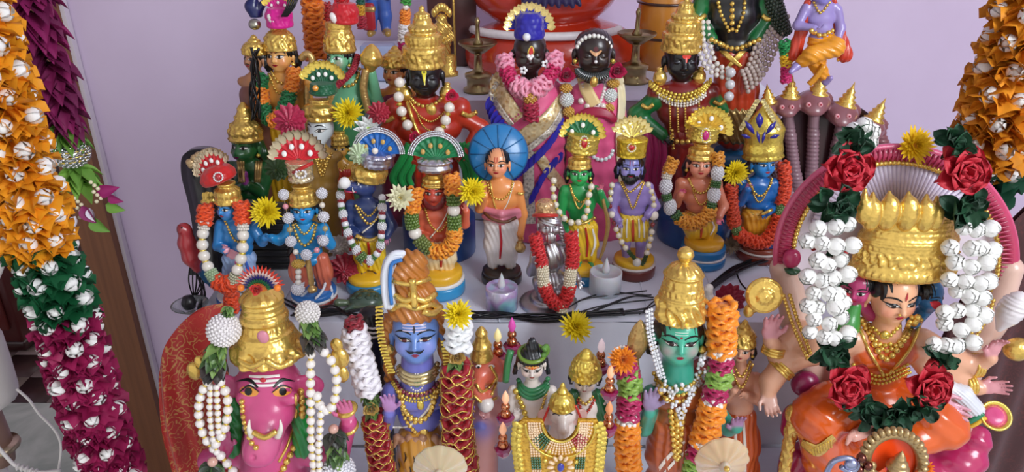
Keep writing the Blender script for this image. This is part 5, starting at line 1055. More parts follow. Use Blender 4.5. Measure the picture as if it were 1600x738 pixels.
# --- silver seated saint ---
F = newdoll('silver seated saint figurine with gold-red cap on a ridged silver disc', 857, 474, None); s = F.s; sd = Sdf(k=5*s); sv = '#c8c8cc'; SLV = mat('metal', '#c4c4c8', rough=.38)
MB().add(lathe([(0, 0), (46, 0), (47, 3), (40, 7), (30, 9), (28, 16), (0, 17)], 60, relief([('ribs', .35, .8, 30, 1.2)]), nz=30), T((0, 0, 0), None, s)).build('silver_disc', SLV, F.root)
H = Head(F, sd, F.p(859, 352), 17*s, yaw=4, col=sv); sd.cap(F.p(859, 368), F.p(860, 380), 8*s, 9*s); sd.ell(F.p(860, 402), (24*s, 17*s, 26*s)); sd.ell(F.p(860, 440), (29*s, 22*s, 22*s))
sd.chain([F.p(838, 390), F.p(830, 425, -8), F.p(836, 410, -26)], np.array([8, 7, 6])*s); fingers(sd, F.p(834, 412, -28), (0, -.2, 1), (0, -1, 0), 18*s, sv, 10, side=1); sd.chain([F.p(882, 390), F.p(893, 420, -6), F.p(903, 436, -22)], np.array([8, 7, 6])*s); fingers(sd, F.p(904, 438, -24), (.3, -.4, -1), (0, -1, .3), 18*s, sv, 12, side=-1)
sd.chain([F.p(846, 452), F.p(850, 462, -24), F.p(874, 458, -26)], np.array([10, 9, 7])*s); sd.chain([F.p(874, 448), F.p(884, 452, -22), F.p(890, 472, -20)], np.array([10, 9, 6])*s); sd.build('body', 1.2*s, SLV, F.root, pleat=((1, .3, .2), 9*s, .5*s)); H.eyes(iris='#55555a', brow=mat('metal', '#8c8c90')); 
bd = Sdf(k=3*s); bd.ell(H.pt(0, -.95, -.6), (.5*H.R, .35*H.R, .6*H.R)); bd.build('beard', 1.1*s, SLV, F.root, pleat=((1, 0, 0), 4*s, .5*s)); wrap = Sdf(k=3*s); wrap.ell(H.pt(0, .4, .12), (1.05*H.R, 1.05*H.R, .8*H.R)); wrap.cap(H.pt(.9, -.2, .1), H.pt(1.3, -1.6, .2), .3*H.R, .25*H.R); wrap.build('head_cloth', 1.2*s, SLV, F.root, pleat=((.3, 0, 1), 5*s, .4*s))
crown(F, F.p(853, 334), rotm(0, -6, 0), [(.02, 0), (15, 0), (17, 2), (15, 5), (14, 18), (10, 22), (.02, 23)], relief([('beads', .2, 20, 1, .04), ('scroll', .4, .8, 6, 2, .6)]), 'gold_cap', mat('gold', (.75, .50, .25)), s=s); MB().add(tube([F.p(852+18*math.cos(a), 337, 18*math.sin(a)) for a in np.linspace(0, 6.28, 30)], 3.2*s, 7)).build('cap_band', mat('satin', '#b8281c'), F.root)
Garland('red_ruffle_garland', 'red ruffled garland with pearl sections round the silver seated saint', 'garland', F, [(836, 368, -14), (842, 395, -22), (848, 420, -30), (850, 445, -36), (862, 470, -42), (878, 476, -42), (888, 456, -38), (891, 430, -32), (895, 400, -24), (892, 366, -14)], 'garlands worn by the dolls').run([('ruf', 52, 11, '#c81e22'), ('clu', 34, 10, '#e6dcc0', .22), ('ruf', 82, 11.5, '#cc2222'), ('clu', 34, 10, '#e6dcc0', .22), ('ruf', 56, 11, '#c81e22')])
Garland('bead_tassel', 'cream bead pendant at the lower end of the red ruffled garland', 'tassel', F, [(876, 478, -44), (878, 486, -46), (880, 496, -46)]).run([('clu', 16, 9, '#e6dcc0')])
# --- tealight candles ---
def tealight(label, px, py, rr, h, irid):
    F = newdoll(label, px, py, None, 'electric_tealight'); F.root['category'] = 'candle'; s = F.s
    def ir(nt, N, L, b):
        tc = N.new('ShaderNodeTexCoord'); n = N.new('ShaderNodeTexNoise'); n.inputs['Scale'].default_value = 22; L.new(tc.outputs['Object'], n.inputs['Vector']); r = N.new('ShaderNodeValToRGB'); e = r.color_ramp.elements
        e[0].position = .35; e[0].color = (*lin('#dfe6ee'), 1); e[1].position = .75; e[1].color = (*lin('#8aa0e0'), 1); q = e.new(.5); q.color = (*lin('#c8a8e0'), 1); q = e.new(.6); q.color = (*lin('#9ad8e0'), 1); L.new(n.outputs['Fac'], r.inputs[0]); L.new(r.outputs[0], b.inputs['Base Color']); b.inputs['Roughness'].default_value = .15; b.inputs['Metallic'].default_value = .3
    MB().add(lathe([(0, 0), (rr, 0), (rr, h), (rr-1.5, h+1), (rr-3, h-1), (0, h-2)], 40), T((0, 0, 0), None, s)).build('cup', nmat('iridescent_cup', ir) if irid else mat('wax', '#dfe3ea'), F.root)
    MB().add(lathe([(0, 0), (5, 1), (6.5, 8), (4, 18), (1, 27), (0, 29)], 16), T((0, 0, (h-3)*s), None, s)).build('flame_tip', mat('wax', '#eceef2'), F.root)
tealight('electric tealight with shimmering lilac foil cup before the parasol doll', 784, 480, 26, 38, True); tealight('frosted white electric tealight beside the brown-based lilac doll', 945, 455, 26, 36, False)
# --- single flowers ---
YEL = mat('petal', '#f0d81a'); YC = mat('petal', '#c8a010'); 
FG = 'loose chrysanthemums tucked among the dolls'
def mum(label, px, py, Y, rpx, col=YEL, cc=YC, nrm=(0, -1, .4), **k):
    k = {'layers': 7, 'n': 24, 'wid': .21, **k}
    flower_mum('chrysanthemum', label, 'flower', P(px, py, Y), rpx*scale_at(Y, py), col, cc, nrm, group=FG, **k)
mum('yellow chrysanthemum between the two leftmost blue dolls', 417, 331, 1.0, 28); mum('yellow chrysanthemum beside the lion-faced doll and blue parasol', 738, 299, 1.0, 25, nrm=(.2, -1, .3)); mum('cream chrysanthemum left of the lion-faced doll', 626, 309, 1.02, 24, mat('petal', '#ebe8c4'), YC, n=14, wid=.32)
mum('yellow chrysanthemum high between the horse-headed and green figurines', 545, 178, 1.12, 27, nrm=(-.1, -1, .5)); mum('white chrysanthemum below the high yellow one, left of the black-faced figure', 577, 202, 1.10, 24, mat('petal', '#eef2ee'), mat('petal', '#b8d870'), n=12, wid=.34)
mum('yellow chrysanthemum between the peach doll and the cone-crowned blue doll', 1148, 269, 1.08, 23, nrm=(.1, -1, .2))
mum('pale dried chrysanthemum lying behind the blue base at right', 1142, 383, 1.16, 16, mat('petal', '#8c7a66'), YC)
# ---------------- taller figurines standing behind ----------------
BG = 'tall figurines standing behind the dolls'
def big(label, px, Y, z=0.0, name='clay_figurine', g=BG): return Fig(name, label, 'figurine', px, Y, z, g)
def robe(F, name, pts, rs, m, flat=.75, pleat=None, k=8, extra=None, h=1.5):
    sd = Sdf(k=k*F.s)
    for i in range(len(pts)-1):
        a, b = F.p(*pts[i]), F.p(*pts[i+1])
        for t in np.linspace(0, 1, 5): c = a+(b-a)*t; r = rs[i]+(rs[i+1]-rs[i])*t; sd.ell(c, (r*F.s, r*flat*F.s, np.linalg.norm(b-a)*.22+4*F.s))
    if extra: extra(sd)
    o = sd.build(name, h*F.s, m, F.root, pleat=pleat); return sd
KW = dict(pleat=((1, .2, .1), .009, .0006))
def tall_crown(F, H, v=.40, s=1.05, z=1.0, m=None): return crown(F, *HC(F, H, v, .15), [(r, q*z) for r, q in KIRITA], KIR_R, s=H.R*s, m=m, n=96, nz=64)
# --- two black-faced standing figures with hands on hips ---
def hip_figure(label, bx, Y, hx, hy, R, shy, shw, wy, cloth_c, arm_c, hand_c, elbows, crs, gold_mark, base_top):
    F = big(label, bx, Y); sd = Sdf(k=5*F.s); sk = '#0d0d12'
    MB().add(lathe([(0, 0), (57, 0), (58, 4), (58, base_top), (54, base_top+4), (0, base_top+4)], 48), T((0, 0, 0), None, F.s)).build('blue_base', mat('paint', '#1c4f92'), F.root)
    H = Head(F, sd, F.p(hx, hy), R*F.s, yaw=3, pitch=2, col=sk, wide=.95); torso(F, sd, (hx, hy, R), (hx+4, shy, shw), (hx+8, wy, shw*.62), (hx+9, wy+24, shw*.66), cloth_c, ncol=sk)
    for q, e in zip((-1, 1), elbows): sd.chain([F.p(hx+4+q*shw*.85, shy+10), F.p(e[0], e[1], 4), F.p(e[2], e[3], -12)], np.array([14, 12, 9])*F.s, arm_c); fingers(sd, F.p(e[2], e[3], -12), (-q*.8, -.5, -.5), (q*.1, -1, .3), 26*F.s, hand_c, 18, side=-q)
    finish(F, sd, sk, 1.3); rb = robe(F, 'robe', [(hx+8, wy+12), (bx-2, 300), (bx, 350)], [shw*.66, shw*.6, shw*.72], mat('paint', cloth_c), pleat=((1, .2, .1), 11*F.s, .9*F.s))
    H.eyes(iris='#e8e8e8', brow=None, half=True) if 0 else None
    for q in (-1, 1): H.stroke('eye', [(.18*q, .02), (.40*q, .10), (.64*q, .02)], [.01, .03, .01], mat('ink', '#3a3a44'))
    H.stroke('lips', [(-.2, -.54), (0, -.56), (.2, -.54)], [.02, .04, .02], mat('paint', '#2a2228'))
    tall_crown(F, H, s=crs[0], z=crs[1], v=.5)
    for q in (-1, 1):
        MB().add(lathe([(0, -16), (6, -13), (10, -4), (8, 4), (4, 9), (5, 12), (0, 14)], 20, relief([('ribs', .2, .7, 8, 1)]), nz=24), T(H.pt(1.12*q, -.85, -.1), rotm(0, 8*q, 0), F.s)).build('earring', GOLD, F.root)
    return F, sd, rb, H
F, sd, rb, H = hip_figure('black-faced figure in glossy red with tall gold crown and yellow forehead mark', 688, 1.20, 664, 118, 26, 172, 62, 222, '#b8301c', '#c23a22', '#b8301c', ((606, 205, 640, 232), (752, 200, 728, 236)), (1.12, 1.02), 1, 60)
H.stroke('forehead_mark', [(.02, .42), (.02, .1), (.04, -.22)], [.11, .07, .01], mat('paint', '#e6d820')); H.dot(.02, .40, .14, '#e6d820'); H.dot(.02, .40, .06, '#14140a')
chain(F, sd, [(640, 152), (652, 163), (668, 166), (686, 158), (692, 146)], 3.4, bead=True, label=None); chain(F, sd, [(640, 158), (655, 180), (674, 190), (694, 176), (704, 158)], 1.8, bead=True); chain(F, sd, [(636, 160), (648, 196), (662, 225)], 3, 'gold_sash'); blob(F, F.drape(sd, [(674, 172), (674, 173), (674, 174)], 1)[0], (8, 4, 9), GOLD, 'pendant'); chain(F, sd, [(648, 168), (662, 198), (684, 204), (702, 180)], 1.5, bead=True)
for (x, y) in ((733, 178), (604, 186)): MB().add(tube(F.drape(sd, [(x-12, y-2), (x, y+3), (x+12, y-3)], 6), 4*F.s, 6)).build('armlet', GOLD, F.root)
for pts in ([(652, 224, -20), (640, 250, -22), (626, 275, -20), (630, 290, -18)], [(716, 224, -16), (728, 245, -18), (738, 262, -12), (742, 290, -8)]):
    c = np.array([F.p(*q) for q in pts]); mb = MB()
    for j in range(5): mb.add(tube(cr(c+np.array([(j-2)*6.5*F.s, (j % 2)*3*F.s, 0]), 6), 4.6*F.s, 7))
    mb.build('green_shawl_fold', mat('satin', '#1a9a48'), F.root)
Garland('pearl_rose_garland', 'large white pearls with gold caps and pink roses on the red black-faced figure', 'garland', F, [(627, 118, -14), (622, 140, -24), (625, 168, -34), (636, 196, -42), (652, 214, -46), (676, 216, -48), (694, 196, -44), (702, 168, -36), (708, 140, -24)]).run([('pearl', 92, 7.6, '#f0e8dc', True, .3), ('rose', 18, 11, '#c81e4c'), ('gap', 8, 1), ('rose', 16, 11, '#d0244e'), ('pearl', 62, 7.6, '#f0e8dc', True, .3), ('rose', 18, 12, '#d0204a')])
F, sd, rb, H = hip_figure('black-faced figure with green sleeves, pearl choker and red forehead mark', 1082, 1.255, 1064, 94, 25, 146, 52, 196, '#7c1c18', '#0f6a34', '#0d0d12', ((994, 178, 1034, 210), (1136, 178, 1110, 208)), (1.10, .98), 0, 40)
H.dot(.05, .42, .24, '#d83420', ry=.16); H.dot(.05, .22, .06, '#d83420', ry=.14)
mb = MB()
for j, (m_, r_, c_) in enumerate(((0, 3.0, YGOLD), (5, 3.0, YGOLD), (10, 3.0, YGOLD))): chain(F, sd, [(1016, 128+m_*.6), (1034, 140+m_), (1062, 148+m_), (1092, 140+m_), (1110, 124+m_*.6)], r_, 'gold_collar', c_, bead=True)
for j in range(3): chain(F, sd, [(1030, 144+4*j), (1046, 154+4*j), (1066, 158+4*j), (1088, 153+4*j), (1102, 142+4*j)], 2.2, 'crystal_choker', mat('gem', '#e8e2d8'), bead=True)
for x in (1046, 1058, 1070, 1092): chain(F, sd, [(x, 158), (x+1, 184), (x+2, 216)], 2.0, 'necklace', GOLD, bead=True)
chain(F, rb, [(1048, 160), (1050, 200), (1052, 232)], 3, 'gold_sash', GOLD, bead=True); chain(F, rb, [(1034, 214), (1066, 222), (1104, 214)], 4, 'belt', GOLD, bead=True)
for (x, y) in ((1012, 166), (1124, 160)): MB().add(tube(F.drape(sd, [(x-9, y-2), (x, y+3), (x+9, y-3)], 6), 3.2*F.s, 6)).build('armlet', GOLD, F.root)
c = np.array([F.p(1022, 206, -10), F.p(1026, 240, -14), F.p(1022, 280, -12), F.p(1028, 310, -10)]); mb = MB()
for j in range(5): mb.add(tube(cr(c+np.array([(j-2)*6*F.s, (j % 2)*3*F.s, 0]), 6), 4.4*F.s, 7))
mb.build('magenta_shawl_fold', mat('satin', '#a01c5c'), F.root)
# --- dark wooden couple dressed in pink silk ---
PK = mat('satin', '#e05a8a'); DW = '#2a1c18'
def gilt(c1, c2, sc=140):
    def f(nt, N, L, b):
        tc = N.new('ShaderNodeTexCoord'); v = N.new('ShaderNodeTexVoronoi'); v.inputs['Scale'].default_value = sc; L.new(tc.outputs['Object'], v.inputs['Vector']); r = N.new('ShaderNodeValToRGB'); r.color_ramp.elements[0].color = (*lin(c1), 1); r.color_ramp.elements[1].color = (*lin(c2), 1); r.color_ramp.elements[1].position = .6
        L.new(v.outputs['Distance'], r.inputs[0]); L.new(r.outputs[0], b.inputs['Base Color']); b.inputs['Roughness'].default_value = .35; b.inputs['Metallic'].default_value = .45
        bp = N.new('ShaderNodeBump'); bp.inputs['Distance'].default_value = .001; L.new(v.outputs['Distance'], bp.inputs['Height']); L.new(bp.outputs[0], b.inputs['Normal'])
    return f
ZARI = nmat('gold_zari_border', gilt('#c89a48', '#f0dcae')); ZARIS = nmat('silver_zari_border', gilt('#8c8478', '#e8e2d4', 200)); BLUES = mat('satin', '#2a22a8')
F = big('dark wooden man doll in blue turban, pink silk wrap with gold borders', 833, 1.27); s = F.s; sd = Sdf(k=5*s); H = Head(F, sd, F.p(828, 84), 24*s, pitch=4, col=DW); sd.cap(F.p(828, 104), F.p(828, 124), 11*s, 13*s, DW); sd.ell(F.p(828, 140), (26*s, 18*s, 14*s), DW); finish(F, sd, DW, 1.3)
for q in (-1, 1): H.stroke('eye', [(.20*q, .0), (.42*q, -.04), (.66*q, .02)], [.015, .03, .015], mat('ink', '#0a0606'))
H.stroke('lips', [(-.22, -.54), (0, -.58), (.22, -.54)], [.02, .05, .02], mat('paint', '#3a241e')); H.stroke('forehead_mark', [(0, .1), (.05, .40), (.1, .62)], [.05, .14, .02], mat('paint', '#c81c1c')); H.stroke('gold_rim', [(-.08, .1), (-.12, .35), (.06, .66), (.2, .35), (.1, .1)], [.03]*3, YGOLD)
for u in (-.1, .1, 0): blob(F, H.proj([(u, .12-.1*(u == 0))], .03*H.R)[0], 3, mat('gem', '#f0f0f0'), 'nose_jewel')
for (x, y) in ((818, 110), (852, 100)):
    for a in range(5): blob(F, F.p(x+4*math.cos(a*1.25), y+4*math.sin(a*1.25), -20), 2.6, mat('gem', '#eef2f2'), 'crystal')
crown(F, F.p(827, 60), None, [(.02, 0), (20, 0), (22, 3), (21, 20), (19, 30), (12, 36), (.02, 37)], relief([('beads', .22, 20, 1.2, .03), ('scroll', .3, .6, 6, 3, .6), ('ribs', .6, .9, 9, 1.2)]), 'blue_turban', mat('satin', '#2622a0'), s=s); blob(F, F.p(823, 58, -24), 6, mat('gem', '#e8ecf4'), 'brooch')
fanhat(F, F.p(827, 46), 30, mat('satin', '#2622a0'), mat('gold', (.85, .64, .25)), edge_kind='petal', arc=180, jr=.11)
body = robe(F, 'pink_silk_wrap', [(826, 140), (826, 180), (830, 260), (833, 360)], [46, 56, 52, 60], PK, .62, ((1, .3, .1), 24*s, 1.0*s))
strip(F, body, [(872, 128), (840, 168), (800, 196), (772, 216)], [26, 32, 34, 30], PK, 'shoulder_sash', off=3, th=1.2)
strip(F, body, [(884, 150), (858, 186), (820, 214), (778, 244)], [20, 26, 26, 22], ZARI, 'gold_border', off=3.4, th=1.2); strip(F, body, [(884, 164), (864, 200), (830, 230), (790, 262)], [9, 10, 10, 9], ZARIS, 'silver_border', off=4, th=1.2)
strip(F, body, [(786, 112), (776, 132), (790, 158), (812, 186)], [16, 22, 24, 20], ZARI, 'gold_border', off=3, th=1.2); strip(F, body, [(778, 128), (768, 148), (782, 172), (800, 196)], [8, 9, 9, 8], ZARIS, 'silver_border', off=3.2, th=1.2)
strip(F, body, [(826, 236), (826, 290), (828, 350)], [16, 18, 18], ZARIS, 'gold_border', off=3, th=1.2); strip(F, body, [(838, 236), (856, 264), (884, 296)], [14, 18, 16], ZARI, 'gold_border', off=3, th=1.2)
def fringe(pts, L, n, name='blue_pleated_fringe', dx=-.5, dy=1):
    c = resample(cr(pts, 8), n=n); A = F.drape(body, c, off=5, sm=False); mb = MB()
    for a in A: mb.add(petal_vf(L*s, 10*s, 1.2*s, 0, .1, 4, 3), T(a, rotm(8, 180+(24 if dx < 0 else -20), 0)))
    mb.build(name, BLUES, F.root)
fringe([(884, 172), (868, 208), (838, 240), (800, 272)], 24, 12); fringe([(768, 150), (776, 172), (796, 200)], 22, 8); fringe([(878, 238), (856, 262), (836, 300)], 22, 8)
Garland('flower_garland', 'pink and magenta ruffled flower garland on the dark man doll', 'garland', F, [(789, 88, -6), (790, 104, -14), (796, 120, -22), (808, 134, -32), (828, 142, -40), (848, 132, -32), (860, 116, -22), (866, 100, -14), (866, 88, -6)]).run([('ruf', 16, 14, '#ec9ab4'), ('ruf', 26, 12, '#c41c5c'), ('ruf', 46, 15, '#f0a0b8'), ('ruf', 24, 12, '#c41c5c'), ('ruf', 16, 14, '#ec9ab4')])
Garland('garland_tassel', 'gold cap and magenta tassel hanging from the pink flower garland', 'tassel', F, [(828, 148, -44), (829, 160, -46), (830, 186, -48)]).run([('ball', 14, 9, '#c8963c', 60), ('ruf', 24, 12, '#a8183c')])
F = big('dark wooden lady doll in pink silk with black-green bead necklace and jewelled hair band', 935, 1.27); s = F.s; sd = Sdf(k=5*s); H = Head(F, sd, F.p(928, 84), 26*s, pitch=4, col=DW, wide=1.05); sd.cap(F.p(928, 104), F.p(928, 122), 12*s, 14*s, DW); sd.ell(F.p(929, 140), (24*s, 18*s, 14*s), DW); finish(F, sd, DW, 1.3)
for q in (-1, 1): H.stroke('eye', [(.20*q, -.02), (.44*q, -.08), (.68*q, -.02)], [.02, .05, .02], mat('paint', '#4a3830')); blob(F, H.pt(1.0*q, -.35, -.2), 4, YGOLD, 'earring')
H.stroke('lips', [(-.22, -.56), (0, -.60), (.22, -.56)], [.02, .05, .02], mat('paint', '#3a241e')); H.stroke('forehead_mark', [(-.30, .40), (0, .22), (.30, .40)], [.04, .10, .04], mat('paint', '#e0a878')); H.dot(0, .48, .13, '#5a1420'); blob(F, H.proj([(.0, -.12)], .02*H.R)[0], 2.6, mat('gem', '#f0f0f0'), 'nose_jewel')
hair(F, H, '#15100e', side=False); beads_mb([F.p(928+27*math.cos(a), 80-24*math.sin(a), -18+8*abs(math.cos(a))) for a in np.linspace(.3, 2.84, 11)], 3.6*s).build('jewelled_hair_band', mat('gem', '#e6e6de'), F.root); crown(F, F.p(928, 62), None, [(.02, 0), (12, 0), (13, 3), (10, 6), (.02, 7)], None, 'gold_hair_ornament', YGOLD, s=s)
body = robe(F, 'pink_silk_wrap', [(930, 140), (930, 180), (933, 260), (935, 356)], [36, 46, 48, 54], PK, .62, ((1, .3, .1), 22*s, 1.0*s))
strip(F, body, [(968, 118), (972, 160), (968, 220), (974, 300)], [12, 12, 12, 12], mat('satin', '#e8dcb4'), 'cream_border', off=2.6, th=1); strip(F, body, [(908, 120), (916, 140), (930, 165)], [14, 20, 20], mat('satin', '#e4c88c'), 'cream_fold', off=2.6, th=1)
strip(F, body, [(892, 190), (920, 176), (948, 178), (962, 190)], [10, 16, 16, 10], mat('satin', '#a0143c'), 'magenta_fold', off=4, th=1.5)
for q in (-1, 1):
    beads = F.drape(body, [(928+q*20, 122), (928+q*14, 148), (928+q*6, 168)], 5); beads_mb(beads, 3.2*s).build('crystal_string', mat('gem', '#e8ddd8'), F.root)
mb = MB()
for k in range(22): a = math.pi*(k/21); p = F.p(928+24*math.cos(a), 108+13*math.sin(a), -16-14*math.sin(a)); mb.add(S_LO, T(p, frame((math.cos(a), -.4, -math.sin(a))), (2.2*s, 2.2*s, 8*s)))
mb.build('black_green_necklace', mat('gem', '#10201a'), F.root); blob(F, F.p(928, 128, -34), (6, 5, 8), GOLD, 'pendant')
for k, (x, y) in enumerate(((908, 158), (918, 166), (930, 170), (942, 166), (952, 156))): blob(F, F.drape(body, [(x, y), (x, y), (x, y)], 1)[0], 5, mat('gem', '#f0e0d8'), 'crystal_flower')
for k in range(9): a = math.pi*k/8; blob(F, F.drape(body, [(940+17*math.cos(a), 236+14*math.sin(a))]*3, 1)[0], 3.4, mat('gem', '#e8eef0'), 'brooch_crystal')
Garland('scarf_garland', 'magenta rosettes, gold caps and white beaded balls hanging on the dark lady doll', 'garland', F, [(884, 104, -8), (884, 125, -14), (885, 152, -20), (890, 182, -24)]).run([('rose', 26, 15, '#b01648'), ('ball', 14, 9, '#d0a040', 60, .7), ('ball', 22, 10, '#dfe4e2', 110), ('ball', 16, 8, '#d0a040', 60, .9)])
Garland('scarf_garland', 'magenta rosettes and white beaded ball at the right side of the dark lady doll', 'garland', F, [(962, 96, -8), (962, 115, -14), (953, 152, -20), (950, 178, -24)]).run([('rose', 26, 16, '#b01648'), ('ball', 14, 9, '#d0a040', 60, .7), ('ball', 22, 10, '#dfe4e2', 110), ('ball', 16, 8, '#d0a040', 60, .9)])
# --- left cluster behind ---
F = big('brown-faced figure with gold crown farthest left in the back', 412, 1.22); sd, H = simple_doll(F, (398, 402, 408, 410), 92, 15, 128, 28, 170, 22, 190, 0, '#b07850', '#b4805c', None, None, None, yaw=-32, blush='#c06050'); finish(F, sd, '#b07850'); smallface(H, '#c02020'); hair(F, H); H.stroke('moustache', [(-.3, -.42), (0, -.36), (.3, -.42)], [.02, .06, .02], INK); crown(F, *HC(F, H, .4), [(r, z*.95) for r, z in DOME], DOM_R, s=H.R*1.12); robe(F, 'brown_robe', [(404, 150), (410, 240), (412, 340)], [28, 28, 32], mat('paint', '#7a4a38'))
blob(F, F.p(398, 38), (9, 9, 8), mat('metal', '#b8b8a8'), 'silver_finial')
F2 = big('dark blue peacock ornament perched above the leftmost back figure', 398, 1.24, F.p(398, 30)[2]+F.o[2], 'bird_ornament'); s = F2.s; sd = Sdf(k=4*s); sd.chain([F2.p(400, 24), F2.p(394, 10), F2.p(398, -6)], np.array([10, 11, 5])*s); sd.cap(F2.p(398, -6), F2.p(394, -16), 4*s, 6*s); sd.cap(F2.p(402, 20), F2.p(412, 4), 7*s, 5*s); sd.build('body', 1.3*s, mat('paint', '#16205c'), F2.root)
F = big('yellow-faced archer figurine with magenta turban and golden bow', 450, 1.22); sk = '#e8a850'; sd, H = simple_doll(F, (438, 442, 446, 448), 88, 19, 130, 34, 176, 25, 194, 0, sk, '#efb468', None, ([(415, 138, 0), (410, 172, -6), (424, 184, -22)], (.3, -.3, -.6), (0, -1, 0), 20, sk, 20), ([(468, 138, 0), (480, 165, -4), (482, 128, -16)], (-.1, -.2, 1), (0, -1, 0), 20, sk, 30), yaw=-14, blush='#ea7858')
finish(F, sd, sk); smallface(H, '#c02020'); hair(F, H); earrings(F, H); crown(F, *HC(F, H, .4), [(r, z*1.2) for r, z in DOME], DOM_R, s=H.R*1.1)
crown(F, F.p(438, 42), rotm(0, 0, 0), [(.02, 0), (18, 0), (19, 3), (18, 6), (19, 18), (14, 26), (.02, 28)], relief([('beads', .22, 18, 1.5, .03), ('scroll', .35, .8, 7, 3, .8)]), 'magenta_turban', mat('satin', '#d81890'), s=F.s); fanhat(F, F.p(436, 20), 22, mat('satin', '#d81890'), YGOLD, edge_kind='petal', arc=120); MB().add(S_MD, T(F.p(424, 30, -15), rotm(0, -30, 0), (5*F.s, 3*F.s, 8*F.s))).build('oval_gem', mat('gem', '#f0e8e4'), F.root)
chain(F, sd, [(424, 112), (434, 128), (446, 128), (458, 112)], 3, bead=True); chain(F, sd, [(420, 116), (436, 146), (460, 116)], 2.4, bead=True)
robe(F, 'yellow_robe', [(446, 186), (450, 240), (450, 330)], [27, 28, 32], mat('paint', '#e4b028'), pleat=((1, .2, 0), 10*F.s, .8*F.s)); MB().add(tube(cr([F.p(470, 92, -12), F.p(480, 84, -14), F.p(488, 96, -14), F.p(480, 124, -16), F.p(480, 170, -18), F.p(486, 230, -16)], 8), 5*F.s, 8)).build('golden_bow', GOLDD, F.root)
Garland('ribbon_garland', 'orange and green ruffled ribbon garland on the yellow-faced archer', 'garland', F, [(460, 108, -12), (456, 134, -24), (448, 160, -34), (436, 182, -40), (422, 188, -36), (412, 168, -26), (408, 140, -14), (412, 118, -6)]).run([('ruf', 34, 11, '#f08c28'), ('ruf', 30, 11, '#14723c'), ('ruf', 24, 11, '#f08c28'), ('ruf', 28, 11, '#14723c'), ('ruf', 24, 11, '#f08c28'), ('ruf', 20, 11, '#14723c')])
F = big('green-faced figurine in red turban holding a gold conch', 548, 1.24); sk = '#6cb48c'; sd, H = simple_doll(F, (530, 540, 544, 546), 90, 18, 128, 36, 176, 26, 196, 0, sk, '#78c498', None, None, ([(570, 136, 0), (590, 160, -4), (580, 114, -12)], (0, -.1, 1), (0, -1, 0), 24, '#7cc49a', 12), yaw=-26, blush='#d88a90')
finish(F, sd, sk); smallface(H); hair(F, H); earrings(F, H); crown(F, *HC(F, H, .4), [(r, z*1.5) for r, z in DOME[:7]]+[(.80, 1.5), (.86, 1.95), (.02, 2.0)], DOM_R, s=H.R*1.15)
crown(F, F.p(539, 36), rotm(0, 4, 0), [(.02, 0), (18, 0), (20, 3), (19, 6), (20, 18), (14, 28), (.02, 30)], relief([('beads', .2, 18, 1.5, .03), ('scroll', .35, .8, 7, 3, .8)]), 'red_turban', mat('satin', '#c81c28'), s=F.s); MB().add(S_MD, T(F.p(521, 28, -16), rotm(0, -20, 0), (5*F.s, 3*F.s, 8*F.s))).build('oval_gem', mat('gem', '#f0e8e4'), F.root)
rose_mb(16*F.s, 14, 3, F.p(536, 8), frame((0, -.5, 1))).build('turban_rosette', mat('satin', '#d4202c'), F.root); MB().add(lathe([(0, -22), (5, -18), (14, -6), (15, 4), (9, 14), (4, 20), (0, 22)], 24, relief([('ribs', .3, .9, 5, 1.6)]), nz=28), T(F.p(580, 92, -16), rotm(0, 8, 0), F.s)).build('gold_conch', GOLD, F.root)
robe(F, 'green_robe', [(544, 190), (548, 250), (548, 330)], [28, 28, 32], mat('paint', '#3a7a50')); chain(F, sd, [(522, 112), (535, 134), (554, 130), (562, 108)], 3, bead=True); MB().add(tube(cr([F.p(572, 108, -18), F.p(568, 140, -20), F.p(576, 175, -20)], 8), 6*F.s, 8)).build('golden_braid', GOLDD, F.root)
Garland('ribbon_garland', 'thin dark red ruffled garland across the green-faced figurine', 'garland', F, [(560, 86, -6), (552, 108, -16), (540, 122, -22), (524, 138, -26), (514, 160, -26)]).run([('ruf', 60, 5, '#a81c34'), ('clu', 30, 4, '#b88a3c')])
F = big('orange-faced figurine with gold crown and white ribbon behind the black-faced one', 626, 1.27); sd, H = simple_doll(F, (617, 622, 624, 626), 112, 17, 148, 30, 190, 24, 210, 0, '#e09048', '#eca460', None, None, None, yaw=-24, blush='#e86850'); finish(F, sd, '#e09048'); smallface(H, '#c02020'); hair(F, H); crown(F, *HC(F, H, .38), [(r, z*.9) for r, z in DOME], DOM_R, s=H.R*1.15); robe(F, 'magenta_robe', [(624, 160), (626, 240), (626, 330)], [28, 28, 32], mat('paint', '#8c2c4c'))
def ribbon_col(label, pts, Y, secs, name='ribbon_garland'):
    class A: pass
    A.Y = Y; A.s = scale_at(Y, pts[0][1]); Garland(name, label, 'garland', A, pts).run(secs)
ribbon_col('orange, white and magenta ribbon string beside the tallest gold crown', [(635, -12), (633, 30), (630, 80)], 1.30, [('ruf', 16, 9, '#3c9a3c'), ('pearl', 12, 5.5, '#f0ece4'), ('ruf', 20, 9, '#f08c28'), ('ruf', 26, 10, '#ece8ea'), ('ruf', 16, 9, '#c81e78')])
ribbon_col('thick orange ruffled ribbon garland hanging in the upper left', [(486, -30), (490, 30), (494, 88)], 1.32, [('ruf', 110, 18, '#e87c1c')])
ribbon_col('narrow dark red cloth strip beside the thick orange garland', [(510, 6), (513, 50), (515, 96)], 1.34, [('ruf', 90, 8, '#a81c20')])
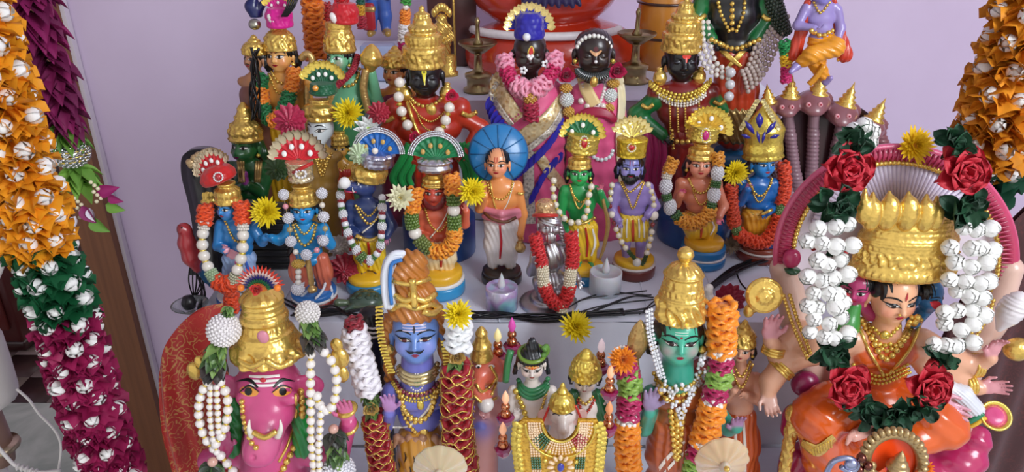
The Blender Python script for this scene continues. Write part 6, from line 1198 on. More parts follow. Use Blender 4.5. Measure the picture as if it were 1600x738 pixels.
# --- horse-headed figurine ---
F = big('white horse-headed figurine with gold crown under a green jewelled turban', 504, 1.13); s = F.s; sk = '#cfd8da'; sd = Sdf(k=5*s); H = Head(F, sd, F.p(500, 202), 20*s, yaw=-22, col=sk, kind='horse'); R = H.R
for (u, v, w_, a, b, c) in ((0, .1, .1, .92, .95, 1.0), (0, -.45, -.35, .66, .7, .85), (0, -1.1, -.62, .46, .5, .62), (0, -1.5, -.68, .38, .42, .34)): sd.ell(H.pt(u, v, w_), (a*R, b*R, c*R), sk, H.M)
for q in (-1, 1): sd.cap(H.pt(.5*q, .8, -.1), H.pt(.62*q, 1.5, -.15), .24*R, .08*R, sk, .1*R); sd.ell(H.pt(.18*q, -1.45, -1.06), (.08*R,)*3, sk, None, .05*R, True)
torso(F, sd, (500, 214, 20), (503, 246, 30), (504, 290, 24), (504, 310, 26), '#b48a3c'); finish(F, sd, sk); H.eyes(brow=INK, sx=1.25)
for k in range(4): H.mark([(-.3-.2*k, .62-.08*k), (-.5-.15*k, .72-.06*k)], [.02, .01], '#28303a', 'hair_line')
crown(F, *HC(F, H, .6, .1), [(.02, 0), (.98, 0), (1.06, .12), (1.0, .3), (1.15, .6), (1.1, 1.0), (.7, 1.3), (.75, 1.55), (.02, 1.6)], relief([('scroll', .2, .7, 5, 2, .06), ('ring', .75, .06, .02)]), s=R*.98)
crown(F, F.p(506, 146), rotm(0, 0, 0), [(.02, 0), (19, 0), (21, 3), (19, 6), (18, 16), (.02, 18)], relief([('beads', .22, 20, 1.5, .03), ('scroll', .4, .8, 7, 3, .8)]), 'green_turban', mat('satin', '#0e5a38'), s=s); fanhat(F, F.p(505, 136), 30, mat('satin', '#0e5a38'), YGOLD, edge_kind='petal', arc=130, jr=.1); blob(F, F.p(493, 138, -22), 4.5, mat('gem', '#f0a030'), 'orange_gem')
for j in range(4): chain(F, sd, [(488+2*j, 240+4*j), (503, 252+8*j), (518-2*j, 240+4*j)], 2.4, 'necklace', GOLD, bead=True)
robe(F, 'gold_robe', [(504, 300), (504, 380)], [26, 32], mat('paint', '#a07a34'))
def rosette(label, px, py, Y, rpx, col, n=3, nm='ribbon_rosette'):
    s = scale_at(Y, py); t = thing(nm, label, 'ribbon flower', P(px, py, Y)); mb = MB()
    for k in range(n):
        mb.add(ruffle_vf(rpx*s*(1-.22*k), 5*s, 12, .3, k, .3), T((0, -4*s*k, 0), frame((0, -1, .35)))); 
    mb.add(S_LO, T((0, -4*s*n, 0), None, 3*s)); mb.build('ruffled_layers', mat('satin', col), t)
rosette('crimson ribbon rosette left of the horse-headed figurine', 453, 188, 1.08, 25, '#b4244c', 5); rosette('dark red ribbon rosette right of the high yellow chrysanthemum', 592, 176, 1.10, 17, '#a81c34', 4); rosette('white and green ribbon rosette under the high yellow chrysanthemum', 561, 240, 1.06, 16, '#c8dcb4', 4); rosette('dark green ribbon rosette above the red scalloped fan', 434, 262, 1.10, 20, '#3a5a2c', 4); rosette('crimson ribbon rosette low beside the boar-headed doll', 540, 420, 1.06, 24, '#a02034', 5); rosette('white ribbon rosette low behind the open-armed blue doll', 530, 385, 1.10, 17, '#e6e0da', 4); rosette('crimson ribbon rosette lying near the small white statuette', 1140, 468, 1.0, 24, '#a01838', 5)
# --- black figure with strands of pearls ---
F = big('black-skinned figurine with green sleeves and many pearl strands', 1152, 1.27, .165); s = F.s; sk = '#0e0e12'
t = thing('round_pedestal', 'dark round pedestal with a blue rim carrying the pearl-draped black figurine', 'pedestal', (F.o[0], F.o[1], 0)); MB().add(lathe([(0, 0), (34, 0), (34, 6), (26, 16), (24, 120), (30, 132), (0, 133)], 36), T((0, 0, 0), None, s)).build('column', mat('paint', '#3c2418'), t); MB().add(lathe([(0, 0), (36, 0), (37, 3), (36, .165/s-133), (0, .165/s-133)], 40), T((0, 0, 133*s), None, s)).build('blue_rim', mat('paint', '#2a70a8'), t)
sd = Sdf(k=6*s); H = Head(F, sd, F.p(1142, -52), 26*s, col=sk); torso(F, sd, (1142, -52, 26), (1144, -8, 52), (1148, 52, 30), (1150, 74, 34), sk)
for q in (-1, 1): sd.chain([F.p(1144+q*46, -2), F.p(1144+q*56, 30, -4), F.p(1146+q*34, 60, -20)], np.array([13, 11, 9])*s, '#0f6a34'); fingers(sd, F.p(1146+q*34, 60, -20), (-q*.6, -.4, -.5), (0, -1, 0), 24*s, sk, 14, side=-q)
finish(F, sd, sk, 1.4); tall_crown(F, H)
rb = robe(F, 'red_gold_robe', [(1150, 84), (1151, 140), (1152, 214)], [36, 34, 34], mat('paint', '#b03a20'), pleat=((1, .2, 0), 12*s, 1*s)); robe(F, 'patterned_hem', [(1151, 170), (1152, 212)], [37, 38], mat('gold', (.35, .25, .1)), pleat=((1, .2, .6), 9*s, 1*s))
for q in (-1, 1):
    chain(F, sd, [(1142+q*22, -10), (1144+q*18, 20), (1145+q*6, 48)], 3.2, 'gold_necklace', GOLD, bead=True); strip(F, rb, [(1144+q*28, 66), (1146+q*8, 88), (1148-q*10, 104)], [8, 9, 5], GOLD, 'gold_belt_band', off=2)
    MB().add(tube(F.drape(sd, [(1146+q*54-9, 24), (1146+q*54, 30), (1146+q*54+9, 24)], 6), 4*s, 6)).build('bracelet', GOLD, F.root)
for k, y in enumerate((6, 16, 26, 36, 46)): blob(F, F.drape(sd, [(1144, y)]*3, 1)[0], 4.5-abs(2-k)*.5, GOLD, 'necklace_bead')
chain(F, sd, [(1112, 62), (1148, 76), (1186, 62)], 4, 'belt', GOLD, bead=True)
class PF: pass
PF.Y = F.Y; PF.s = s
for k in range(6): Garland('pearl_strand', ['outermost', 'second from outside', 'third from outside', 'fourth from outside', 'fifth from outside', 'innermost'][k]+' grey pearl strand falling on the right side of the black figurine', 'pearl strand', PF, [(1232-7*k, 22+4*k, -14), (1216-7*k, 70, -28), (1192-5*k, 118-2*k, -36), (1166-2*k, 146-7*k, -40)], 'pearl strands on the black figurine').run([('pearl', 140, 4.0, '#b8a8a0')])
for k in range(3): Garland('pearl_strand', ['outer', 'middle', 'inner'][k]+' white pearl strand falling on the left side of the black figurine', 'pearl strand', PF, [(1090+8*k, 30, -16), (1092+9*k, 80-4*k, -28), (1110+6*k, 112-5*k, -36), (1142, 124-8*k, -42)], 'pearl strands on the black figurine').run([('pearl', 120, 4.2, '#dcd6ce')])
Garland('pearl_strand', 'dark green beaded drape at the right shoulder of the black figurine', 'pearl strand', PF, [(1204, -14, -10), (1214, 20, -16), (1224, 52, -14)]).run([('clu', 70, 14, '#1c3020', .2)])
Garland('pearl_drop', 'three large silver beads hanging below the pearl strands', 'pendant', PF, [(1142, 104, -46), (1141, 130, -48), (1138, 160, -50)]).run([('pearl', 56, 7.5, '#c8c8cc', False, .3)])
ribbon_col('green, yellow and magenta ribbon string above the serpent heads', [(1226, 66, 0), (1229, 95, 0), (1228, 128, 0)], 1.20, [('ruf', 16, 10, '#0f8a44'), ('ruf', 16, 10, '#f0c020'), ('ruf', 22, 9, '#c81e6c')])
# --- many-headed serpent with the dancing figure ---
F = Fig('serpent_figurine', 'pinkish-brown many-headed serpent figurine with gold cone crowns', 'figurine', 1292, 1.25, 0); s = F.s; sk = '#8c5a60'; sd = Sdf(k=7*s)
hd = [(1197, 172, -34, 12), (1230, 164, -12, 16), (1272, 160, 2, 19), (1316, 178, 14, 19), (1360, 200, 28, 18)]
for i, (x, y, yaw, r) in enumerate(hd):
    M = rotm(30, 0, yaw*.8); sd.ell(F.p(x, y, -14), (r*1.25*s, r*1.1*s, r*.85*s), sk, M); sd.ell(F.p(x, y+9, -28), (r*.85*s, r*.8*s, r*.5*s), sk, M); sd.ell(F.p(x, y-3, 6), (r*1.5*s, r*.5*s, r*.9*s), sk); bx_ = 1232+i*17; sd.chain([F.p(x, y+6, -6), F.p(x*.75+bx_*.25, y+50, -4), F.p(x*.35+bx_*.65, y+112, 0), F.p(bx_+8, 330, 6)], np.array([8, 8.5, 9.5, 14])*s, '#94747e', 4*s)
sd.chain([F.p(1372, 205, 4), F.p(1382, 235, 8), F.p(1372, 280, 8), F.p(1346, 340, 6)], np.array([9, 11, 13, 20])*s, sk)
for a in range(11): t = a*.6; sd.cap(F.p(1282, 352)+np.array([48*math.cos(t), 34*math.sin(t), 0])*s, F.p(1282, 352)+np.array([48*math.cos(t+.6), 34*math.sin(t+.6), 0])*s, 13*s, 13*s, sk, 6*s)
sd.build('body', 1.5*s, None, F.root, base=sk, disp=lambda V: .6*s*np.sin(V[:, 2]/(6.5*s)*6.28)*(V[:, 2] < .22))
hood = Sdf(k=6*s); hood.ell(F.p(1284, 232, 14), (92*s, 8*s, 76*s)); hood.build('hood', 1.8*s, mat('paint', '#3c2024'), F.root)
for i, (x, y, yaw, r) in enumerate(hd):
    for q in (-1, 1): 
        p = F.drape(sd, [(x+q*r*.48+yaw*.06, y+4)]*3, 1, off=0)[0]; MB().add(S_MD, T(p, None, 4.0*s)).build('eye', mat('paint', '#e8a8b0'), F.root); MB().add(S_LO, T(p+np.array([0, -3.3*s, 1*s]), None, 1.6*s)).build('pupil', mat('paint', '#b0203c'), F.root)
    MB().add(lathe([(0, 0), (15, 0), (16.5, 4), (11, 7), (13, 11), (8.5, 14), (10, 18), (6, 21), (6.5, 25), (3, 29), (0, 40)], 24), T(F.p(x+4, y-10, -10), rotm(0, 4+yaw*.5, 0), s*(r/19)**.5)).build('cone_crown', GOLD, F.root)
F = Fig('dancing_figurine', 'lilac-skinned dancing figurine in orange-yellow trousers and red shawl above the serpent', 'figurine', 1285, 1.19, F.p(1285, 128)[2]); s = F.s; sk = '#9c8cc8'; sd = Sdf(k=4*s); H = Head(F, sd, F.p(1285, -16), 20*s, col='#8c84d0'); torso(F, sd, (1285, -16, 18), (1282, 12, 26), (1283, 44, 18), (1284, 58, 20), sk)
arm(F, sd, [(1258, 16, 0), (1246, 40, -6), (1272, 44, -22)], (8, 5.5), sk, ((1, -.3, .1), (0, 0, 1), 18, sk, 25, 1)); arm(F, sd, [(1308, 16, 0), (1314, 44, -2), (1310, 60, -10)], (8, 5.5), sk, ((-.2, -.4, -1), (0, -1, 0), 18, sk, 20, -1))
sd.chain([F.p(1262, 92, -12), F.p(1244, 104, -16)], np.array([8, 6])*s, sk); sd.cap(F.p(1244, 104, -16), F.p(1236, 112, -22), 6*s, 4*s, sk); sd.chain([F.p(1286, 112, 0), F.p(1290, 126, -2)], np.array([7, 6])*s, sk); sd.cap(F.p(1290, 128, -4), F.p(1298, 122, -12), 6*s, 4*s, sk); finish(F, sd, sk); H.eyes(); H.lips()
tr = Sdf(k=6*s); tr.ell(F.p(1284, 62), (21*s, 16*s, 14*s)); tr.chain([F.p(1292, 66), F.p(1304, 74, -18), F.p(1268, 86, -22), F.p(1254, 96, -16)], np.array([15, 15, 13, 10])*s); tr.chain([F.p(1276, 72), F.p(1276, 98), F.p(1286, 118)], np.array([14, 13, 10])*s); tr.build('trousers', 1.2*s, mat('paint', '#e89a20'), F.root, pleat=((.5, .2, 1), 9*s, .6*s))
rs = Sdf(k=4*s); rs.chain([F.p(1262, 4), F.p(1252, 50, 6), F.p(1240, 84, 6)], np.array([6, 9, 12])*s); rs.chain([F.p(1302, 0), F.p(1312, 50, 6), F.p(1320, 86, 4)], np.array([5, 8, 12])*s); rs.build('red_shawl', 1.2*s, mat('paint', '#c83c24'), F.root, pleat=((1, .2, 0), 8*s, .6*s))
MB().add(tube([F.p(1242, 92, 2), F.p(1232, 80, 4)], 3*s, 6)).add(tube([F.p(1308, 94, 2), F.p(1328, 88, 2)], 3*s, 6)).build('gold_hem', GOLD, F.root); chain(F, sd, [(1268, 48), (1284, 56), (1300, 48)], 4, 'belt', GOLD, bead=True); chain(F, sd, [(1272, 4), (1282, 20), (1296, 4)], 2.4, bead=True); MB().add(tube(cr([F.p(1288, 102, -18), F.p(1274, 122, -16), F.p(1264, 132, -14)], 5), 5*s, 7)).build('sash_tail', mat('paint', '#d8921c'), F.root); tall_crown(F, H)
# ---------------- top step ----------------
def lamp(label, px, py):
    g = G(px, py, Z4); F = Fig('brass_oil_lamp', label, 'lamp', px, g[1], Z4, 'brass oil lamps on the top step'); s = F.s
    MB().add(lathe([(0, 0), (25, 0), (25, 4), (19, 7), (19, 20), (22, 23), (22, 28), (12, 31), (7, 36), (6, 58), (9, 62), (0, 62)], 40), T((0, 0, 0), None, s)).build('stem', BRASS, F.root)
    MB().add(lathe([(0, 62), (12, 62), (20, 68), (31, 76), (31, 79), (24, 74), (8, 70), (0, 70)], 44), T((0, 0, 0), None, s)).build('oil_dish', BRASS, F.root)
    MB().add(lathe([(0, 70), (7, 70), (8, 78), (4, 84), (3.2, 104), (4.4, 110), (2, 116), (0, 117)], 20), T((0, 0, 0), None, s)).build('spindle', BRASS, F.root)
lamp('brass oil lamp with spindle left of the dark wooden couple', 748, 142); lamp('brass oil lamp with spindle right of the dark wooden couple', 990, 128)
F = big('huge glossy orange-red pot-bellied seated figure at top centre', 862, 1.62, Z4, g=None); s = F.s; RD = '#c4361c'; sd = Sdf(k=10*s)
sd.ell(F.p(862, 78), (122*s, 88*s, 62*s)); 
for q in (-1, 1): sd.cap(F.p(862+q*60, 88, -30), F.p(862+q*95, 84, 0), 44*s, 42*s, None, 20*s)
sd.ell(F.p(850, -22), (116*s, 88*s, 66*s), None, None, 3*s); sd.ell(F.p(850, -100), (86*s, 70*s, 60*s), None, None, 14*s); sd.ell(F.p(850, -180), (60*s, 56*s, 60*s)); sd.build('body', 2.6*s, mat('paint', RD, rough=.2, coat=.7), F.root)
bd = []
for a in np.linspace(-2.9, -.25, 40): bd.append(F.p(852+116*math.cos(a), 42+8*math.sin(a)*0, 0)+np.array([0, 84*s*math.sin(a), 0]))
MB().add(tube(np.array(bd), 6.5*s, 8)).build('white_band', mat('satin', '#e6e0e0'), F.root)
for q in (-1, 1): MB().add(tube(cr([F.p(862+q*30, 100, -92), F.p(862+q*70, 112, -78), F.p(862+q*104, 100, -40)], 8), 1.4*s, 5)).build('painted_line', mat('paint', '#d88a6a'), F.root)
ft = Sdf(k=5*s)
for k in range(9): ft.cap(F.p(820+10*k, -4, -92), F.p(818+11*k, 8+3*(k % 2), -96), 6*s, 3*s)
ft.build('purple_fringe', 2*s, mat('satin', '#241a4a'), F.root)
F = big('yellow-orange wooden drum standing at the top right behind the lamp', 1020, 1.60, Z4, 'wooden_drum', None); F.root['category'] = 'drum'; s = F.s
MB().add(lathe([(0, 0), (30, 0), (40, 30), (44, 70), (40, 120), (30, 150), (0, 150)], 40), T(F.p(1034, 74)*np.array([1, 1, 0])+np.array([0, 0, 0]), None, s)).build('shell', mat('paint', '#c8822c'), F.root)
for z in (52, 104): MB().add(lathe([(43.5, z-2), (45.5, z), (43.5, z+2)], 40), T(F.p(1034, 74)*np.array([1, 1, 0]), None, s)).build('dark_band', mat('paint', '#3a2014'), F.root)
F = big('brown wooden board standing upright at the top beside the tallest crown', 708, 1.60, Z4, 'wooden_board', None); F.root['category'] = 'board'; s = F.s; MB().add(box(78*s, .012, 190*s, .002), T((0, .02, 95*s))).build('panel', mat('paint', '#4c2c2c'), F.root); MB().add(tube([(4*s, 0, 0), (4*s, 0, 190*s)], 2*s, 8)).build('gold_rod', GOLD, F.root)
F = big('small all-gold standing idol on a stepped base before the brown board', 697, 1.53, Z4, 'gold_idol', None); s = F.s; MB().add(lathe([(0, 0), (20, 0), (20, 6), (16, 8), (18, 14), (15, 16), (17, 30), (15, 34), (0, 34)], 28, None, .7), T((0, 0, 0), None, s)).build('stepped_base', GOLD, F.root)
sd = Sdf(k=4*s); sd.chain([F.p(692, 92), F.p(692, 66), F.p(690, 46)], np.array([13, 12, 13])*s); sd.ell(F.p(690, 30), (9*s,)*3); sd.chain([F.p(680, 44), F.p(676, 60, -4), F.p(686, 54, -14)], np.array([5, 4, 4])*s); sd.chain([F.p(701, 44), F.p(706, 60, -4), F.p(696, 66, -14)], np.array([5, 4, 4])*s); sd.build('body', 1.2*s, GOLD, F.root, pleat=((1, .4, .7), 7*s, .8*s))
for k in range(7): blob(F, F.p(678+4*k, 20-9*math.sin(k/6*3.14), -2), (4.5, 4, 7), GOLD, 'halo_lobe')
# blue-trousered figure on pale block
F = big('small standing figure in blue trousers, red sash and gold shoes on a pale block', 594, 1.50, Z4, g=None); s = F.s; MB().add(box(52*s, 34*s, 56*s, 3*s), T((0, 0, 28*s))).build('pale_block', mat('paint', '#9aa6c8'), F.root); sd = Sdf(k=4*s)
sd.ell(F.p(590, -30), (24*s, 15*s, 30*s), '#c8ccdc'); sd.ell(F.p(590, -78), (15*s, 15*s, 18*s), '#d8a080')
for q in (-1, 1): sd.chain([F.p(590+q*9, 0), F.p(591+q*11, 25), F.p(592+q*11, 44)], np.array([11, 10, 8])*s, '#3c62b4'); sd.cap(F.p(592+q*12, 50, -2), F.p(592+q*14, 53, -16), 7*s, 5*s, '#a8843c'); sd.chain([F.p(590+q*22, -46), F.p(590+q*30, -22, -4), F.p(590+q*18, -6, -14)], np.array([8, 7, 6])*s, '#3c62b4')
finish(F, sd, '#3c62b4', 1.4); MB().add(box(20*s, 12*s, 42*s, 4*s), T(F.p(576, 26, -10))).build('red_sash', mat('satin', '#a8202c'), F.root); MB().add(box(22*s, 13*s, 10*s, 4*s), T(F.p(576, 14, -11))).build('gold_trim', GOLDD, F.root)
ribbon_col('short green and yellow ribbon hanging by the blue-trousered figure', [(563, -10, 0), (564, 20, 0), (566, 44, 0)], 1.46, [('ruf', 16, 7, '#0f5a44'), ('ruf', 16, 7, '#d8a020'), ('ruf', 18, 8, '#b02038')])
# ---------------- front row on the lowest step ----------------
FG2 = 'large painted figurines in the front row'
def figat(name, label, px, py, Y, z, g=None, cat='figurine'):
    x = P(px, py, Y)[0]; d = -SP*(z-CAMH)+Y*CP; F = Fig(name, label, cat, 800+FPX*x/d, Y, z, g); F.s = scale_at(Y, py)*.97; return F
def leafg(c): return ('leaf', 12, 16, c, 1.0, 9, .7)
GRN = ['#5c8038', '#3c5c2c', '#7a9a50']; DG = ['#16402a', '#1e4c30', '#123420']
# --- pink boar-headed figure ---
F = figat('clay_figurine', 'large pink boar-headed figurine with white tusks and gold crown at front left', 415, 620, .76, Z1, FG2); s = F.s; sk = '#cf4c84'; sd = Sdf(k=9*s)
sd.ell(F.p(420, 600, 8), (52*s, 46*s, 44*s), sk); sd.ell(F.p(419, 640, -14), (43*s, 40*s, 40*s), sk); sd.ell(F.p(414, 675, -44), (30*s, 30*s, 30*s), sk); sd.ell(F.p(408, 700, -56), (29*s, 26*s, 24*s), sk); sd.ell(F.p(404, 716, -70), (22*s, 14*s, 15*s), sk)
for q in (-1, 1):
    sd.ell(F.p(404+q*9, 716, -84), (4.5*s, 5*s, 5*s), '#7a2048', None, 3*s, True); sd.ell(F.p(418+q*34, 622, -26), (15*s, 12*s, 12*s), sk)
    sd.ell(F.p(418+q*62, 604, 8), (27*s, 9*s, 22*s), sk, rotm(0, q*18, q*20)); sd.ell(F.p(418+q*64, 604, -1), (19*s, 5*s, 14*s), '#b83a70', rotm(0, q*18, q*20), 3*s, True)
sd.chain([F.p(425, 690, 20), F.p(430, 760, 24), F.p(432, 900, 24)], np.array([50, 62, 66])*s, sk)
for q, hx in ((-1, 352), (1, 545)): sd.chain([F.p(428+q*52, 706, 20), F.p(428+q*98, 720, 10), F.p(hx, 660 if q > 0 else 700, -16)], np.array([24, 20, 13])*s, sk); fingers(sd, F.p(hx, 656 if q > 0 else 700, -16), (-.1*q, -.15, 1), (0, -1, 0), 56*s, '#d8709c', 8, side=-q)
sd.spot(F.p(414, 690, -70), 26*s, '#e07aa0', .6); sd.build('body', 1.5*s, None, F.root, base=sk); bsd = sd
for q, ex in ((-1, 389), (1, 441)):
    E = [(ex+15*math.cos(a), 612+8*math.sin(a)-q*2*math.cos(a)) for a in np.linspace(0, 6.28, 15)[:-1]]; A = F.drape(sd, E+[(ex, 612)], off=.6, sm=False); n = 14; k = np.arange(n); e = link('eye', mesh_np('eye', A, np.stack([np.full(n, 14), (k+1) % n, k], 1)), mat('paint', '#e89a3a'), F.root)
    A = F.drape(sd, [(ex+q*1+6*math.cos(a), 612+6.5*math.sin(a)) for a in np.linspace(0, 6.28, 15)[:-1]]+[(ex+q, 612)], off=1.2, sm=False); link('iris', mesh_np('iris', A, np.stack([np.full(n, 14), (k+1) % n, k], 1)), INK, e)
    strip(F, sd, [(ex-16, 614, 0), (ex, 603, 0), (ex+16, 610-3*q, 0)], [1, 3.4, 1], INK, 'eyeliner', off=1.4, parent=e); strip(F, sd, [(ex-q*14, 606, 0), (ex, 594, 0), (ex+q*20, 596, 0)], [3, 6, 1], INK, 'eyebrow', off=1)
for k in range(3): strip(F, sd, [(389, 588+7*k, 0), (413, 589+7*k, 0), (437, 587+7*k, 0)], [4, 4.6, 4], mat('paint', '#f2eeee'), 'ash_stripe', off=.9)
A = F.drape(sd, [(411, 595)], off=1.5, sm=False)[0]; blob(F, A, (5, 2.5, 5), mat('paint', '#c81830'), 'forehead_mark')
for q in (-1, 1): MB().add(tube(cr([F.p(414+q*20, 682, -66), F.p(414+q*25, 670, -76), F.p(414+q*24, 656, -72)], 6), np.linspace(6, 1, 13)*s, 8)).build('tusk', mat('paint', '#efe9dc'), F.root)
MB().add(tube(cr([F.p(396, 676, -72), F.p(414, 684, -78), F.p(432, 674, -72)], 6), 4.5*s, 8)).build('gold_lip', GOLD, F.root)
crown(F, F.p(421, 553, 2), rotm(-4, 0, 0), [(.02, 0), (53, 0), (59, 4), (58, 12), (50, 24), (42, 40), (34, 52), (33, 60), (37, 64), (36, 70), (31, 76), (30, 92), (33, 97), (28, 104), (16, 115), (8, 120), (.02, 123)], relief([('beads', .10, 34, 3.4, .02), ('beads', .25, 26, 2.2, .02), ('scroll', .26, .42, 5, 3, 4.0), ('ring', .5, 1.5, .012), ('beads', .56, 22, 2.2, .02), ('ring', .70, 2, .01), ('ring', .75, 2, .01), ('ribs', .78, .9, 9, 2.2)]), n=180, nz=140, s=s)
blob(F, F.p(411, 527, -50), (9, 4, 11), mat('paint', '#d88a9c'), 'pink_gem')
for q in (-1, 1): MB().add(tube(cr([F.p(415, 563, -56), F.p(415+q*22, 573, -54), F.p(415+q*44, 562, -42)], 6), [4.5*s, *[5*s]*11, 2*s], 8)).build('crown_lappet', GOLD, F.root)
chain(F, sd, [(470, 612), (472, 650), (462, 690), (445, 728), (430, 760)], 6, 'gold_bead_necklace', GOLD, bead=True); chain(F, sd, [(462, 616), (462, 652), (450, 694), (436, 722)], 2.5, 'gold_cord', GOLD); chain(F, sd, [(378, 628), (382, 660), (392, 690), (400, 700)], 4.5, 'gold_bead_necklace', GOLD, bead=True)
for q in (-1, 1):
    gd = Sdf(k=5*s); gd.chain([F.p(418+q*52, 628, 6), F.p(418+q*55, 660, 6), F.p(418+q*56, 700, 8)], np.array([13, 16, 18])*s); gd.build('green_shawl', 1.8*s, mat('paint', '#1c8c3c'), F.root, pleat=((1, .2, .2), 12*s, 1*s))
for (x, y, r) in ((304, 580, 13), (312, 566, 9), (531, 560, 15), (534, 585, 12), (526, 540, 10)): blob(F, F.p(x, y, -6), (r, r*.6, r*1.3), GOLD, 'gold_ornament')
for (x, y) in ((540, 612), (542, 640)): MB().add(lathe([(15, -4), (18, 0), (15, 4)], 24), T(F.p(x+2, y+28, -12), rotm(12, -10, 0), s)).build('bracelet', GOLD, F.root)
F2 = figat('fan_crest', 'tiny rainbow fan crest with red rose standing on the boar-headed gold crown', 406, 440, .74, F.p(406, 448, -20)[2]+Z1, None, 'ornament'); s2 = F2.s*1.22
for j, c in enumerate(('#d8402a', '#e8c8c0', '#241e6c', '#1c6a3c', '#d87a20')):
    mb = MB()
    for a in np.radians(np.linspace(-78, 78, 17-j)): mb.add(petal_vf((34-5.4*j)*s2, (6.6-.7*j)*s2, .8*s2, -2*s2, .2), T((0, -1.6*j*s2, 0), rotm(-8, 0, 0) @ rotm(0, math.degrees(a), 0)))
    mb.build('fan_layer', mat('satin', c), F2.root)
rose_mb(11*s2, 12, 2, (0, -12*s2, 6*s2), frame((0, -1, .2))).build('red_rose', mat('satin', '#c83028'), F2.root)
for q in (-1, 1): blob(F2, (q*24*s2, -6*s2, 4*s2), 6, mat('satin', '#e87a20'), 'side_blossom')
W7 = '#efe9e4'
def pst(label, pts, r=7.4, F=F, name='pearl_strand', col=W7, g='pearl loops on the boar-headed figurine'): Garland(name, label, 'pearl strand', F, pts, g).run([('pearl', 100, r, col, True, .10)])
Garland('bead_ball_pendant', 'white beaded ball between green leaf clusters at the boar figurine\'s left side', 'garland', F, [(358, 480, -16), (354, 500, -20), (346, 530, -28), (336, 560, -34), (334, 584, -36)]).run([('leaf', 12, 12, GRN, 1.2, 9, .7), ('ball', 44, 25, '#eeeaea', 230), ('leaf', 26, 22, GRN, 1.25, 10, .6), ('leaf', 8, 22, ['#3c3430', '#2a2a28'], 1.3, 9, .8), ('pearl', 12, 8, '#e0b8a8')])
pst('outer white pearl loop at far left of the boar-headed figurine', [(328, 590, -34), (313, 620, -36), (311, 655, -38), (322, 688, -42), (345, 712, -46), (368, 742, -48)]); pst('inner white pearl loop at left of the boar-headed figurine', [(340, 590, -36), (354, 615, -38), (356, 645, -42), (350, 675, -46), (333, 700, -50)])
pst('double strand of smaller pearls between the left loops', [(330, 600, -38), (328, 640, -42), (332, 680, -46), (340, 712, -50)], 5.4); pst('second thin strand of smaller pearls between the left loops', [(338, 600, -40), (340, 640, -46), (342, 680, -50)], 5.0)
Garland('leaf_cluster', 'dark leaves and pearl at the lower left edge under the pearl loops', 'garland', F, [(334, 716, -52), (330, 730, -54), (328, 748, -54)]).run([('pearl', 14, 8, '#d8a898'), ('leaf', 22, 26, ['#2c3a28', '#3c5c2c'], 1.2, 10, .8)])
Garland('bead_ball_pendant', 'leafy green cluster with beaded ball right of the boar-headed crown', 'garland', F, [(480, 482, -10), (482, 500, -16), (488, 524, -22), (490, 538, -26)]).run([('ball', 14, 18, '#e0dcd8', 150), ('leaf', 26, 20, GRN, 1.25, 11, .6), ('leaf', 8, 20, ['#4a4440', '#3a3a34'], 1.4, 9, .8), ('pearl', 12, 8, '#d8b8a8')])
pst('long white pearl strand down the right side of the boar-headed figurine', [(486, 546, -28), (485, 590, -34), (486, 640, -40), (487, 690, -46), (492, 745, -48)]); pst('white pearl loop curving at right of the boar-headed figurine', [(500, 545, -28), (516, 560, -32), (526, 590, -36), (524, 622, -40), (512, 646, -42), (500, 636, -40), (494, 612, -38)]); pst('inner short pearl strand at right of the boar-headed figurine', [(502, 630, -42), (500, 670, -48), (498, 710, -50), (500, 742, -52)], 6)
Garland('bead_ball_pendant', 'white beaded ball under green leaves low at right of the boar figurine', 'garland', F, [(520, 664, -34), (524, 690, -38), (528, 724, -42), (530, 760, -44)]).run([('pearl', 12, 8, '#d8a898'), ('leaf', 10, 20, ['#3a3a34', '#2c3a28'], 1.4, 9, .8), ('leaf', 24, 22, GRN, 1.25, 10, .6), ('ball', 48, 27, '#e8e8ee', 230)])
# --- blue ascetic ---
F = figat('clay_figurine', 'large lilac-blue figurine with moustache, orange topknot and tiger skin at front centre-left', 650, 560, .80, Z1, FG2); s = F.s; sk = '#6f72c4'; sd = Sdf(k=8*s); SHV = F
H = Head(F, sd, F.p(651, 521), 38*s, yaw=2, pitch=-10, col='#6c90d4', blush='#9a90dc'); sd.cap(F.p(652, 552), F.p(653, 588), 25*s, 29*s, sk); sd.ell(F.p(655, 618), (48*s, 27*s, 28*s), sk); sd.ell(F.p(656, 650), (36*s, 24*s, 34*s), sk); sd.ell(F.p(657, 684), (38*s, 26*s, 26*s), sk)
for q in (-1, 1): sd.ell(F.p(655+q*42, 612), (17*s, 16*s, 17*s), sk); sd.ell(F.p(655+q*20, 630, -18), (18*s, 8*s, 12*s), sk)
sd.chain([F.p(612, 616), F.p(600, 665, -6), F.p(608, 645, -34)], np.array([16, 14, 10])*s, sk); fingers(sd, F.p(609, 642, -36), (0, -.2, 1), (.1, -1, 0), 50*s, '#c08cc4', 10, side=1); sd.chain([F.p(698, 616), F.p(712, 665, -4), F.p(728, 660, -24)], np.array([16, 14, 11])*s, sk); fingers(sd, F.p(730, 655, -26), (.1, -.2, 1), (0, -1, 0), 46*s, '#a884cc', 10, side=-1)
sd.build('body', 1.4*s, None, F.root, base=sk); H.eyes(iris='#5a1c1c', wide=.62); H.lips('#a03050', v=-.58, sc=.62, smile=.01); H.stroke('moustache', [(-.36, -.30), (-.2, -.43), (0, -.40), (.2, -.43), (.36, -.30)], [.008, .05, .035, .05, .008], INK, .05)
for k in range(3): H.mark([(-.46, .45+.11*k), (0, .46+.11*k), (.46, .45+.11*k)], [.02]*3, '#d8c8e0', 'ash_stripe')
H.mark([(0, .36), (0, .50), (0, .66)], [.01, .06, .01], '#141018', 'third_eye')
hr = Sdf(k=10*s); HRC = '#b5702a'
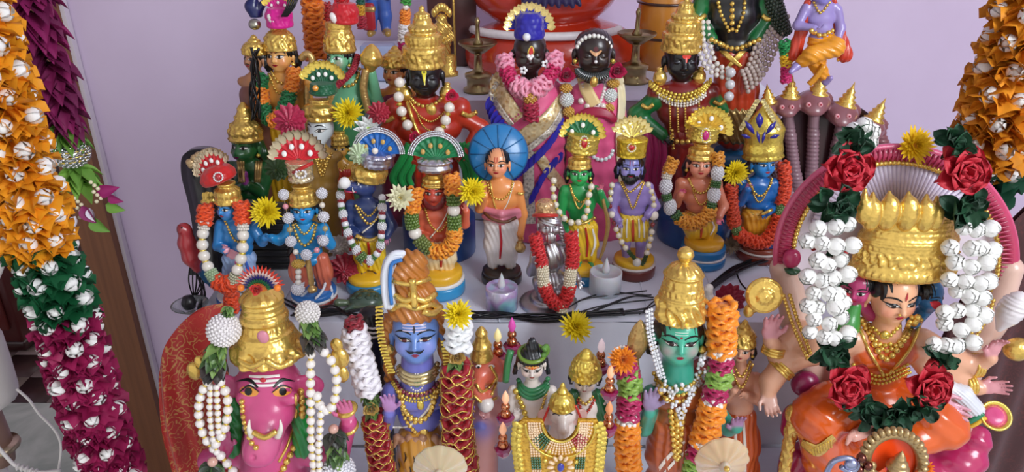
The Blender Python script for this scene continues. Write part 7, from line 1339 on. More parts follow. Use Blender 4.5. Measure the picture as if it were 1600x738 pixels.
hr.ell(F.p(648, 482, 8), (42*s, 36*s, 22*s), HRC); hr.ell(F.p(645, 462, 6), (36*s, 30*s, 28*s), HRC); hr.ell(F.p(640, 428, 2), (29*s, 25*s, 26*s), HRC); hr.cap(F.p(628, 424, -10), F.p(652, 404, -6), 14*s, 12*s, HRC); hr.cap(F.p(655, 412, -4), F.p(636, 398, 0), 11*s, 8*s, HRC)
for q in (-1, 1): hr.chain([F.p(650+q*38, 500, 10), F.p(652+q*44, 540, 14), F.p(655+q*46, 590, 12)], np.array([14, 12, 9])*s, HRC)
hsd = hr; hr.build('matted_hair', 1.4*s, mat('paint', HRC, rough=.35), F.root, pleat=((.9, .3, .6), 12*s, 1.4*s))
for pts, r in (([(618, 462), (634, 470), (648, 466), (664, 470), (680, 460)], 5), ([(616, 440), (640, 444), (672, 436)], 4), ([(612, 484), (630, 476), (650, 482), (672, 476), (686, 482)], 5), ([(644, 436), (646, 455), (648, 480)], 6), ([(660, 486), (676, 490), (688, 480)], 6)): chain(F, hr, pts, r, 'gold_hair_band', GOLD)
blob(F, F.drape(hr, [(645, 462)]*3, 1)[0], (8, 4, 10), GOLD, 'gold_hair_boss'); strip(F, hr, [(628, 402, 0), (611, 408, 0), (603, 435, 0), (602, 470, 0)], [10, 22, 18, 10], mat('paint', '#d8dcec'), 'river_lock', off=2, th=2)
rv = MB()
for j in range(4): rv.add(tube(cr([F.p(634-3*j, 396+3*j, -12), F.p(614-2*j, 398+4*j, -14), F.p(602+3*j, 420, -14), F.p(600+4*j, 450, -14), F.p(604+4*j, 484, -16)], 8), [2*s]+[5*s]*31+[2*s], 7))
rv.build('river_stream', mat('paint', '#e0e4ee'), F.root); MB().add(tube(cr([F.p(628, 406, -20), F.p(612, 414, -20), F.p(609, 445, -20), F.p(612, 476, -22)], 8), 3*s, 7)).build('blue_stream', mat('paint', '#2e78c4'), F.root)
sn = [(622, 575, -6), (634, 588, -24), (652, 592, -30), (672, 586, -24), (684, 572, -6)]
for j in range(3): chain(F, sd, [(x, y+6*j-4) for x, y, _ in sn], 4.2, 'snake_coil', mat('gold', (.62, .52, .28)))
chain(F, sd, [(614, 590), (630, 612), (652, 618), (674, 610), (690, 590)], 4, 'ruby_choker', mat('gem', '#8a1c3c'), bead=True)
for j, r, m in ((0, 2.4, YGOLD), (8, 3.2, YGOLD), (13, 2.2, YGOLD)): chain(F, sd, [(612, 586+j), (630, 610+j), (652, 615+j), (676, 608+j), (692, 586+j)], r, 'gold_choker_row', m, bead=True, step=2.1)
blob(F, F.drape(sd, [(651, 598)]*3, 1)[0], (8, 4, 10), mat('gem', '#0a6a3c'), 'emerald'); A = F.drape(sd, [(651+11*math.cos(a), 598+13*math.sin(a)) for a in np.linspace(0, 6.28, 19)[:-1]], off=1.5, sm=False); beads_mb(A, 1.8*s).build('emerald_setting', mat('gem', '#e8e0d0'), F.root)
for d, r in ((0, 4.6), (9, 4.2)): chain(F, sd, [(622+d*.5, 612), (632, 640), (650, 660-d*.5), (670, 648), (684-d*.5, 612)], r, 'gold_bead_chain', GOLD, bead=True)
chain(F, sd, [(626, 620), (634, 656), (662, 690), (664, 670)][:3], 4, 'gold_bead_chain', GOLD, bead=True); blob(F, F.drape(sd, [(657, 634)]*3, 1)[0], (6, 3, 9), YGOLD, 'drop_pendant'); blob(F, F.drape(sd, [(662, 676)]*3, 1)[0], (8, 5, 10), GOLD, 'round_pendant'); chain(F, sd, [(680, 610), (668, 640), (640, 665), (614, 668)], 2, 'sacred_thread', WH)
for sx, pts in ((-1, [(593, 480, -20), (594, 510, -28), (600, 545, -34), (612, 582, -34)]), (1, [(694, 534, -22), (697, 556, -26), (700, 590, -30)])):
    q = resample(cr(np.array([F.p(*p) for p in pts]), 8), 5.6*s); mb = MB()
    for i, p in enumerate(q): mb.add(box(11*s, 3*s, 3.4*s, .8*s), T(p, rotm(0, 8 if i % 2 else -8, 0))); mb.add(S_LO, T(p+np.array([5*s*sx, -2*s, 0]), None, 1.8*s))
    mb.build('gold_link_chain', YGOLD, F.root)
for q in (-1, 1): MB().add(lathe([(0, -10), (6, -6), (8, 0), (5, 7), (0, 9)], 16), T(H.pt(1.1*q, -.65, -.05), None, s)).build('earring', GOLD, F.root)
tg = Sdf(k=8*s); tg.chain([F.p(658, 690), F.p(660, 740), F.p(662, 860)], np.array([41, 46, 50])*s); tg.build('tiger_skin', 1.7*s, mat('paint', '#c0862c'), F.root, pleat=((1, .2, .2), 16*s, 1*s)); fur = Sdf(k=5*s)
for k in range(8): fur.cap(F.p(620+10*k, 684+4*(k % 2), -26+abs(k-3.5)*3), F.p(616+11*k, 698+6*(k % 3), -30+abs(k-3.5)*3), 7*s, 3*s)
fur.build('fur_edge', 1.5*s, mat('paint', '#a87a5c'), F.root)
for (x, y) in ((632, 716), (646, 722), (660, 716), (672, 724), (640, 738), (656, 742), (684, 712), (622, 730)): strip(F, tg, [(x, y-9, 0), (x+2, y, 0), (x-1, y+9, 0)], [.5, 3, .5], INK, 'tiger_stripe', off=1)
DR = '#9c1424'
Garland('ribbon_garland', 'white satin ribbon garland turning dark red with gold edges left of the blue ascetic', 'garland', F, [(553, 500, -10), (556, 530, -16), (564, 565, -22), (575, 605, -26), (582, 640, -30), (590, 685, -36), (600, 750, -40)]).run([('ruf', 14, 16, '#8c1c2c'), ('ruf', 96, 22, '#eeeaf0', False, 9, .34), ('leaf', 12, 18, GRN, 1.2, 9, .6), ('rose', 22, 16, '#b8944c'), ('leaf', 8, 18, GRN, 1.2, 9, .6), ('ruf', 110, 21, DR, True, 10, .40)])
Garland('ribbon_garland', 'thick dark red gold-edged ribbon garland with white top right of the blue ascetic', 'garland', F, [(716, 494, -14), (716, 530, -20), (714, 565, -28), (714, 620, -36), (716, 680, -42), (726, 755, -46)]).run([('ruf', 44, 22, '#eef0f2', False, 9, .32), ('rose', 20, 16, '#b8944c'), ('leaf', 10, 20, GRN, 1.2, 9, .6), ('ruf', 168, 26, DR, True, 10, .40), ('ruf', 20, 24, '#c4d8b8', False, 8)])
mum('yellow chrysanthemum on top of the white ribbon right of the blue ascetic', 716, 492, .76, 27, nrm=(.1, -1, .8), layers=6, n=20)
# black lingam-like pillar
F = figat('stone_pillar', 'small black ribbed pillar with three white lines left of the blue ascetic', 584, 540, .88, Z1, None, 'pillar'); s = F.s; hz = F.p(584, 482)[2]; MB().add(lathe([(0, 0), (20*s, 0), (20*s, hz-16*s), (18*s, hz-6*s), (10*s, hz), (0, hz+1*s)], 30, relief([('ribs', .1, .85, 8, 1.2*s)]), nz=40), T((0, 0, 0))).build('shaft', mat('paint', '#121116'), F.root)
for k in range(3): MB().add(tube([F.p(572, 512+7*k, -18), F.p(583, 514+7*k, -22), F.p(594, 512+7*k, -18)], 1.8*s, 6)).build('white_line', mat('paint', '#e8e4e0'), F.root)
# --- orange elephant-faced small figure ---
F = figat('clay_figurine', 'small coral elephant-faced figurine with gold crown holding a white sweet', 760, 600, .84, Z1, None); s = F.s; sk = '#e27058'; sd = Sdf(k=6*s); sd.ell(F.p(760, 576), (26*s, 24*s, 26*s), sk); sd.ell(F.p(782, 580, 6), (14*s, 6*s, 22*s), '#e8907a', rotm(0, 10, -20)); sd.ell(F.p(736, 580, 6), (13*s, 6*s, 20*s), sk)
sd.chain([F.p(750, 588, -18), F.p(744, 606, -26), F.p(752, 620, -28), F.p(764, 616, -30)], np.array([13, 11, 9, 7])*s, sk); sd.chain([F.p(758, 610), F.p(756, 650), F.p(756, 700), F.p(756, 860)], np.array([20, 27, 24, 26])*s, '#e2a098'); sd.chain([F.p(736, 630, 0), F.p(732, 668, -8), F.p(752, 664, -24)], np.array([10, 9, 8])*s, '#8c8cd8'); sd.chain([F.p(776, 630), F.p(780, 655, -8), F.p(762, 648, -24)], np.array([10, 9, 7])*s, '#e2a098'); fingers(sd, F.p(762, 650, -24), (-.7, -.2, .5), (0, -.4, 1), 26*s, '#e2a098', 20, side=-1)
sd.spot(F.p(752, 668, -20), 22*s, '#7c7cd8', .9); sd.build('body', 1.3*s, None, F.root, base=sk); MB().add(S_HI, T(F.p(759, 632, -34), None, 13*s)).build('white_sweet', mat('paint', '#e8e2dc'), F.root)
for (x, q) in ((748, -1), (768, 1)): p = F.drape(sd, [(x, 573)]*3, 1, off=0)[0]; MB().add(S_MD, T(p, None, (5.5*s, 2*s, 3.6*s))).build('eye', mat('paint', '#f2ece4'), F.root); MB().add(S_LO, T(p+np.array([0, -1.6*s, 0]), None, 2.3*s)).build('iris', INK, F.root)
crown(F, F.p(753, 560, 0), None, [(.02, 0), (18, 0), (19, 4), (16, 14), (14, 20), (16, 24), (11, 34), (9, 42), (10, 47), (5, 56), (.02, 60)], relief([('beads', .12, 18, 1, .03), ('ring', .45, 1, .02)]), s=s)
for pts in ([(744, 600), (752, 612), (764, 606), (776, 590)], [(766, 572), (776, 592), (768, 618)], [(740, 618), (756, 630), (776, 622)]): chain(F, sd, pts, 2.6, 'gold_line', GOLD)
# --- white marble family group ---
def marble(label, px, py, R, Y=.80, yaw=0, pitch=-2, body=True): 
    F = figat('marble_figurine', label, px, py, Y, Z1, 'white marble family of three figurines'); s = F.s; sd = Sdf(k=5*s); H = Head(F, sd, F.p(px, py), R*s, yaw=yaw, pitch=pitch, col='#ece2da', blush='#ecc4b8'); return F, s, sd, H
MBL = '#ece2da'
F, s, sd, H = marble('white marble male figurine with black topknot, orange forehead lines and green snake scarf', 831, 570, 20, pitch=8); torso(F, sd, (831, 570, 20), (832, 612, 36), (834, 664, 27), (834, 690, 30), MBL); arm(F, sd, [(802, 620, 0), (792, 655, -5), (806, 650, -22)], (10, 7), MBL, ((.1, -.2, 1), (0, -1, 0), 24, MBL, 10, 1)); sd.chain([F.p(834, 690), F.p(836, 840)], np.array([30, 40])*s, MBL); sd.build('body', 1.3*s, None, F.root, base=MBL)
H.eyes(wide=.8, half=True); H.lips('#a8483c', sc=.8)
for k in range(3): H.mark([(-.5, .42+.14*k), (0, .42+.14*k), (.5, .42+.14*k)], [.045]*3, ['#e8821c', '#f0a020', '#e8821c'][k], 'orange_line')
H.mark([(0, .3), (0, .82)], [.05, .05], '#c84a1c'); ht = '#14181e'; hr = Sdf(k=4*s); hr.ell(H.pt(0, .62, .2), (1.15*H.R, 1.1*H.R, .62*H.R)); hr.ell(H.pt(0, 1.1, .2), (.75*H.R, .7*H.R, .5*H.R)); hr.ell(H.pt(0, 1.65, .2), (.5*H.R, .5*H.R, .5*H.R)); hr.ell(H.pt(0, 2.15, .2), (.3*H.R, .3*H.R, .35*H.R))
for q in (-1, 1): hr.chain([H.pt(1.0*q, .3, .3), H.pt(1.1*q, -.6, .5), H.pt(1.3*q, -1.4, .6)], np.array([5, 5, 4])*s)
hr.build('black_hair', 1.2*s, mat('paint', ht), F.root, pleat=((1, .3, .1), 5*s, .5*s)); MB().add(tube([H.pt(1.0*math.cos(a), .98, .2+1.0*math.sin(a)) for a in np.linspace(0, 6.28, 30)], 3.4*s, 7)).build('green_band', mat('paint', '#6e9030'), F.root)
MB().add(tube(cr([H.pt(.75, 1.0, -.2), H.pt(1.1, 1.4, -.1), H.pt(1.05, 2.0, -.2), H.pt(.8, 1.9, -.5)], 6), [4*s]+[5*s]*15+[6*s]*2+[3*s], 8)).build('green_snake', mat('paint', '#5c8c3c'), F.root)
for j in range(3): chain(F, sd, [(810, 594+6*j), (818, 606+6*j), (832, 611+6*j), (848, 604+6*j), (856, 592+6*j)], 4, 'green_scarf', mat('paint', '#2e7a4c'))
chain(F, sd, [(806, 612), (818, 640), (824, 668)], 5, 'gold_sash', YGOLD, bead=True); chain(F, sd, [(856, 606), (846, 640), (834, 664)], 3, 'gold_chain', GOLD, bead=True)
MB().add(tube(cr([F.p(798, 548, 8), F.p(793, 570, 4), F.p(790, 596, 4)], 5), 6*s, 8)).build('green_scarf_end', mat('paint', '#3c8450'), F.root)
F, s, sd, H = marble('white marble lady figurine with gold cone crown and black hair', 914, 592, 19, yaw=-6, pitch=8); torso(F, sd, (914, 592, 19), (916, 630, 30), (918, 676, 22), (918, 696, 26), MBL); sd.chain([F.p(918, 690), F.p(920, 840)], np.array([28, 36])*s, MBL); sd.build('body', 1.3*s, None, F.root, base=MBL)
H.eyes(wide=.8, half=True); H.lips('#a8483c', sc=.8); H.dot(0, .36, .07, '#b81c24'); hair(F, H, '#14100e'); crown(F, *HC(F, H, .42), [(.02, 0), (1.2, 0), (1.35, .08), (1.32, .25), (1.25, .5), (1.1, 1.1), (.8, 1.7), (.6, 1.8), (.55, 2.1), (.3, 2.5), (.02, 2.65)], relief([('beads', .18, 26, .06, .02), ('scroll', .25, .75, 8, 4, .05)]), s=H.R, m=YGOLD, n=90, nz=60)
sh = Sdf(k=4*s); sh.chain([F.p(896, 616), F.p(892, 650), F.p(896, 700)], np.array([9, 13, 14])*s); sh.chain([F.p(934, 616), F.p(940, 650), F.p(936, 700)], np.array([9, 13, 14])*s); sh.build('green_sari_edge', 1.4*s, mat('paint', '#1c6038'), F.root, pleat=((1, 0, .3), 8*s, .7*s)); chain(F, sd, [(900, 616), (914, 632), (930, 616)], 3, 'necklace', GOLD, bead=True); chain(F, sd, [(898, 618), (914, 646), (932, 620)], 3, 'red_bead_necklace', mat('paint', '#b83428'), bead=True)
F, s, sd, H = marble('white marble baby elephant-faced figurine with pointed gold crown', 879, 648, 19, .76, pitch=6)
H.sd.p.clear(); R = H.R; sd.ell(F.p(879, 646), (22*s, 20*s, 21*s), MBL); sd.chain([F.p(879, 654, -14), F.p(880, 672, -26), F.p(880, 696, -24), F.p(872, 712, -28)], np.array([10, 9, 7, 5])*s, MBL)
for q in (-1, 1): sd.ell(F.p(879+q*27, 652, 4), (13*s, 4*s, 16*s), '#e8bcb0', rotm(0, q*8, q*20))
sd.chain([F.p(879, 670), F.p(879, 710), F.p(880, 850)], np.array([20, 34, 40])*s, MBL); sd.build('body', 1.2*s, None, F.root, base=MBL)
for q in (-1, 1): strip(F, sd, [(879+q*5, 650, 0), (879+q*10, 646, 0), (879+q*16, 648, 0)], [1, 3.4, 1], INK, 'eye', off=.8)
for q in (-1, 1): strip(F, sd, [(879+q*2, 644, 0), (879+q*6, 638, 0), (879+q*12, 636, 0)], [2, 3, 1], mat('paint', '#d0402c'), 'forehead_mark', off=.8)
crown(F, F.p(878, 636, 0), None, [(.02, 0), (20, 0), (22, 3), (20, 8), (19, 16), (13, 24), (8, 27), (9, 31), (5, 37), (3.5, 44), (.02, 48)], relief([('beads', .16, 22, 1, .03), ('scroll', .25, .6, 7, 3, .8)]), s=s, m=YGOLD)
for q in (-1, 1): MB().add(tube(cr([F.p(879+q*20, 634, -4), F.p(879+q*26, 648, -6), F.p(879+q*32, 662, -10)], 5), 2*s, 6)).build('red_cord', mat('paint', '#c83028'), F.root)
# pearl-embroidered gold bib
F = figat('embroidered_bib', 'gold bib with pearl bands, green and red bead blocks and blue gem at front centre', 873, 700, .70, Z1, None, 'ornament'); s = F.s
out = [(806, 664), (818, 656), (840, 654), (850, 664), (858, 680), (876, 688), (892, 680), (902, 660), (915, 653), (934, 658), (944, 676), (942, 700), (938, 724), (936, 752), (920, 790), (876, 810), (830, 790), (812, 752), (808, 720), (802, 690)]
o = np.array(out, float); Yb = lambda x: -10*(1-((x-873)/75)**2)
GB = nmat('gold_brocade_cloth', gilt('#b07818', '#e8b848', 260)); A = []
rows = []
for t in np.linspace(0, 1, 26):      # loft between left and right boundary at each height
    y = 656+t*140; xl = np.interp(y, [656, 664, 690, 752, 800], [818, 806, 803, 811, 835]); xr = np.interp(y, [656, 676, 724, 752, 800], [932, 944, 939, 936, 915]); xs = np.linspace(xl, xr, 41)
    neck = lambda x: 654+max(0, 36*math.sqrt(max(0, 1-((x-876)/27)**2))) ; rows.append([(x, max(y, neck(x)) if t < .45 else y) for x in xs])
U = [F.p(x, y, Yb(x)) for r in rows for x, y in r]; B = [u+np.array([0, 4*s, 0]) for u in U]; g = grid_faces(26, 41); k = len(U)
bib = link('gold_cloth', mesh_np('gold_cloth', np.array(U+B), [g, g[:, ::-1]+k]), GB, F.root)
def pb(x, y, r, m, name, dz=-3): return (F.p(x, y, Yb(x)-dz*0-3), r)
def dots(name, pts, r, m): beads_mb([F.p(x, y, Yb(x)-r*.5) for x, y in pts], r*s, S_LO if r < 2.6 else S_MD).build(name, m, F.root)
CRP = mat('pearl', '#f0d0a8'); GNB = mat('gem', '#0c5c34'); RDB = mat('gem', '#a81c34')
for x0, x1, g0 in ((826, 841, 0), (918, 903, 1)):
    P_, G_ = [], []
    for j in range(26):
        y = 662+3.9*j
        for i in range(4): X = x0+(j*.35*(1 if x0 < 870 else -1))+i*4.2*(1 if x0 < 870 else -1)*.95; (G_ if 716 < y < 734 else P_).append((X, y))
    dots('pearl_band', P_, 2.2, CRP); dots('green_bead_block', G_, 2.3, GNB)
P_, G_, R_ = [], [], []
for j in range(30):
    a = math.radians(180+6.2*j)
    for i in range(5): rx = 33+4.0*i; X, Yp = 876+rx*math.cos(a), 662-(32+4.0*i)*math.sin(a); (G_ if 5 <= j <= 9 else R_ if 20 <= j <= 24 else P_).append((X, Yp))
dots('pearl_collar', P_, 2.1, CRP); dots('green_bead_block', G_, 2.3, GNB); dots('red_bead_block', R_, 2.3, RDB)
for r_, rz in ((28.5, 29), (55, 54)): MB().add(tube(np.array([F.p(876+r_*math.cos(a), 662+rz*math.sin(a), Yb(876+r_*math.cos(a))-2) for a in np.linspace(0, math.pi, 30)]), 1.8*s, 6)).build('gold_piping', YGOLD, F.root)
sq = shared(('gold_sequin',), lambda: lathe([(0, -.12), (.9, -.12), (1, 0), (.9, .12), (0, .2)], 12), YGOLD)
for j in range(14):
    for side in (0, 1):
        y = 664+7.5*j; x = (np.interp(y, [656, 664, 690, 752, 800], [816, 806, 803, 811, 835]) if side == 0 else np.interp(y, [656, 676, 724, 752, 800], [934, 944, 940, 936, 915])); place('gold_sequin', sq, F.root, F.p(x, y, Yb(x)-2+2*(j % 2)), frame((.2*(1 if side else -1), -1, .2)), 6.2*s)
        place('gold_sequin', sq, F.root, F.p(x+(7 if side == 0 else -7), y+3, Yb(x)-4), frame((.1, -1, .3)), 4.6*s)
mb = MB()
for k in range(12): a = k*math.pi/6; mb.add(S_MD, T(F.p(876+16*math.cos(a), 731+15*math.sin(a), -16), frame((math.cos(a), -.1, -math.sin(a))), (3.6*s, 3*s, 6*s)))
mb.build('pearl_flower', CRP, F.root); blob(F, F.p(876, 731, -18), (6, 4, 9), mat('gem', '#10209c'), 'blue_gem'); dots('small_gold_stud', [(858, 706), (896, 702), (852, 720), (900, 722)], 4, YGOLD)
# --- green figurine ---
F = figat('clay_figurine', 'large green-skinned figurine with tall gold crown and diamond necklace at front right', 1060, 560, .80, Z1, FG2); s = F.s; sk = '#3aa088'; sd = Sdf(k=8*s)
H = Head(F, sd, F.p(1060, 527), 35*s, yaw=-4, pitch=-6, col='#44b898', blush='#e07a9c'); sd.cap(F.p(1059, 555), F.p(1058, 590), 24*s, 28*s, sk); sd.ell(F.p(1060, 618), (50*s, 27*s, 28*s), '#a85a2c'); sd.ell(F.p(1058, 655), (38*s, 25*s, 36*s), '#a85a2c')
sd.chain([F.p(1018, 616), F.p(1006, 668, -4), F.p(1014, 645, -30)], np.array([16, 14, 11])*s, sk); fingers(sd, F.p(1015, 640, -32), (0, -.15, 1), (0, -1, 0), 58*s, '#a08cb0', 8, side=1); sd.chain([F.p(1102, 616), F.p(1138, 668, 0), F.p(1150, 668, -18)], np.array([16, 14, 11])*s, sk); fingers(sd, F.p(1150, 672, -16), (-.1, -.3, 1), (0, -1, 0), 50*s, '#b084ac', 10, side=-1)
sd.build('body', 1.4*s, None, F.root, base=sk); H.eyes(iris='#2a0c0c', wide=.7); H.lips('#a81c3c', v=-.56, sc=.7, smile=.01); H.dot(-.02, .40, .05, '#a01c2c'); [H.mark([(-.3, .52+.1*k), (.26, .52+.1*k)], [.012]*2, '#e8f0e8', 'forehead_line') for k in range(2)]; hair(F, H, '#120e10'); earrings(F, H, GOLD, .2)
crown(F, F.p(1062, 496, 2), rotm(-4, 0, 0), [(.02, 0), (40, 0), (43, 3), (42, 10), (40, 24), (38, 38), (34, 50), (33, 53), (34, 58), (31, 62), (30, 76), (32, 80), (29, 86), (22, 94), (13, 99), (8, 101), (11, 106), (14, 113), (12, 121), (6, 126), (.02, 128)], relief([('beads', .20, 30, 2.6, .02), ('scroll', .22, .42, 6, 3, 4.0), ('ring', .44, 1.6, .012), ('beads', .49, 22, 2.2, .02), ('ribs', .52, .62, 12, 2), ('ring', .64, 1.6, .012), ('scroll', .66, .8, 6, 3, 1.2)]), n=180, nz=140, s=s*.94)
for d in (0, 10, 20): chain(F, sd, [(1022+d*.3, 584+d), (1038, 602+d), (1058, 608+d), (1080, 601+d), (1096-d*.3, 582+d)], 4, 'gold_necklace', GOLD, bead=True)
DIA = mat('gem', '#e4e6ea'); 
def dias(pts, r, nm='diamond_link', st=1.9):
    q = resample(F.drape(sd, pts, 10, 6), r*st*s); mb = MB()
    for i, p in enumerate(q): mb.add(S_LO, T(p+np.array([((i % 2)-.5)*1.3*r*s, -.6*r*s, 0]), None, r*s))
    mb.build(nm, DIA, F.root)
lc = [F.p(1014, 484, -12), F.p(1016, 520, -20), F.p(1024, 555, -28), F.p(1034, 590, -34)]; q = resample(cr(np.array(lc), 8), 3.4*s); mb = MB()
for i, p in enumerate(q): mb.add(S_LO, T(p+np.array([(-4 if i % 2 else 4)*s, 0, 0]), None, 3*s)); mb.add(S_LO, T(p, None, 2*s))
mb.build('diamond_link', DIA, F.root)
for pts in ([(1030, 584), (1044, 606), (1056, 630), (1064, 652)], [(1098, 556), (1088, 590), (1076, 622), (1064, 652)], [(1024, 600), (1042, 612), (1060, 608)], [(1104, 580), (1086, 604), (1068, 608)], [(1048, 618), (1060, 600), (1076, 606), (1080, 618), (1066, 636)], [(1044, 626), (1058, 640), (1070, 632)]): dias(pts, 3.5)
blob(F, F.drape(sd, [(1064, 664)]*3, 1, off=3)[0], (5, 4, 8), DIA, 'diamond_drop')
rb = robe(F, 'rust_robe', [(1056, 660), (1054, 710), (1054, 850)], [44, 50, 54], mat('paint', '#b0562a'), pleat=((1, .2, .1), 14*s, 1.2*s)); strip(F, rb, [(1026, 738, 0), (1044, 715, 0), (1070, 690, 0)], [5, 6, 5], mat('paint', '#e8ddd0'), 'white_fold'); strip(F, rb, [(1034, 745, 0), (1054, 722, 0), (1080, 700, 0)], [4, 5, 4], mat('paint', '#e8ddd0'), 'white_fold')
for k, y in enumerate(range(646, 720, 9)): 
    for q in (-1, 0, 1): blob(F, F.drape(rb if y > 668 else sd, [(1058+q*(10-k*.8), y+abs(q)*-4)]*3, 1, off=2)[0], 6-k*.2, GOLD, 'gold_sash_bead')
MB().add(lathe([(0, 0), (8, 4), (15, 24), (15, 44), (9, 62), (3, 74), (0, 76)], 24, relief([('ribs', .2, .9, 6, 1.5)]), .6, nz=30), T(F.p(993, 562, 4), rotm(0, 2, 0), s)).build('gold_lotus_bud', GOLDD, F.root); MB().add(tube([F.p(993, 562, 4), F.p(1004, 640, -10)], 5*s, 8)).build('bud_stem', GOLDD, F.root)
BDS = ('pearl', 7, 5, '#f2f0ea'); O2 = '#f59220'; M2 = '#b01c58'; G2 = '#8ab04c'
def brow(r): return ('clu', 7, r, '#f2efe8', .3)
Garland('ribbon_garland', 'orange, magenta and green ribbon garland hanging left of the green figurine', 'garland', F, [(968, 548, -6), (980, 580, -12), (985, 604, -20), (982, 640, -28), (980, 680, -34), (984, 750, -40)]).run([brow(12), ('ruf', 26, 20, M2), ('ruf', 24, 20, G2), ('ruf', 28, 20, M2), brow(18), ('ruf', 78, 22, O2), brow(18)])
Garland('ribbon_garland', 'thick orange ribbon garland with magenta and green bands right of the green figurine', 'garland', F, [(1130, 476, -6), (1128, 510, -12), (1127, 550, -18), (1125, 585, -24), (1116, 620, -32), (1108, 660, -38), (1096, 695, -42), (1080, 740, -46)]).run([('ruf', 70, 24, O2), brow(19), ('ruf', 22, 20, M2), ('ruf', 26, 21, G2), ('ruf', 20, 20, M2), brow(18), ('ruf', 66, 23, O2), brow(18), ('ruf', 22, 19, M2), ('ruf', 30, 18, G2)])
mum('orange ribbon pompom flower at the top of the left garland of the green figurine', 974, 562, .765, 26, mat('satin', O2), mat('satin', O2), nrm=(-.2, -1, .6), layers=6, n=20); mum('yellow chrysanthemum lying on the black wires above the gold cone crown', 899, 512, .90, 29, nrm=(.3, -.8, 1), layers=6, n=20)
# small lady beside green figurine
F = figat('clay_figurine', 'small peach-skinned lady figurine with gold crown tucked right of the green one', 1158, 600, .86, Z1, None); s = F.s; sk = '#e2a486'; sd = Sdf(k=5*s); H = Head(F, sd, F.p(1158, 545), 17*s, yaw=-20, col='#ecb494', blush='#e08070'); torso(F, sd, (1158, 545, 16), (1158, 590, 30), (1156, 636, 22), (1156, 656, 24), sk)
arm(F, sd, [(1180, 594, 0), (1186, 626, -3), (1166, 618, -22)], (10, 7), sk, ((-.7, -.3, .5), (0, -1, 0), 22, sk, 15, -1)); arm(F, sd, [(1136, 594, 0), (1128, 626, -3), (1146, 610, -22)], (10, 7), sk, ((.3, -.3, .8), (0, -1, 0), 22, sk, 15, 1)); finish(F, sd, sk); smallface(H); hair(F, H); earrings(F, H); crown(F, *HC(F, H, .4), [(r, z*1.3) for r, z in DOME], DOM_R, s=H.R*1.1); chain(F, sd, [(1144, 566), (1158, 590), (1172, 566)], 3, bead=True); chain(F, sd, [(1140, 570), (1158, 606), (1176, 570)], 2.5, bead=True)
rb = robe(F, 'orange_robe', [(1156, 650), (1156, 700), (1154, 860)], [26, 32, 36], mat('paint', '#c85a28'), pleat=((1, .2, 0), 10*s, 1*s)); [strip(F, rb, [(x, 660, 0), (x+2, 700, 0), (x+2, 738, 0)], [3, 5, 5], mat('paint', '#ece2d8'), 'white_fold') for x in (1148, 1162)]
F = figat('white_statuette', 'tiny white seated statuette above the orange garland top', 1108, 478, .90, Z1+.22, None); s = F.s; sd = Sdf(k=4*s); z0 = F.p(1108, 480)
for a, b, r in (((1108, 480), (1108, 466), 9), ((1108, 466), (1107, 458), 7), ((1107, 452), (1108, 450), 7.5), ((1101, 470), (1098, 478), 4), ((1115, 470), (1118, 478), 4)): sd.cap(F.p(*a), F.p(*b), r*s, r*.9*s)
sd.cap(F.p(1108, 480), (0, 0, 0), 8*s, 10*s); sd.build('body', 1.1*s, mat('paint', '#e6e2da'), F.root)
MB().add(lathe([(0, 0), (16, 0), (16, .20/s), (12, .205/s), (0, .205/s)], 20), T((0, 0, -.22), None, s)).build('dark_plinth', mat('paint', '#7a2c24'), F.root)
# translucent scalloped diya domes
for (x, y, c, lab) in ((687, 736, '#d8c4a0', 'translucent scalloped cream lamp dome before the blue ascetic'), (1130, 724, '#d8b890', 'translucent scalloped amber lamp dome before the green figurine')):
    F = figat('lamp_dome', lab, x, y, .66, Z1, None, 'lamp'); s = F.s; c0 = F.p(x, y, 0); n = 48; V = []
    for r, z in ((6, 8), (14, 5), (24, 2), (34, -2), (42, -8)):
        for k in range(n): a = 2*math.pi*k/n; R = r*(1+.06*abs(math.cos(6*a))*(r/42)); V.append(c0+np.array([R*math.cos(a), -z-2*abs(math.cos(6*a))*(r/42), R*math.sin(a)])*s)
    V = np.array(V); B = V+np.array([0, 3*s, 0]); g = grid_faces(5, n, True); MB().add((np.concatenate([V, B]), [g, g[:, ::-1]+len(V)])).build('scalloped_dish', mat('wax', c), F.root)
    MB().add(S_MD, T(c0+np.array([0, -12*s, 0]), None, (9*s, 9*s, 12*s))).build('dome_centre', mat('wax', '#e8d8c0'), F.root); MB().add(S_MD, T(c0+np.array([0, -20*s, 6*s]), None, 5*s)).build('gold_knob', GOLD, F.root); MB().add(lathe([(0, 0), (26*s, 0), (24*s, 6*s), (6*s, 12*s), (5*s, c0[2]), (0, c0[2])], 24), T((0, 6*s, 0))).build('stand', mat('wax', c), F.root)
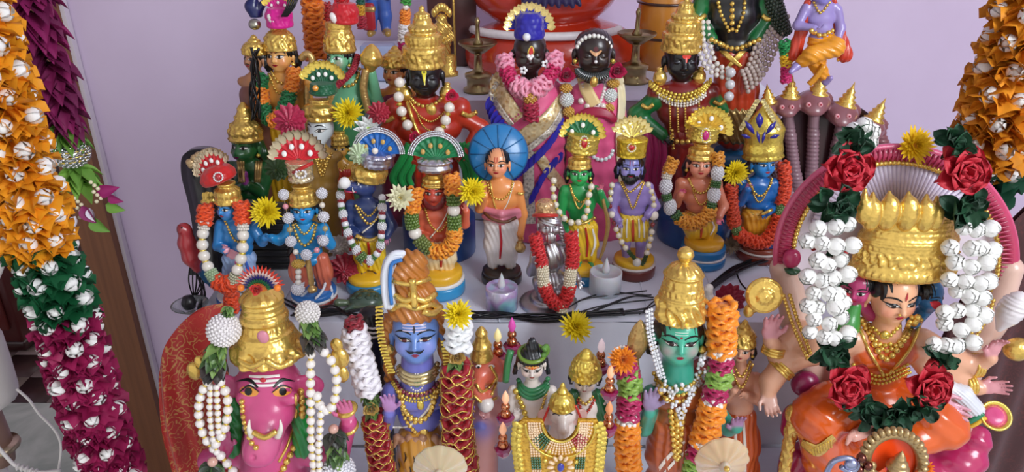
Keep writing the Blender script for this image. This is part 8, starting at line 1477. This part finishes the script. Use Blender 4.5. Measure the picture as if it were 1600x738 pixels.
# diya light string
def diya(lab, px, py, Y, flame, cup=True, r=10):
    s = scale_at(Y, py)*1.12; t = thing('festive_light', lab, 'light', P(px, py, Y), 'copper-balled festive lights on the black wire')
    z = 0
    MB().add(lathe([(0, -16), (6, -15), (11, -8), (13, 0), (9, 2), (0, 0)], 8), T((0, 0, 0), None, s)).build('magenta_cup', mat('gem', '#8c1450'), t, flat=True)
    for k, (zz_, rr_) in enumerate(((6, 7.5), (18, 6.5))): MB().add(S_HI, T((0, 0, zz_*s), None, rr_*s)).build('copper_ball', mat('metal', '#d89068', rough=.15), t)
    MB().add(lathe([(0, 22), (3, 24), (5.5, 31), (4, 38), (0, 46)], 12), T((0, 0, 0), None, s)).build('glowing_plastic_flame', mat('light', flame, e=.25), t)  # unlit plastic flame; a faint glow is added through its material
for a in (('festive light with peach flame left of the marble group', 790, 652, .74, '#f8b890'), ('festive light with cream flame behind the coral elephant figurine', 778, 556, .86, '#f0e0a0'), ('festive light with peach flame right of the marble lady', 952, 612, .76, '#f8b890'), ('festive light with white flame above the marble lady', 938, 572, .86, '#ffe8f0'), ('festive light without wire low beside the right orange ribbon garland', 950, 668, .73, '#d89060'), ('festive light beside the black topknot of the marble man', 800, 540, .88, '#c84ca0'), ('lowest copper-balled light at the left edge of the gold bib', 786, 700, .72, '#f8b890')): diya(*a)
# ---------------- big seated goddess figurine at right ----------------
F = figat('seated_figurine', 'large many-armed seated figurine in orange sari under a magenta arch with huge gold crown', 1394, 480, .84, Z1, FG2); s = F.s; sk = '#e0a888'; OR = '#d85c1c'; PKC = '#b82a60'
def ringpt(a, rx, ry, cx=1400, cy=402): return (cx+rx*math.cos(a), cy-ry*math.sin(a))
A0, A1 = math.radians(-28), math.radians(208)
def arch(name, rx, ry, r, m, dy, flat=1.0, n=80, pl=None):
    pts = np.array([F.p(*ringpt(a, rx, ry), dy) for a in np.linspace(A1, A0, n)]); return MB().add(tube(pts, r*s, 12)).build(name, m, F.root)
arch('magenta_arch', 178, 164, 13, mat('paint', '#b8385c'), 46); arch('arch_rim', 188, 173, 5, mat('paint', '#d0587c'), 42)
mb = MB(); mb2 = MB()
for k, a in enumerate(np.linspace(A1, A0, 96)): mb.add(S_MD, T(F.p(*ringpt(a, 161, 148), 38), None, 4.6*s)); mb2.add(box(3.0*s, 3*s, 20*s, 1*s), T(F.p(*ringpt(a, 174, 160), 33), rotm(0, 90-math.degrees(a), 0)))
mb.build('gold_bead_row', GOLD, F.root); mb2.build('arch_fluting', mat('paint', '#a82c50'), F.root, kind='stuff')
V = [F.p(1400, 402, 50)]+[F.p(*ringpt(a, 160, 147), 50) for a in np.linspace(A1, A0, 60)]; B = [v+np.array([0, 8*s, 0]) for v in V]; n = 60; k = np.arange(1, n)
link('white_back_panel', mesh_np('p', np.array(V+B), [np.stack([np.zeros(n-1, int), k, k+1], 1), np.stack([np.full(n-1, n+1), k+n+2, k+n+1], 1)]), mat('paint', '#dcd0dc'), F.root)
mb = MB()
for a in np.radians(np.linspace(20, 160, 46)): mb.add(tube([F.p(1400+78*math.cos(a), 380-70*math.sin(a), 44), F.p(1400+140*math.cos(a), 392-136*math.sin(a), 44)], [2.6*s, 4*s], 6))
mb.build('panel_fluting', mat('paint', '#d4c8dc'), F.root, kind='stuff')
for q in (-1, 1):
    bx2 = Sdf(k=12*s); bx2.chain([F.p(1400+q*176, 420, 46), F.p(1396+q*150, 500, 44), F.p(1385+q*110, 600, 40), F.p(1380+q*90, 800, 36)], np.array([22, 26, 30, 40])*s); bx2.build('arch_support', 2.4*s, mat('paint', '#d8b4a4'), F.root)
blob(F, F.p(1237, 404, 24), (15, 12, 17), mat('paint', '#b83060'), 'pink_bud'); MB().add(lathe([(0, -8), (10, -6), (13, 0), (0, 2)], 12), T(F.p(1238, 421, 24), None, s)).build('green_calyx', mat('paint', '#2c5a3c'), F.root)
# crown of five domed peaks
MB().add(lathe([(0, 0), (78, 0), (82, 4), (81, 12), (77, 26), (79, 31), (75, 52), (77, 57), (69, 80), (70, 85), (62, 102), (0, 106)], 210, relief([('beads', .36, 40, 4, .02), ('beads', .30, 40, 2.5, .02), ('scroll', .4, .52, 14, 6, 4.2), ('beads', .53, 40, 2, .012), ('ring', .58, 2, .01), ('ring', .60, 1.5, .008), ('beads', .64, 36, 1.5, .012), ('ribs', .66, .70, 24, 2.5), ('ring', .72, 2.5, .01), ('ring', .74, 2, .008)]), .55, 170), T(F.p(1407, 426, 6), rotm(-3, 0, 0), s)).build('crown', GOLD, F.root)
pk = Sdf(k=5*s)
for (x, y, r) in ((1362, 328, 20), (1388, 326, 22), (1418, 327, 22), (1446, 331, 20), (1350, 322, 16), (1462, 334, 16)):
    pk.ell(F.p(x, y+8, -22), (r*.72*s, r*.7*s, r*1.3*s), None, None, 1.5*s); pk.cap(F.p(x, y-10, -22), F.p(x+2, y-26, -16), r*.42*s, 2.5*s, None, 4*s)
pk.build('crown_peak', 1.6*s, GOLD, F.root)
# body
sd = Sdf(k=9*s); H = Head(F, sd, F.p(1394, 462), 36*s, yaw=5, pitch=6, roll=0, col='#f0b48c', blush='#e8806c'); sd.cap(F.p(1388, 495), F.p(1384, 515), 19*s, 24*s, '#e8a880')
sd.ell(F.p(1381, 545), (58*s, 30*s, 32*s), OR); sd.ell(F.p(1377, 582), (42*s, 28*s, 32*s), OR); sd.ell(F.p(1371, 625), (62*s, 40*s, 34*s), OR)
for q in (-1, 1): sd.ell(F.p(1380+q*24, 560, -18), (22*s, 14*s, 17*s), OR)
AR = lambda pts, rs: sd.chain([F.p(*p) for p in pts], np.array(rs)*s, sk)
AR([(1330, 530, 0), (1270, 545, 4), (1232, 560, 0), (1204, 596, -14), (1200, 612, -22)], [24, 26, 23, 17, 13]); fingers(sd, F.p(1200, 612, -24), (.1, -.5, -.6), (-.1, -1, .2), 54*s, '#e2b4a4', 30, side=1)
AR([(1300, 520, 10), (1250, 520, 10), (1215, 552, 4), (1204, 532, -10)], [22, 20, 16, 12]); fingers(sd, F.p(1202, 530, -12), (-.05, -.1, 1), (-.05, -1, 0), 62*s, '#dc98a0', 12, side=1)
AR([(1440, 535, 0), (1488, 560, 4), (1522, 572, -4), (1546, 560, -16)], [24, 20, 16, 12]); fingers(sd, F.p(1547, 558, -18), (.05, -.1, 1), (0, -1, .2), 52*s, '#dc98a0', 20, side=-1)
AR([(1446, 550, 0), (1496, 592, -2), (1528, 606, -16)], [22, 18, 13]); fingers(sd, F.p(1530, 606, -18), (.7, -.3, .25), (0, -.9, .4), 50*s, '#dc98a0', 12, side=-1)
AR([(1440, 560, -4), (1470, 610, -14), (1462, 628, -44)], [20, 16, 12]); fingers(sd, F.p(1462, 626, -48), (.85, -.25, -.45), (.2, -.8, .5), 62*s, '#dca0b0', 10, side=-1)
AR([(1330, 556, 0), (1318, 610, -20), (1340, 650, -50)], [18, 15, 11])
sd.build('body', 1.7*s, None, F.root, base=sk); gsd = sd
H.eyes(wide=.85, half=True); H.lips('#b01c34', sc=.75); H.mark([(0, .34), (0, .5), (.02, .72)], [.01, .05, .015], '#a81424'); blob(F, H.proj([(-.16, -.26)], .02*H.R)[0], 2, YGOLD, 'nose_stud'); hair(F, H, '#0e0c10', side=False)
for (x, y, R, yaw, c, nm) in ((1338, 450, 23, -32, '#b83870', 'pink_side_face'), (1450, 462, 22, 34, '#2878b4', 'blue_side_face')):
    s3 = Sdf(k=6*s); H3 = Head(F, s3, F.p(x, y, 8), R*s, yaw=yaw, pitch=4, col=c); s3.cap(F.p(x, y+R*.8, 10), F.p(x+(1394-x)*.4, y+R*1.8, 14), 11*s, 12*s, c); s3.build(nm, 1.3*s, None, F.root, base=c); H3.eyes(); H3.lips(); hair(F, H3, '#0e0c10', side=False)
# legs and seat
lg = Sdf(k=12*s); lg.chain([F.p(1345, 625, 0), F.p(1300, 640, -40), F.p(1278, 652, -52)], np.array([42, 44, 42])*s); lg.chain([F.p(1278, 652, -52), F.p(1288, 720, -40), F.p(1296, 840, -30)], np.array([40, 34, 28])*s)
lg.chain([F.p(1405, 625, 0), F.p(1456, 655, -46), F.p(1478, 668, -54)], np.array([40, 38, 34])*s); lg.chain([F.p(1478, 670, -54), F.p(1420, 690, -66), F.p(1352, 684, -66)], np.array([32, 28, 20])*s); lg.ell(F.p(1370, 640, -10), (66*s, 44*s, 34*s)); lg.chain([F.p(1330, 690, -30), F.p(1345, 740, -30), F.p(1350, 820, -30)], np.array([34, 40, 40])*s)
lg.build('orange_sari', 2.0*s, mat('paint', OR, rough=.22, coat=.6), F.root, pleat=((.7, .2, .8), 26*s, .7*s))
ft = Sdf(k=5*s); ft.cap(F.p(1356, 672, -84), F.p(1334, 682, -96), 11*s, 9*s); 
for k in range(5): ft.cap(F.p(1334-k*1.5, 680+3*k-6, -98), F.p(1326-k*.8, 688+3*k-6, -102), 3.6*s, 2.8*s, None, 1.5*s)
ft.build('foot', 1.3*s, mat('paint', '#e0a494'), F.root)
strip(F, lg, [(1252, 692, 0), (1278, 704, 0), (1304, 684, 0)], [10, 20, 12], GOLD, 'gold_hem', off=1.5, th=1.5)
for k in range(8): chain(F, lg, [(1270+4*k, 706-1.8*k-4), (1271+4*k, 712-1.8*k-4), (1272+4*k, 716-1.8*k-4)], 1.2, 'hem_tooth', YGOLD, off=4)
cu = Sdf(k=14*s)
for (x, y, a, b) in ((1250, 730, 40, 52), (1300, 800, 60, 50), (1500, 715, 46, 36), (1450, 740, 60, 40), (1380, 780, 80, 50), (1525, 690, 26, 30), (1240, 660, 22, 40)): cu.ell(F.p(x, y, 14), (a*s, a*.9*s, b*s))
cu.cap(F.p(1380, 800, 10), F.p(1375, 900, 10), 120*s, 118*s); cu.build('magenta_cushion', 2.4*s, mat('paint', PKC, rough=.22, coat=.6), F.root, pleat=((.6, .5, .8), 38*s, 1.2*s))
MB().add(S_HI, T(F.p(1258, 600, 6), None, (24*s, 18*s, 24*s))).build('magenta_sash', mat('paint', '#8c2050'), F.root)
wc = Sdf(k=8*s); wc.chain([F.p(1478, 606, -24), F.p(1502, 618, -30), F.p(1522, 640, -32)], np.array([14, 17, 16])*s); wc.build('white_sparkling_cloth', 1.7*s, mat('paint', '#d8dce4'), F.root, pleat=((1, .4, 1), 7*s, .6*s))
MB().add(tube(cr([F.p(1506, 662, -42), F.p(1520, 656, -46), F.p(1536, 646, -44)], 5), 5*s, 8)).build('green_hem', mat('paint', '#1c7a54'), F.root); MB().add(tube(cr([F.p(1510, 668, -40), F.p(1524, 663, -44), F.p(1540, 652, -42)], 5), 4*s, 8)).build('yellow_hem', mat('paint', '#e0b02c'), F.root)
sl = Sdf(k=6*s); sl.chain([F.p(1334, 478, 6), F.p(1322, 505, 2), F.p(1318, 530, 0)], np.array([12, 20, 22])*s); sl.build('green_sleeve', 1.7*s, mat('paint', '#3c9040'), F.root)
for d in (0, 9): chain(F, sd, [(1346+d, 500), (1362+d*.6, 530), (1384, 562-d*1.5), (1412-d*.6, 532), (1434-d, 496)], 5.5-d*.15, 'gold_necklace', GOLD, bead=True)
chain(F, sd, [(1340, 504), (1356, 545), (1380, 586)], 3, 'gold_chain', GOLD); chain(F, sd, [(1440, 500), (1422, 545), (1388, 586)], 3, 'gold_chain', GOLD); chain(F, sd, [(1364, 512), (1384, 528), (1406, 510)], 3.6, 'gold_necklace', YGOLD, bead=True)
blob(F, F.drape(sd, [(1383, 524)]*3, 1)[0], (8, 5, 8), YGOLD, 'pendant'); [blob(F, F.drape(sd, [(1383+8*q, 540-abs(q)*2)]*3, 1)[0], 4, YGOLD, 'pendant_drop') for q in (-1, 0, 1)]
for j in range(3): chain(F, sd, [(1334-2*j, 570+6*j), (1374, 588+6*j), (1418+2*j, 570+6*j)], 3, 'bead_belt', YGOLD, bead=True)
for k, pts in enumerate(([(1224, 462), (1236, 500), (1250, 535), (1262, 560)], [(1234, 462), (1246, 500), (1258, 530), (1266, 552)], [(1544, 468), (1536, 490), (1518, 520)], [(1552, 470), (1544, 494), (1526, 524)])): beads_mb(resample(np.array([F.p(x, y, -22) for x, y in cr(pts, 6)]), 7*s), 3.8*s).build('gold_bead_string', GOLD, F.root)
def bangle(x, y, r, ax, dy=0, n=3, m=GOLD):
    for j in range(n): MB().add(tube([np.array([math.cos(a), math.sin(a), 0])*r*s @ frame(ax).T+F.p(x, y, dy)+np.array(ax)/np.linalg.norm(ax)*(j-1)*5*s for a in np.linspace(0, 6.2832, 25)], 3*s, 7)).build('bangle', m, F.root)
bangle(1221, 575, 21, (.7, .2, .7), -6); bangle(1208, 548, 16, (.2, .2, 1), -6); bangle(1524, 571, 18, (1, 0, 0), -4); bangle(1514, 600, 17, (1, 0, .2), -10); bangle(1468, 616, 16, (.5, -.6, -.5), -34)
MB().add(lathe([(0, -5), (24, -5), (29, -2), (29, 2), (24, 5), (14, 6), (9, 9), (0, 11)], 40, relief([('beads', .30, 22, 2, .05), ('ribs', .6, .9, 10, 1.6)]), nz=50), T(F.p(1194, 462, -18), frame((-.1, -1, .25)), s)).build('gold_discus', GOLD, F.root); [blob(F, F.p(1170+9*k, 486-8*k+k*k*.6, -16), (9, 7, 12), GOLD, 'discus_leaf') for k in range(4)]
MB().add(lathe([(0, 0), (34, 0), (40, 10), (30, 26), (32, 34), (20, 44), (22, 50), (11, 58), (9, 100), (10, 150), (9, 172), (13, 176), (14, 186), (9, 194), (0, 198)], 40, relief([('ribs', .1, .4, 12, 3), ('beads', .36, 16, 3, .02), ('ring', .5, 3, .01), ('scroll', .5, .86, 2, 9, 1.6)]), nz=120), T(F.p(1213, 815, -40), rotm(0, -2, 0), (s, s, s*1.33))).build('gold_mace', GOLD, F.root)
MB().add(lathe([(0, -30), (4, -28), (9, -18), (17, -4), (20, 10), (18, 22), (19, 26), (13, 32), (13, 36), (7, 42), (0, 46)], 30, relief([('ring', .6, 2, .02), ('ring', .75, 2, .02), ('scroll', .4, .6, 6, 3, 1)]), nz=60), T(F.p(1574, 494, -30), rotm(0, 14, 0), s)).build('white_conch', mat('paint', '#dcd6d8'), F.root)
MB().add(S_HI, T(F.p(1590, 546, -10), None, (22*s, 18*s, 20*s))).build('gold_lotus', GOLD, F.root)
MB().add(lathe([(0, 0), (12, 1), (22, 10), (25, 20), (22, 21), (18, 14), (8, 8), (0, 7)], 40), T(F.p(1548, 652, -30), frame((-.15, -.75, .75)), s)).build('gold_bowl', YGOLD, F.root); MB().add(lathe([(0, 9), (12, 11), (19, 16), (12, 19), (0, 20)], 30), T(F.p(1548, 652, -30), frame((-.15, -.75, .75)), s)).build('pink_sweet', mat('paint', '#d04c80'), F.root)
# worn flower garland
gp = [(1330, 222, -4), (1318, 262, -14), (1301, 318, -24), (1292, 360, -30), (1288, 430, -40), (1290, 500, -52), (1297, 545, -62), (1318, 598, -78), (1345, 636, -92), (1388, 650, -98), (1428, 632, -92), (1446, 600, -80), (1470, 552, -62), (1490, 510, -50), (1511, 450, -40), (1516, 370, -30), (1504, 322, -24), (1497, 266, -14), (1486, 222, -4)]
GA = Garland('flower_garland', 'red rose, green leaf and white jasmine garland on the big seated figurine', 'garland', F, gp); GA.k = 1; R0 = GA.root; rnd = random.Random(9)
def at(i, dy=0): return np.array(P(gp[i][0], gp[i][1], F.Y+(gp[i][2]+dy)*s))-GA.o
def rose(c, r, sd_): 
    MP = mat('petal', '#c01c30')
    for i in range(21):
        me = shared(('rose_petal', i % 3), lambda: round_vf(1.15, .25, .16, .13, ph=i*2), MP); t = i/21; a = i*137.5+sd_*40; lift = 80-62*t; Rm = frame((0, -1, .35)) @ rotm(0, 0, a) @ rotm(-(90-lift), 0, 0); place('rose_petal', me, R0, c+np.array([0, -.25*r*(1-t), 0]), Rm, r*(.5+.52*t))
DGm = [mat('petal', c) for c in DG]
def leafc(c, r, n, sd_, d=(0, -1, .2)):
    rr = random.Random(sd_)
    for i in range(int(n*1.5)):
        a = i*137.5; lift = rr.uniform(-10, 75); m = DGm[i % 3]; me = shared(('leaf', m.name, 'g', str(i % 3)), lambda: round_vf(.9, .35, .22, .10, ph=i), m); Rm = frame(d) @ rotm(0, 0, a) @ rotm(-(90-lift), 0, 0); off = np.array([rr.uniform(-.35, .35), rr.uniform(-.3, .1), rr.uniform(-.4, .4)])*r; place('leaf', me, R0, c+off, Rm, r*rr.uniform(.6, .85))
bb = shared(('jasmine_flower',), budball_vf, BUDW); rp = shared(('red_petal',), lambda: petal_vf(1.0, .8, .1, .1, 0, 5, 5), mat('petal', '#a81424'))
def buds(p0, p1, w_=36, step=19):
    p0, p1 = np.asarray(p0), np.asarray(p1); L = np.linalg.norm(p1-p0); n = max(1, int(L/(step*s)))
    for i in range(n+1):
        c = p0+(p1-p0)*(i/max(1, n)); m = 4 if i % 2 else 3
        for j in range(m):
            x = (j-(m-1)/2)*w_*s*.56; place('jasmine_flower', bb, R0, c+np.array([x+rnd.uniform(-4, 4)*s, -12*s*math.cos(x/(w_*s))+rnd.uniform(-5, 5)*s, rnd.uniform(-6, 6)*s]), frame((x/(w_*s)*1.1+rnd.uniform(-.3, .3), -1, rnd.uniform(-.3, .6))), rnd.uniform(12.5, 14.5)*s)
rose(at(1), 43*s, 1); rose(at(7), 42*s, 2); rose(at(11), 42*s, 3); rose(at(17), 44*s, 4)
leafc(at(0), 36*s, 13, 1); leafc(at(2), 36*s, 18, 2); leafc(at(6), 36*s, 18, 3); leafc(at(8), 34*s, 14, 4); leafc(at(9), 38*s, 20, 5); leafc(at(10), 34*s, 14, 6); leafc(at(12), 36*s, 18, 7); leafc(at(16), 38*s, 18, 8); leafc(at(18), 34*s, 13, 9)
PL = lambda x, y, d: np.array(P(x, y, F.Y+d*s))-GA.o
for a, b in (((1296, 348, -32), (1292, 376, -36)), ((1290, 402, -40), (1288, 428, -42)), ((1287, 452, -46), (1287, 476, -50)), ((1290, 494, -54), (1292, 520, -58)), ((1518, 352, -32), (1516, 382, -36)), ((1514, 408, -40), (1511, 432, -42)), ((1508, 456, -44), (1502, 482, -48)), ((1494, 502, -52), (1484, 530, -58))): buds(PL(*a), PL(*b))
for (x, y, d, a) in ((1268, 384, -34, 120), (1318, 392, -36, 80), (1272, 436, -42, 110), (1314, 466, -44, 80), (1524, 397, -36, 60), (1536, 443, -40, 100), (1470, 480, -44, -70), (1498, 396, -36, 200)): place('red_petal', rp, R0, PL(x, y, d), rotm(-20, a, 0), 17*s)
for (x, y, d) in ((1300, 392, -38), (1314, 440, -40), (1505, 444, -42), (1536, 392, -34)): leafc(PL(x, y, d+6), 20*s, 4, int(x))
for (x, y) in ((1346, 212), (1362, 206), (1350, 196), (1334, 204), (1358, 222)): place('jasmine_flower', bb, R0, PL(x, y, 4), frame((rnd.uniform(-.4, .4), -1, .4)), 13*s)
mum('yellow chrysanthemum on top of the magenta arch', 1428, 228, .87, 32, mat('petal', '#f2c414'), mat('petal', '#c88a10'), nrm=(0, -1, .5), layers=6, n=22, wid=.22)
# --- small brass seated figure with arch, front right ---
F = figat('brass_idol', 'small brass seated idol in a ribbed arch with orange inside at the bottom right', 1396, 712, .64, Z1, None); s = F.s
pts = [F.p(1396+44*math.cos(a), 722-44*math.sin(a), 0) for a in np.linspace(-.6, math.pi+.6, 60)]; BR = mat('gold', (.48, .34, .16), rough=.34); MB().add(tube(pts, 9*s, 12)).build('arch', BR, F.root)
mb = MB()
for a in np.linspace(-.4, math.pi+.4, 21): mb.add(S_MD, T(F.p(1396+48*math.cos(a), 722-48*math.sin(a), -4), rotm(0, 90-math.degrees(a), 0), (5.6*s, 8*s, 8*s)))
mb.build('arch_lobe', BR, F.root); V = [F.p(1396, 722, 4)]+[F.p(1396+42*math.cos(a), 722-42*math.sin(a), 4) for a in np.linspace(-.6, math.pi+.6, 40)]; n = 40; k = np.arange(1, n); link('orange_panel', mesh_np('p', np.array(V), np.stack([np.zeros(n-1, int), k+1, k], 1)), mat('paint', '#f04a14'), F.root)
crown(F, F.p(1402, 732, -16), None, [(.02, 0), (17, 0), (18, 3), (14, 8), (14, 12), (9, 18), (9, 21), (4, 30), (.02, 36)], relief([('beads', .2, 16, 1, .04)]), m=BR, s=s); sd = Sdf(k=4*s); sd.ell(F.p(1402, 742, -16), (16*s, 15*s, 17*s)); sd.chain([F.p(1402, 756, -14), F.p(1400, 800, -12), F.p(1396, 930, -4)], np.array([16, 28, 34])*s); sd.cap(F.p(1380, 756, -14), F.p(1362, 736, -16), 8*s, 6*s); sd.cap(F.p(1420, 756, -14), F.p(1436, 740, -16), 8*s, 6*s); sd.build('body', 1.5*s, BR, F.root); blob(F, F.p(1362, 728, -16), (8, 6, 8), BR, 'lotus_bud')
MB().add(lathe([(0, 0), (50, 0), (50, 8), (46, 14), (46, 60), (0, 60)], 30, None, .6), T((0, 0, 0), None, s)).build('pedestal', BR, F.root)
F = figat('silver_ornament', 'silver coiled ornament with copper beads at the bottom edge left of the brass idol', 1322, 724, .62, Z1, None, 'ornament'); s = F.s; LI = mat('metal', '#a8b0d0', rough=.25); MB().add(tube(cr([F.p(1290, 742, 0), F.p(1302, 722, -4), F.p(1325, 716, -6), F.p(1340, 726, -6), F.p(1330, 738, -6), F.p(1314, 730, -6)], 8), 4.5*s, 8)).build('coil', LI, F.root); MB().add(S_HI, T(F.p(1330, 726, -8), None, (11*s, 8*s, 11*s))).build('silver_boss', LI, F.root)
for (x, y) in ((1346, 716), (1356, 728), (1342, 734)): blob(F, F.p(x, y, -2), 8, mat('metal', '#7a4a40', rough=.2), 'copper_bead')
MB().add(lathe([(0, 0), (22*s, 0), (16*s, .12), (0, F.p(1322, 740)[2])], 20), T((0, 0, 0))).build('foot', LI, F.root)
mum('small orange marigold at the bottom edge right of the brass idol', 1445, 732, .64, 16, mat('petal', '#ee7a14'), mat('petal', '#d8600c'), nrm=(0, -1, .6), layers=6, n=16)
# ---------------- black light-string wires ----------------
WR = mat('plastic', '#0c0c10', rough=.4)
def wires(lab, runs, r=1.5, seed=1):
    rr = random.Random(seed); c0 = G(runs[0][0][0][0], runs[0][0][0][1], 0); t = thing('light_string_wire', lab, 'wire', (c0[0], c0[1], 0.0), 'black light-string wires'); o = np.array(t.location)
    for pts, n in runs:
        for k in range(n):
            q = []
            for (x, y) in pts: g = G(x+rr.uniform(-3, 3), y+rr.uniform(-5, 5), .004+.002*k); q.append(g-o)
            sv = scale_at(1.0); MB().add(tube(cr(q, 8), r*sv, 6)).build('wire', WR, t)
wires('black wires running along the front edge of the middle step behind the marble group', [([(715, 488), (760, 492), (830, 494), (900, 490), (975, 488)], 5), ([(725, 496), (780, 490), (850, 500), (930, 494), (1010, 484)], 3)], 1.7, 2)
wires('looping black wires fanning right of the frosted tealight', [([(880, 492), (905, 470), (950, 462), (1010, 458)], 2), ([(895, 496), (940, 478), (985, 468), (1020, 464)], 3), ([(1000, 490), (1020, 474), (1040, 462)], 2)], 1.2, 3)
wires('bundle of black wires under the blue doll at right reaching the rose', [([(1060, 478), (1100, 455), (1150, 420), (1205, 398)], 5), ([(1090, 470), (1130, 440), (1180, 412), (1222, 404)], 4), ([(1150, 420), (1160, 440), (1168, 452)], 1)], 1.6, 4)
wires('black wires crossing behind the boar-headed crown', [([(440, 470), (480, 486), (520, 482), (560, 494), (600, 490)], 4), ([(455, 492), (510, 492), (570, 486)], 3), ([(310, 430), (318, 455), (312, 480)], 4)], 1.6, 5)
t = thing('light_string_wire', 'tangle of black wires hanging before the brown-faced figure at upper left', 'wire', P(395, 180, 1.18), 'black light-string wires'); o = np.array(t.location); rr = random.Random(8)
for k in range(10): MB().add(tube(cr([P(396+rr.uniform(-6, 10), y+rr.uniform(-4, 4), 1.17+rr.uniform(-.01, .01))-o for y in (78, 105, 135, 160, 186)], 6), .0014, 6)).build('wire', WR, t)
for k in range(5): MB().add(tube(cr([P(452+4*k, -10, 1.2)-o, P(448+3*k, 10, 1.19)-o, P(440+2*k, 26, 1.19)-o], 6), .0014, 6)).build('wire', WR, t)
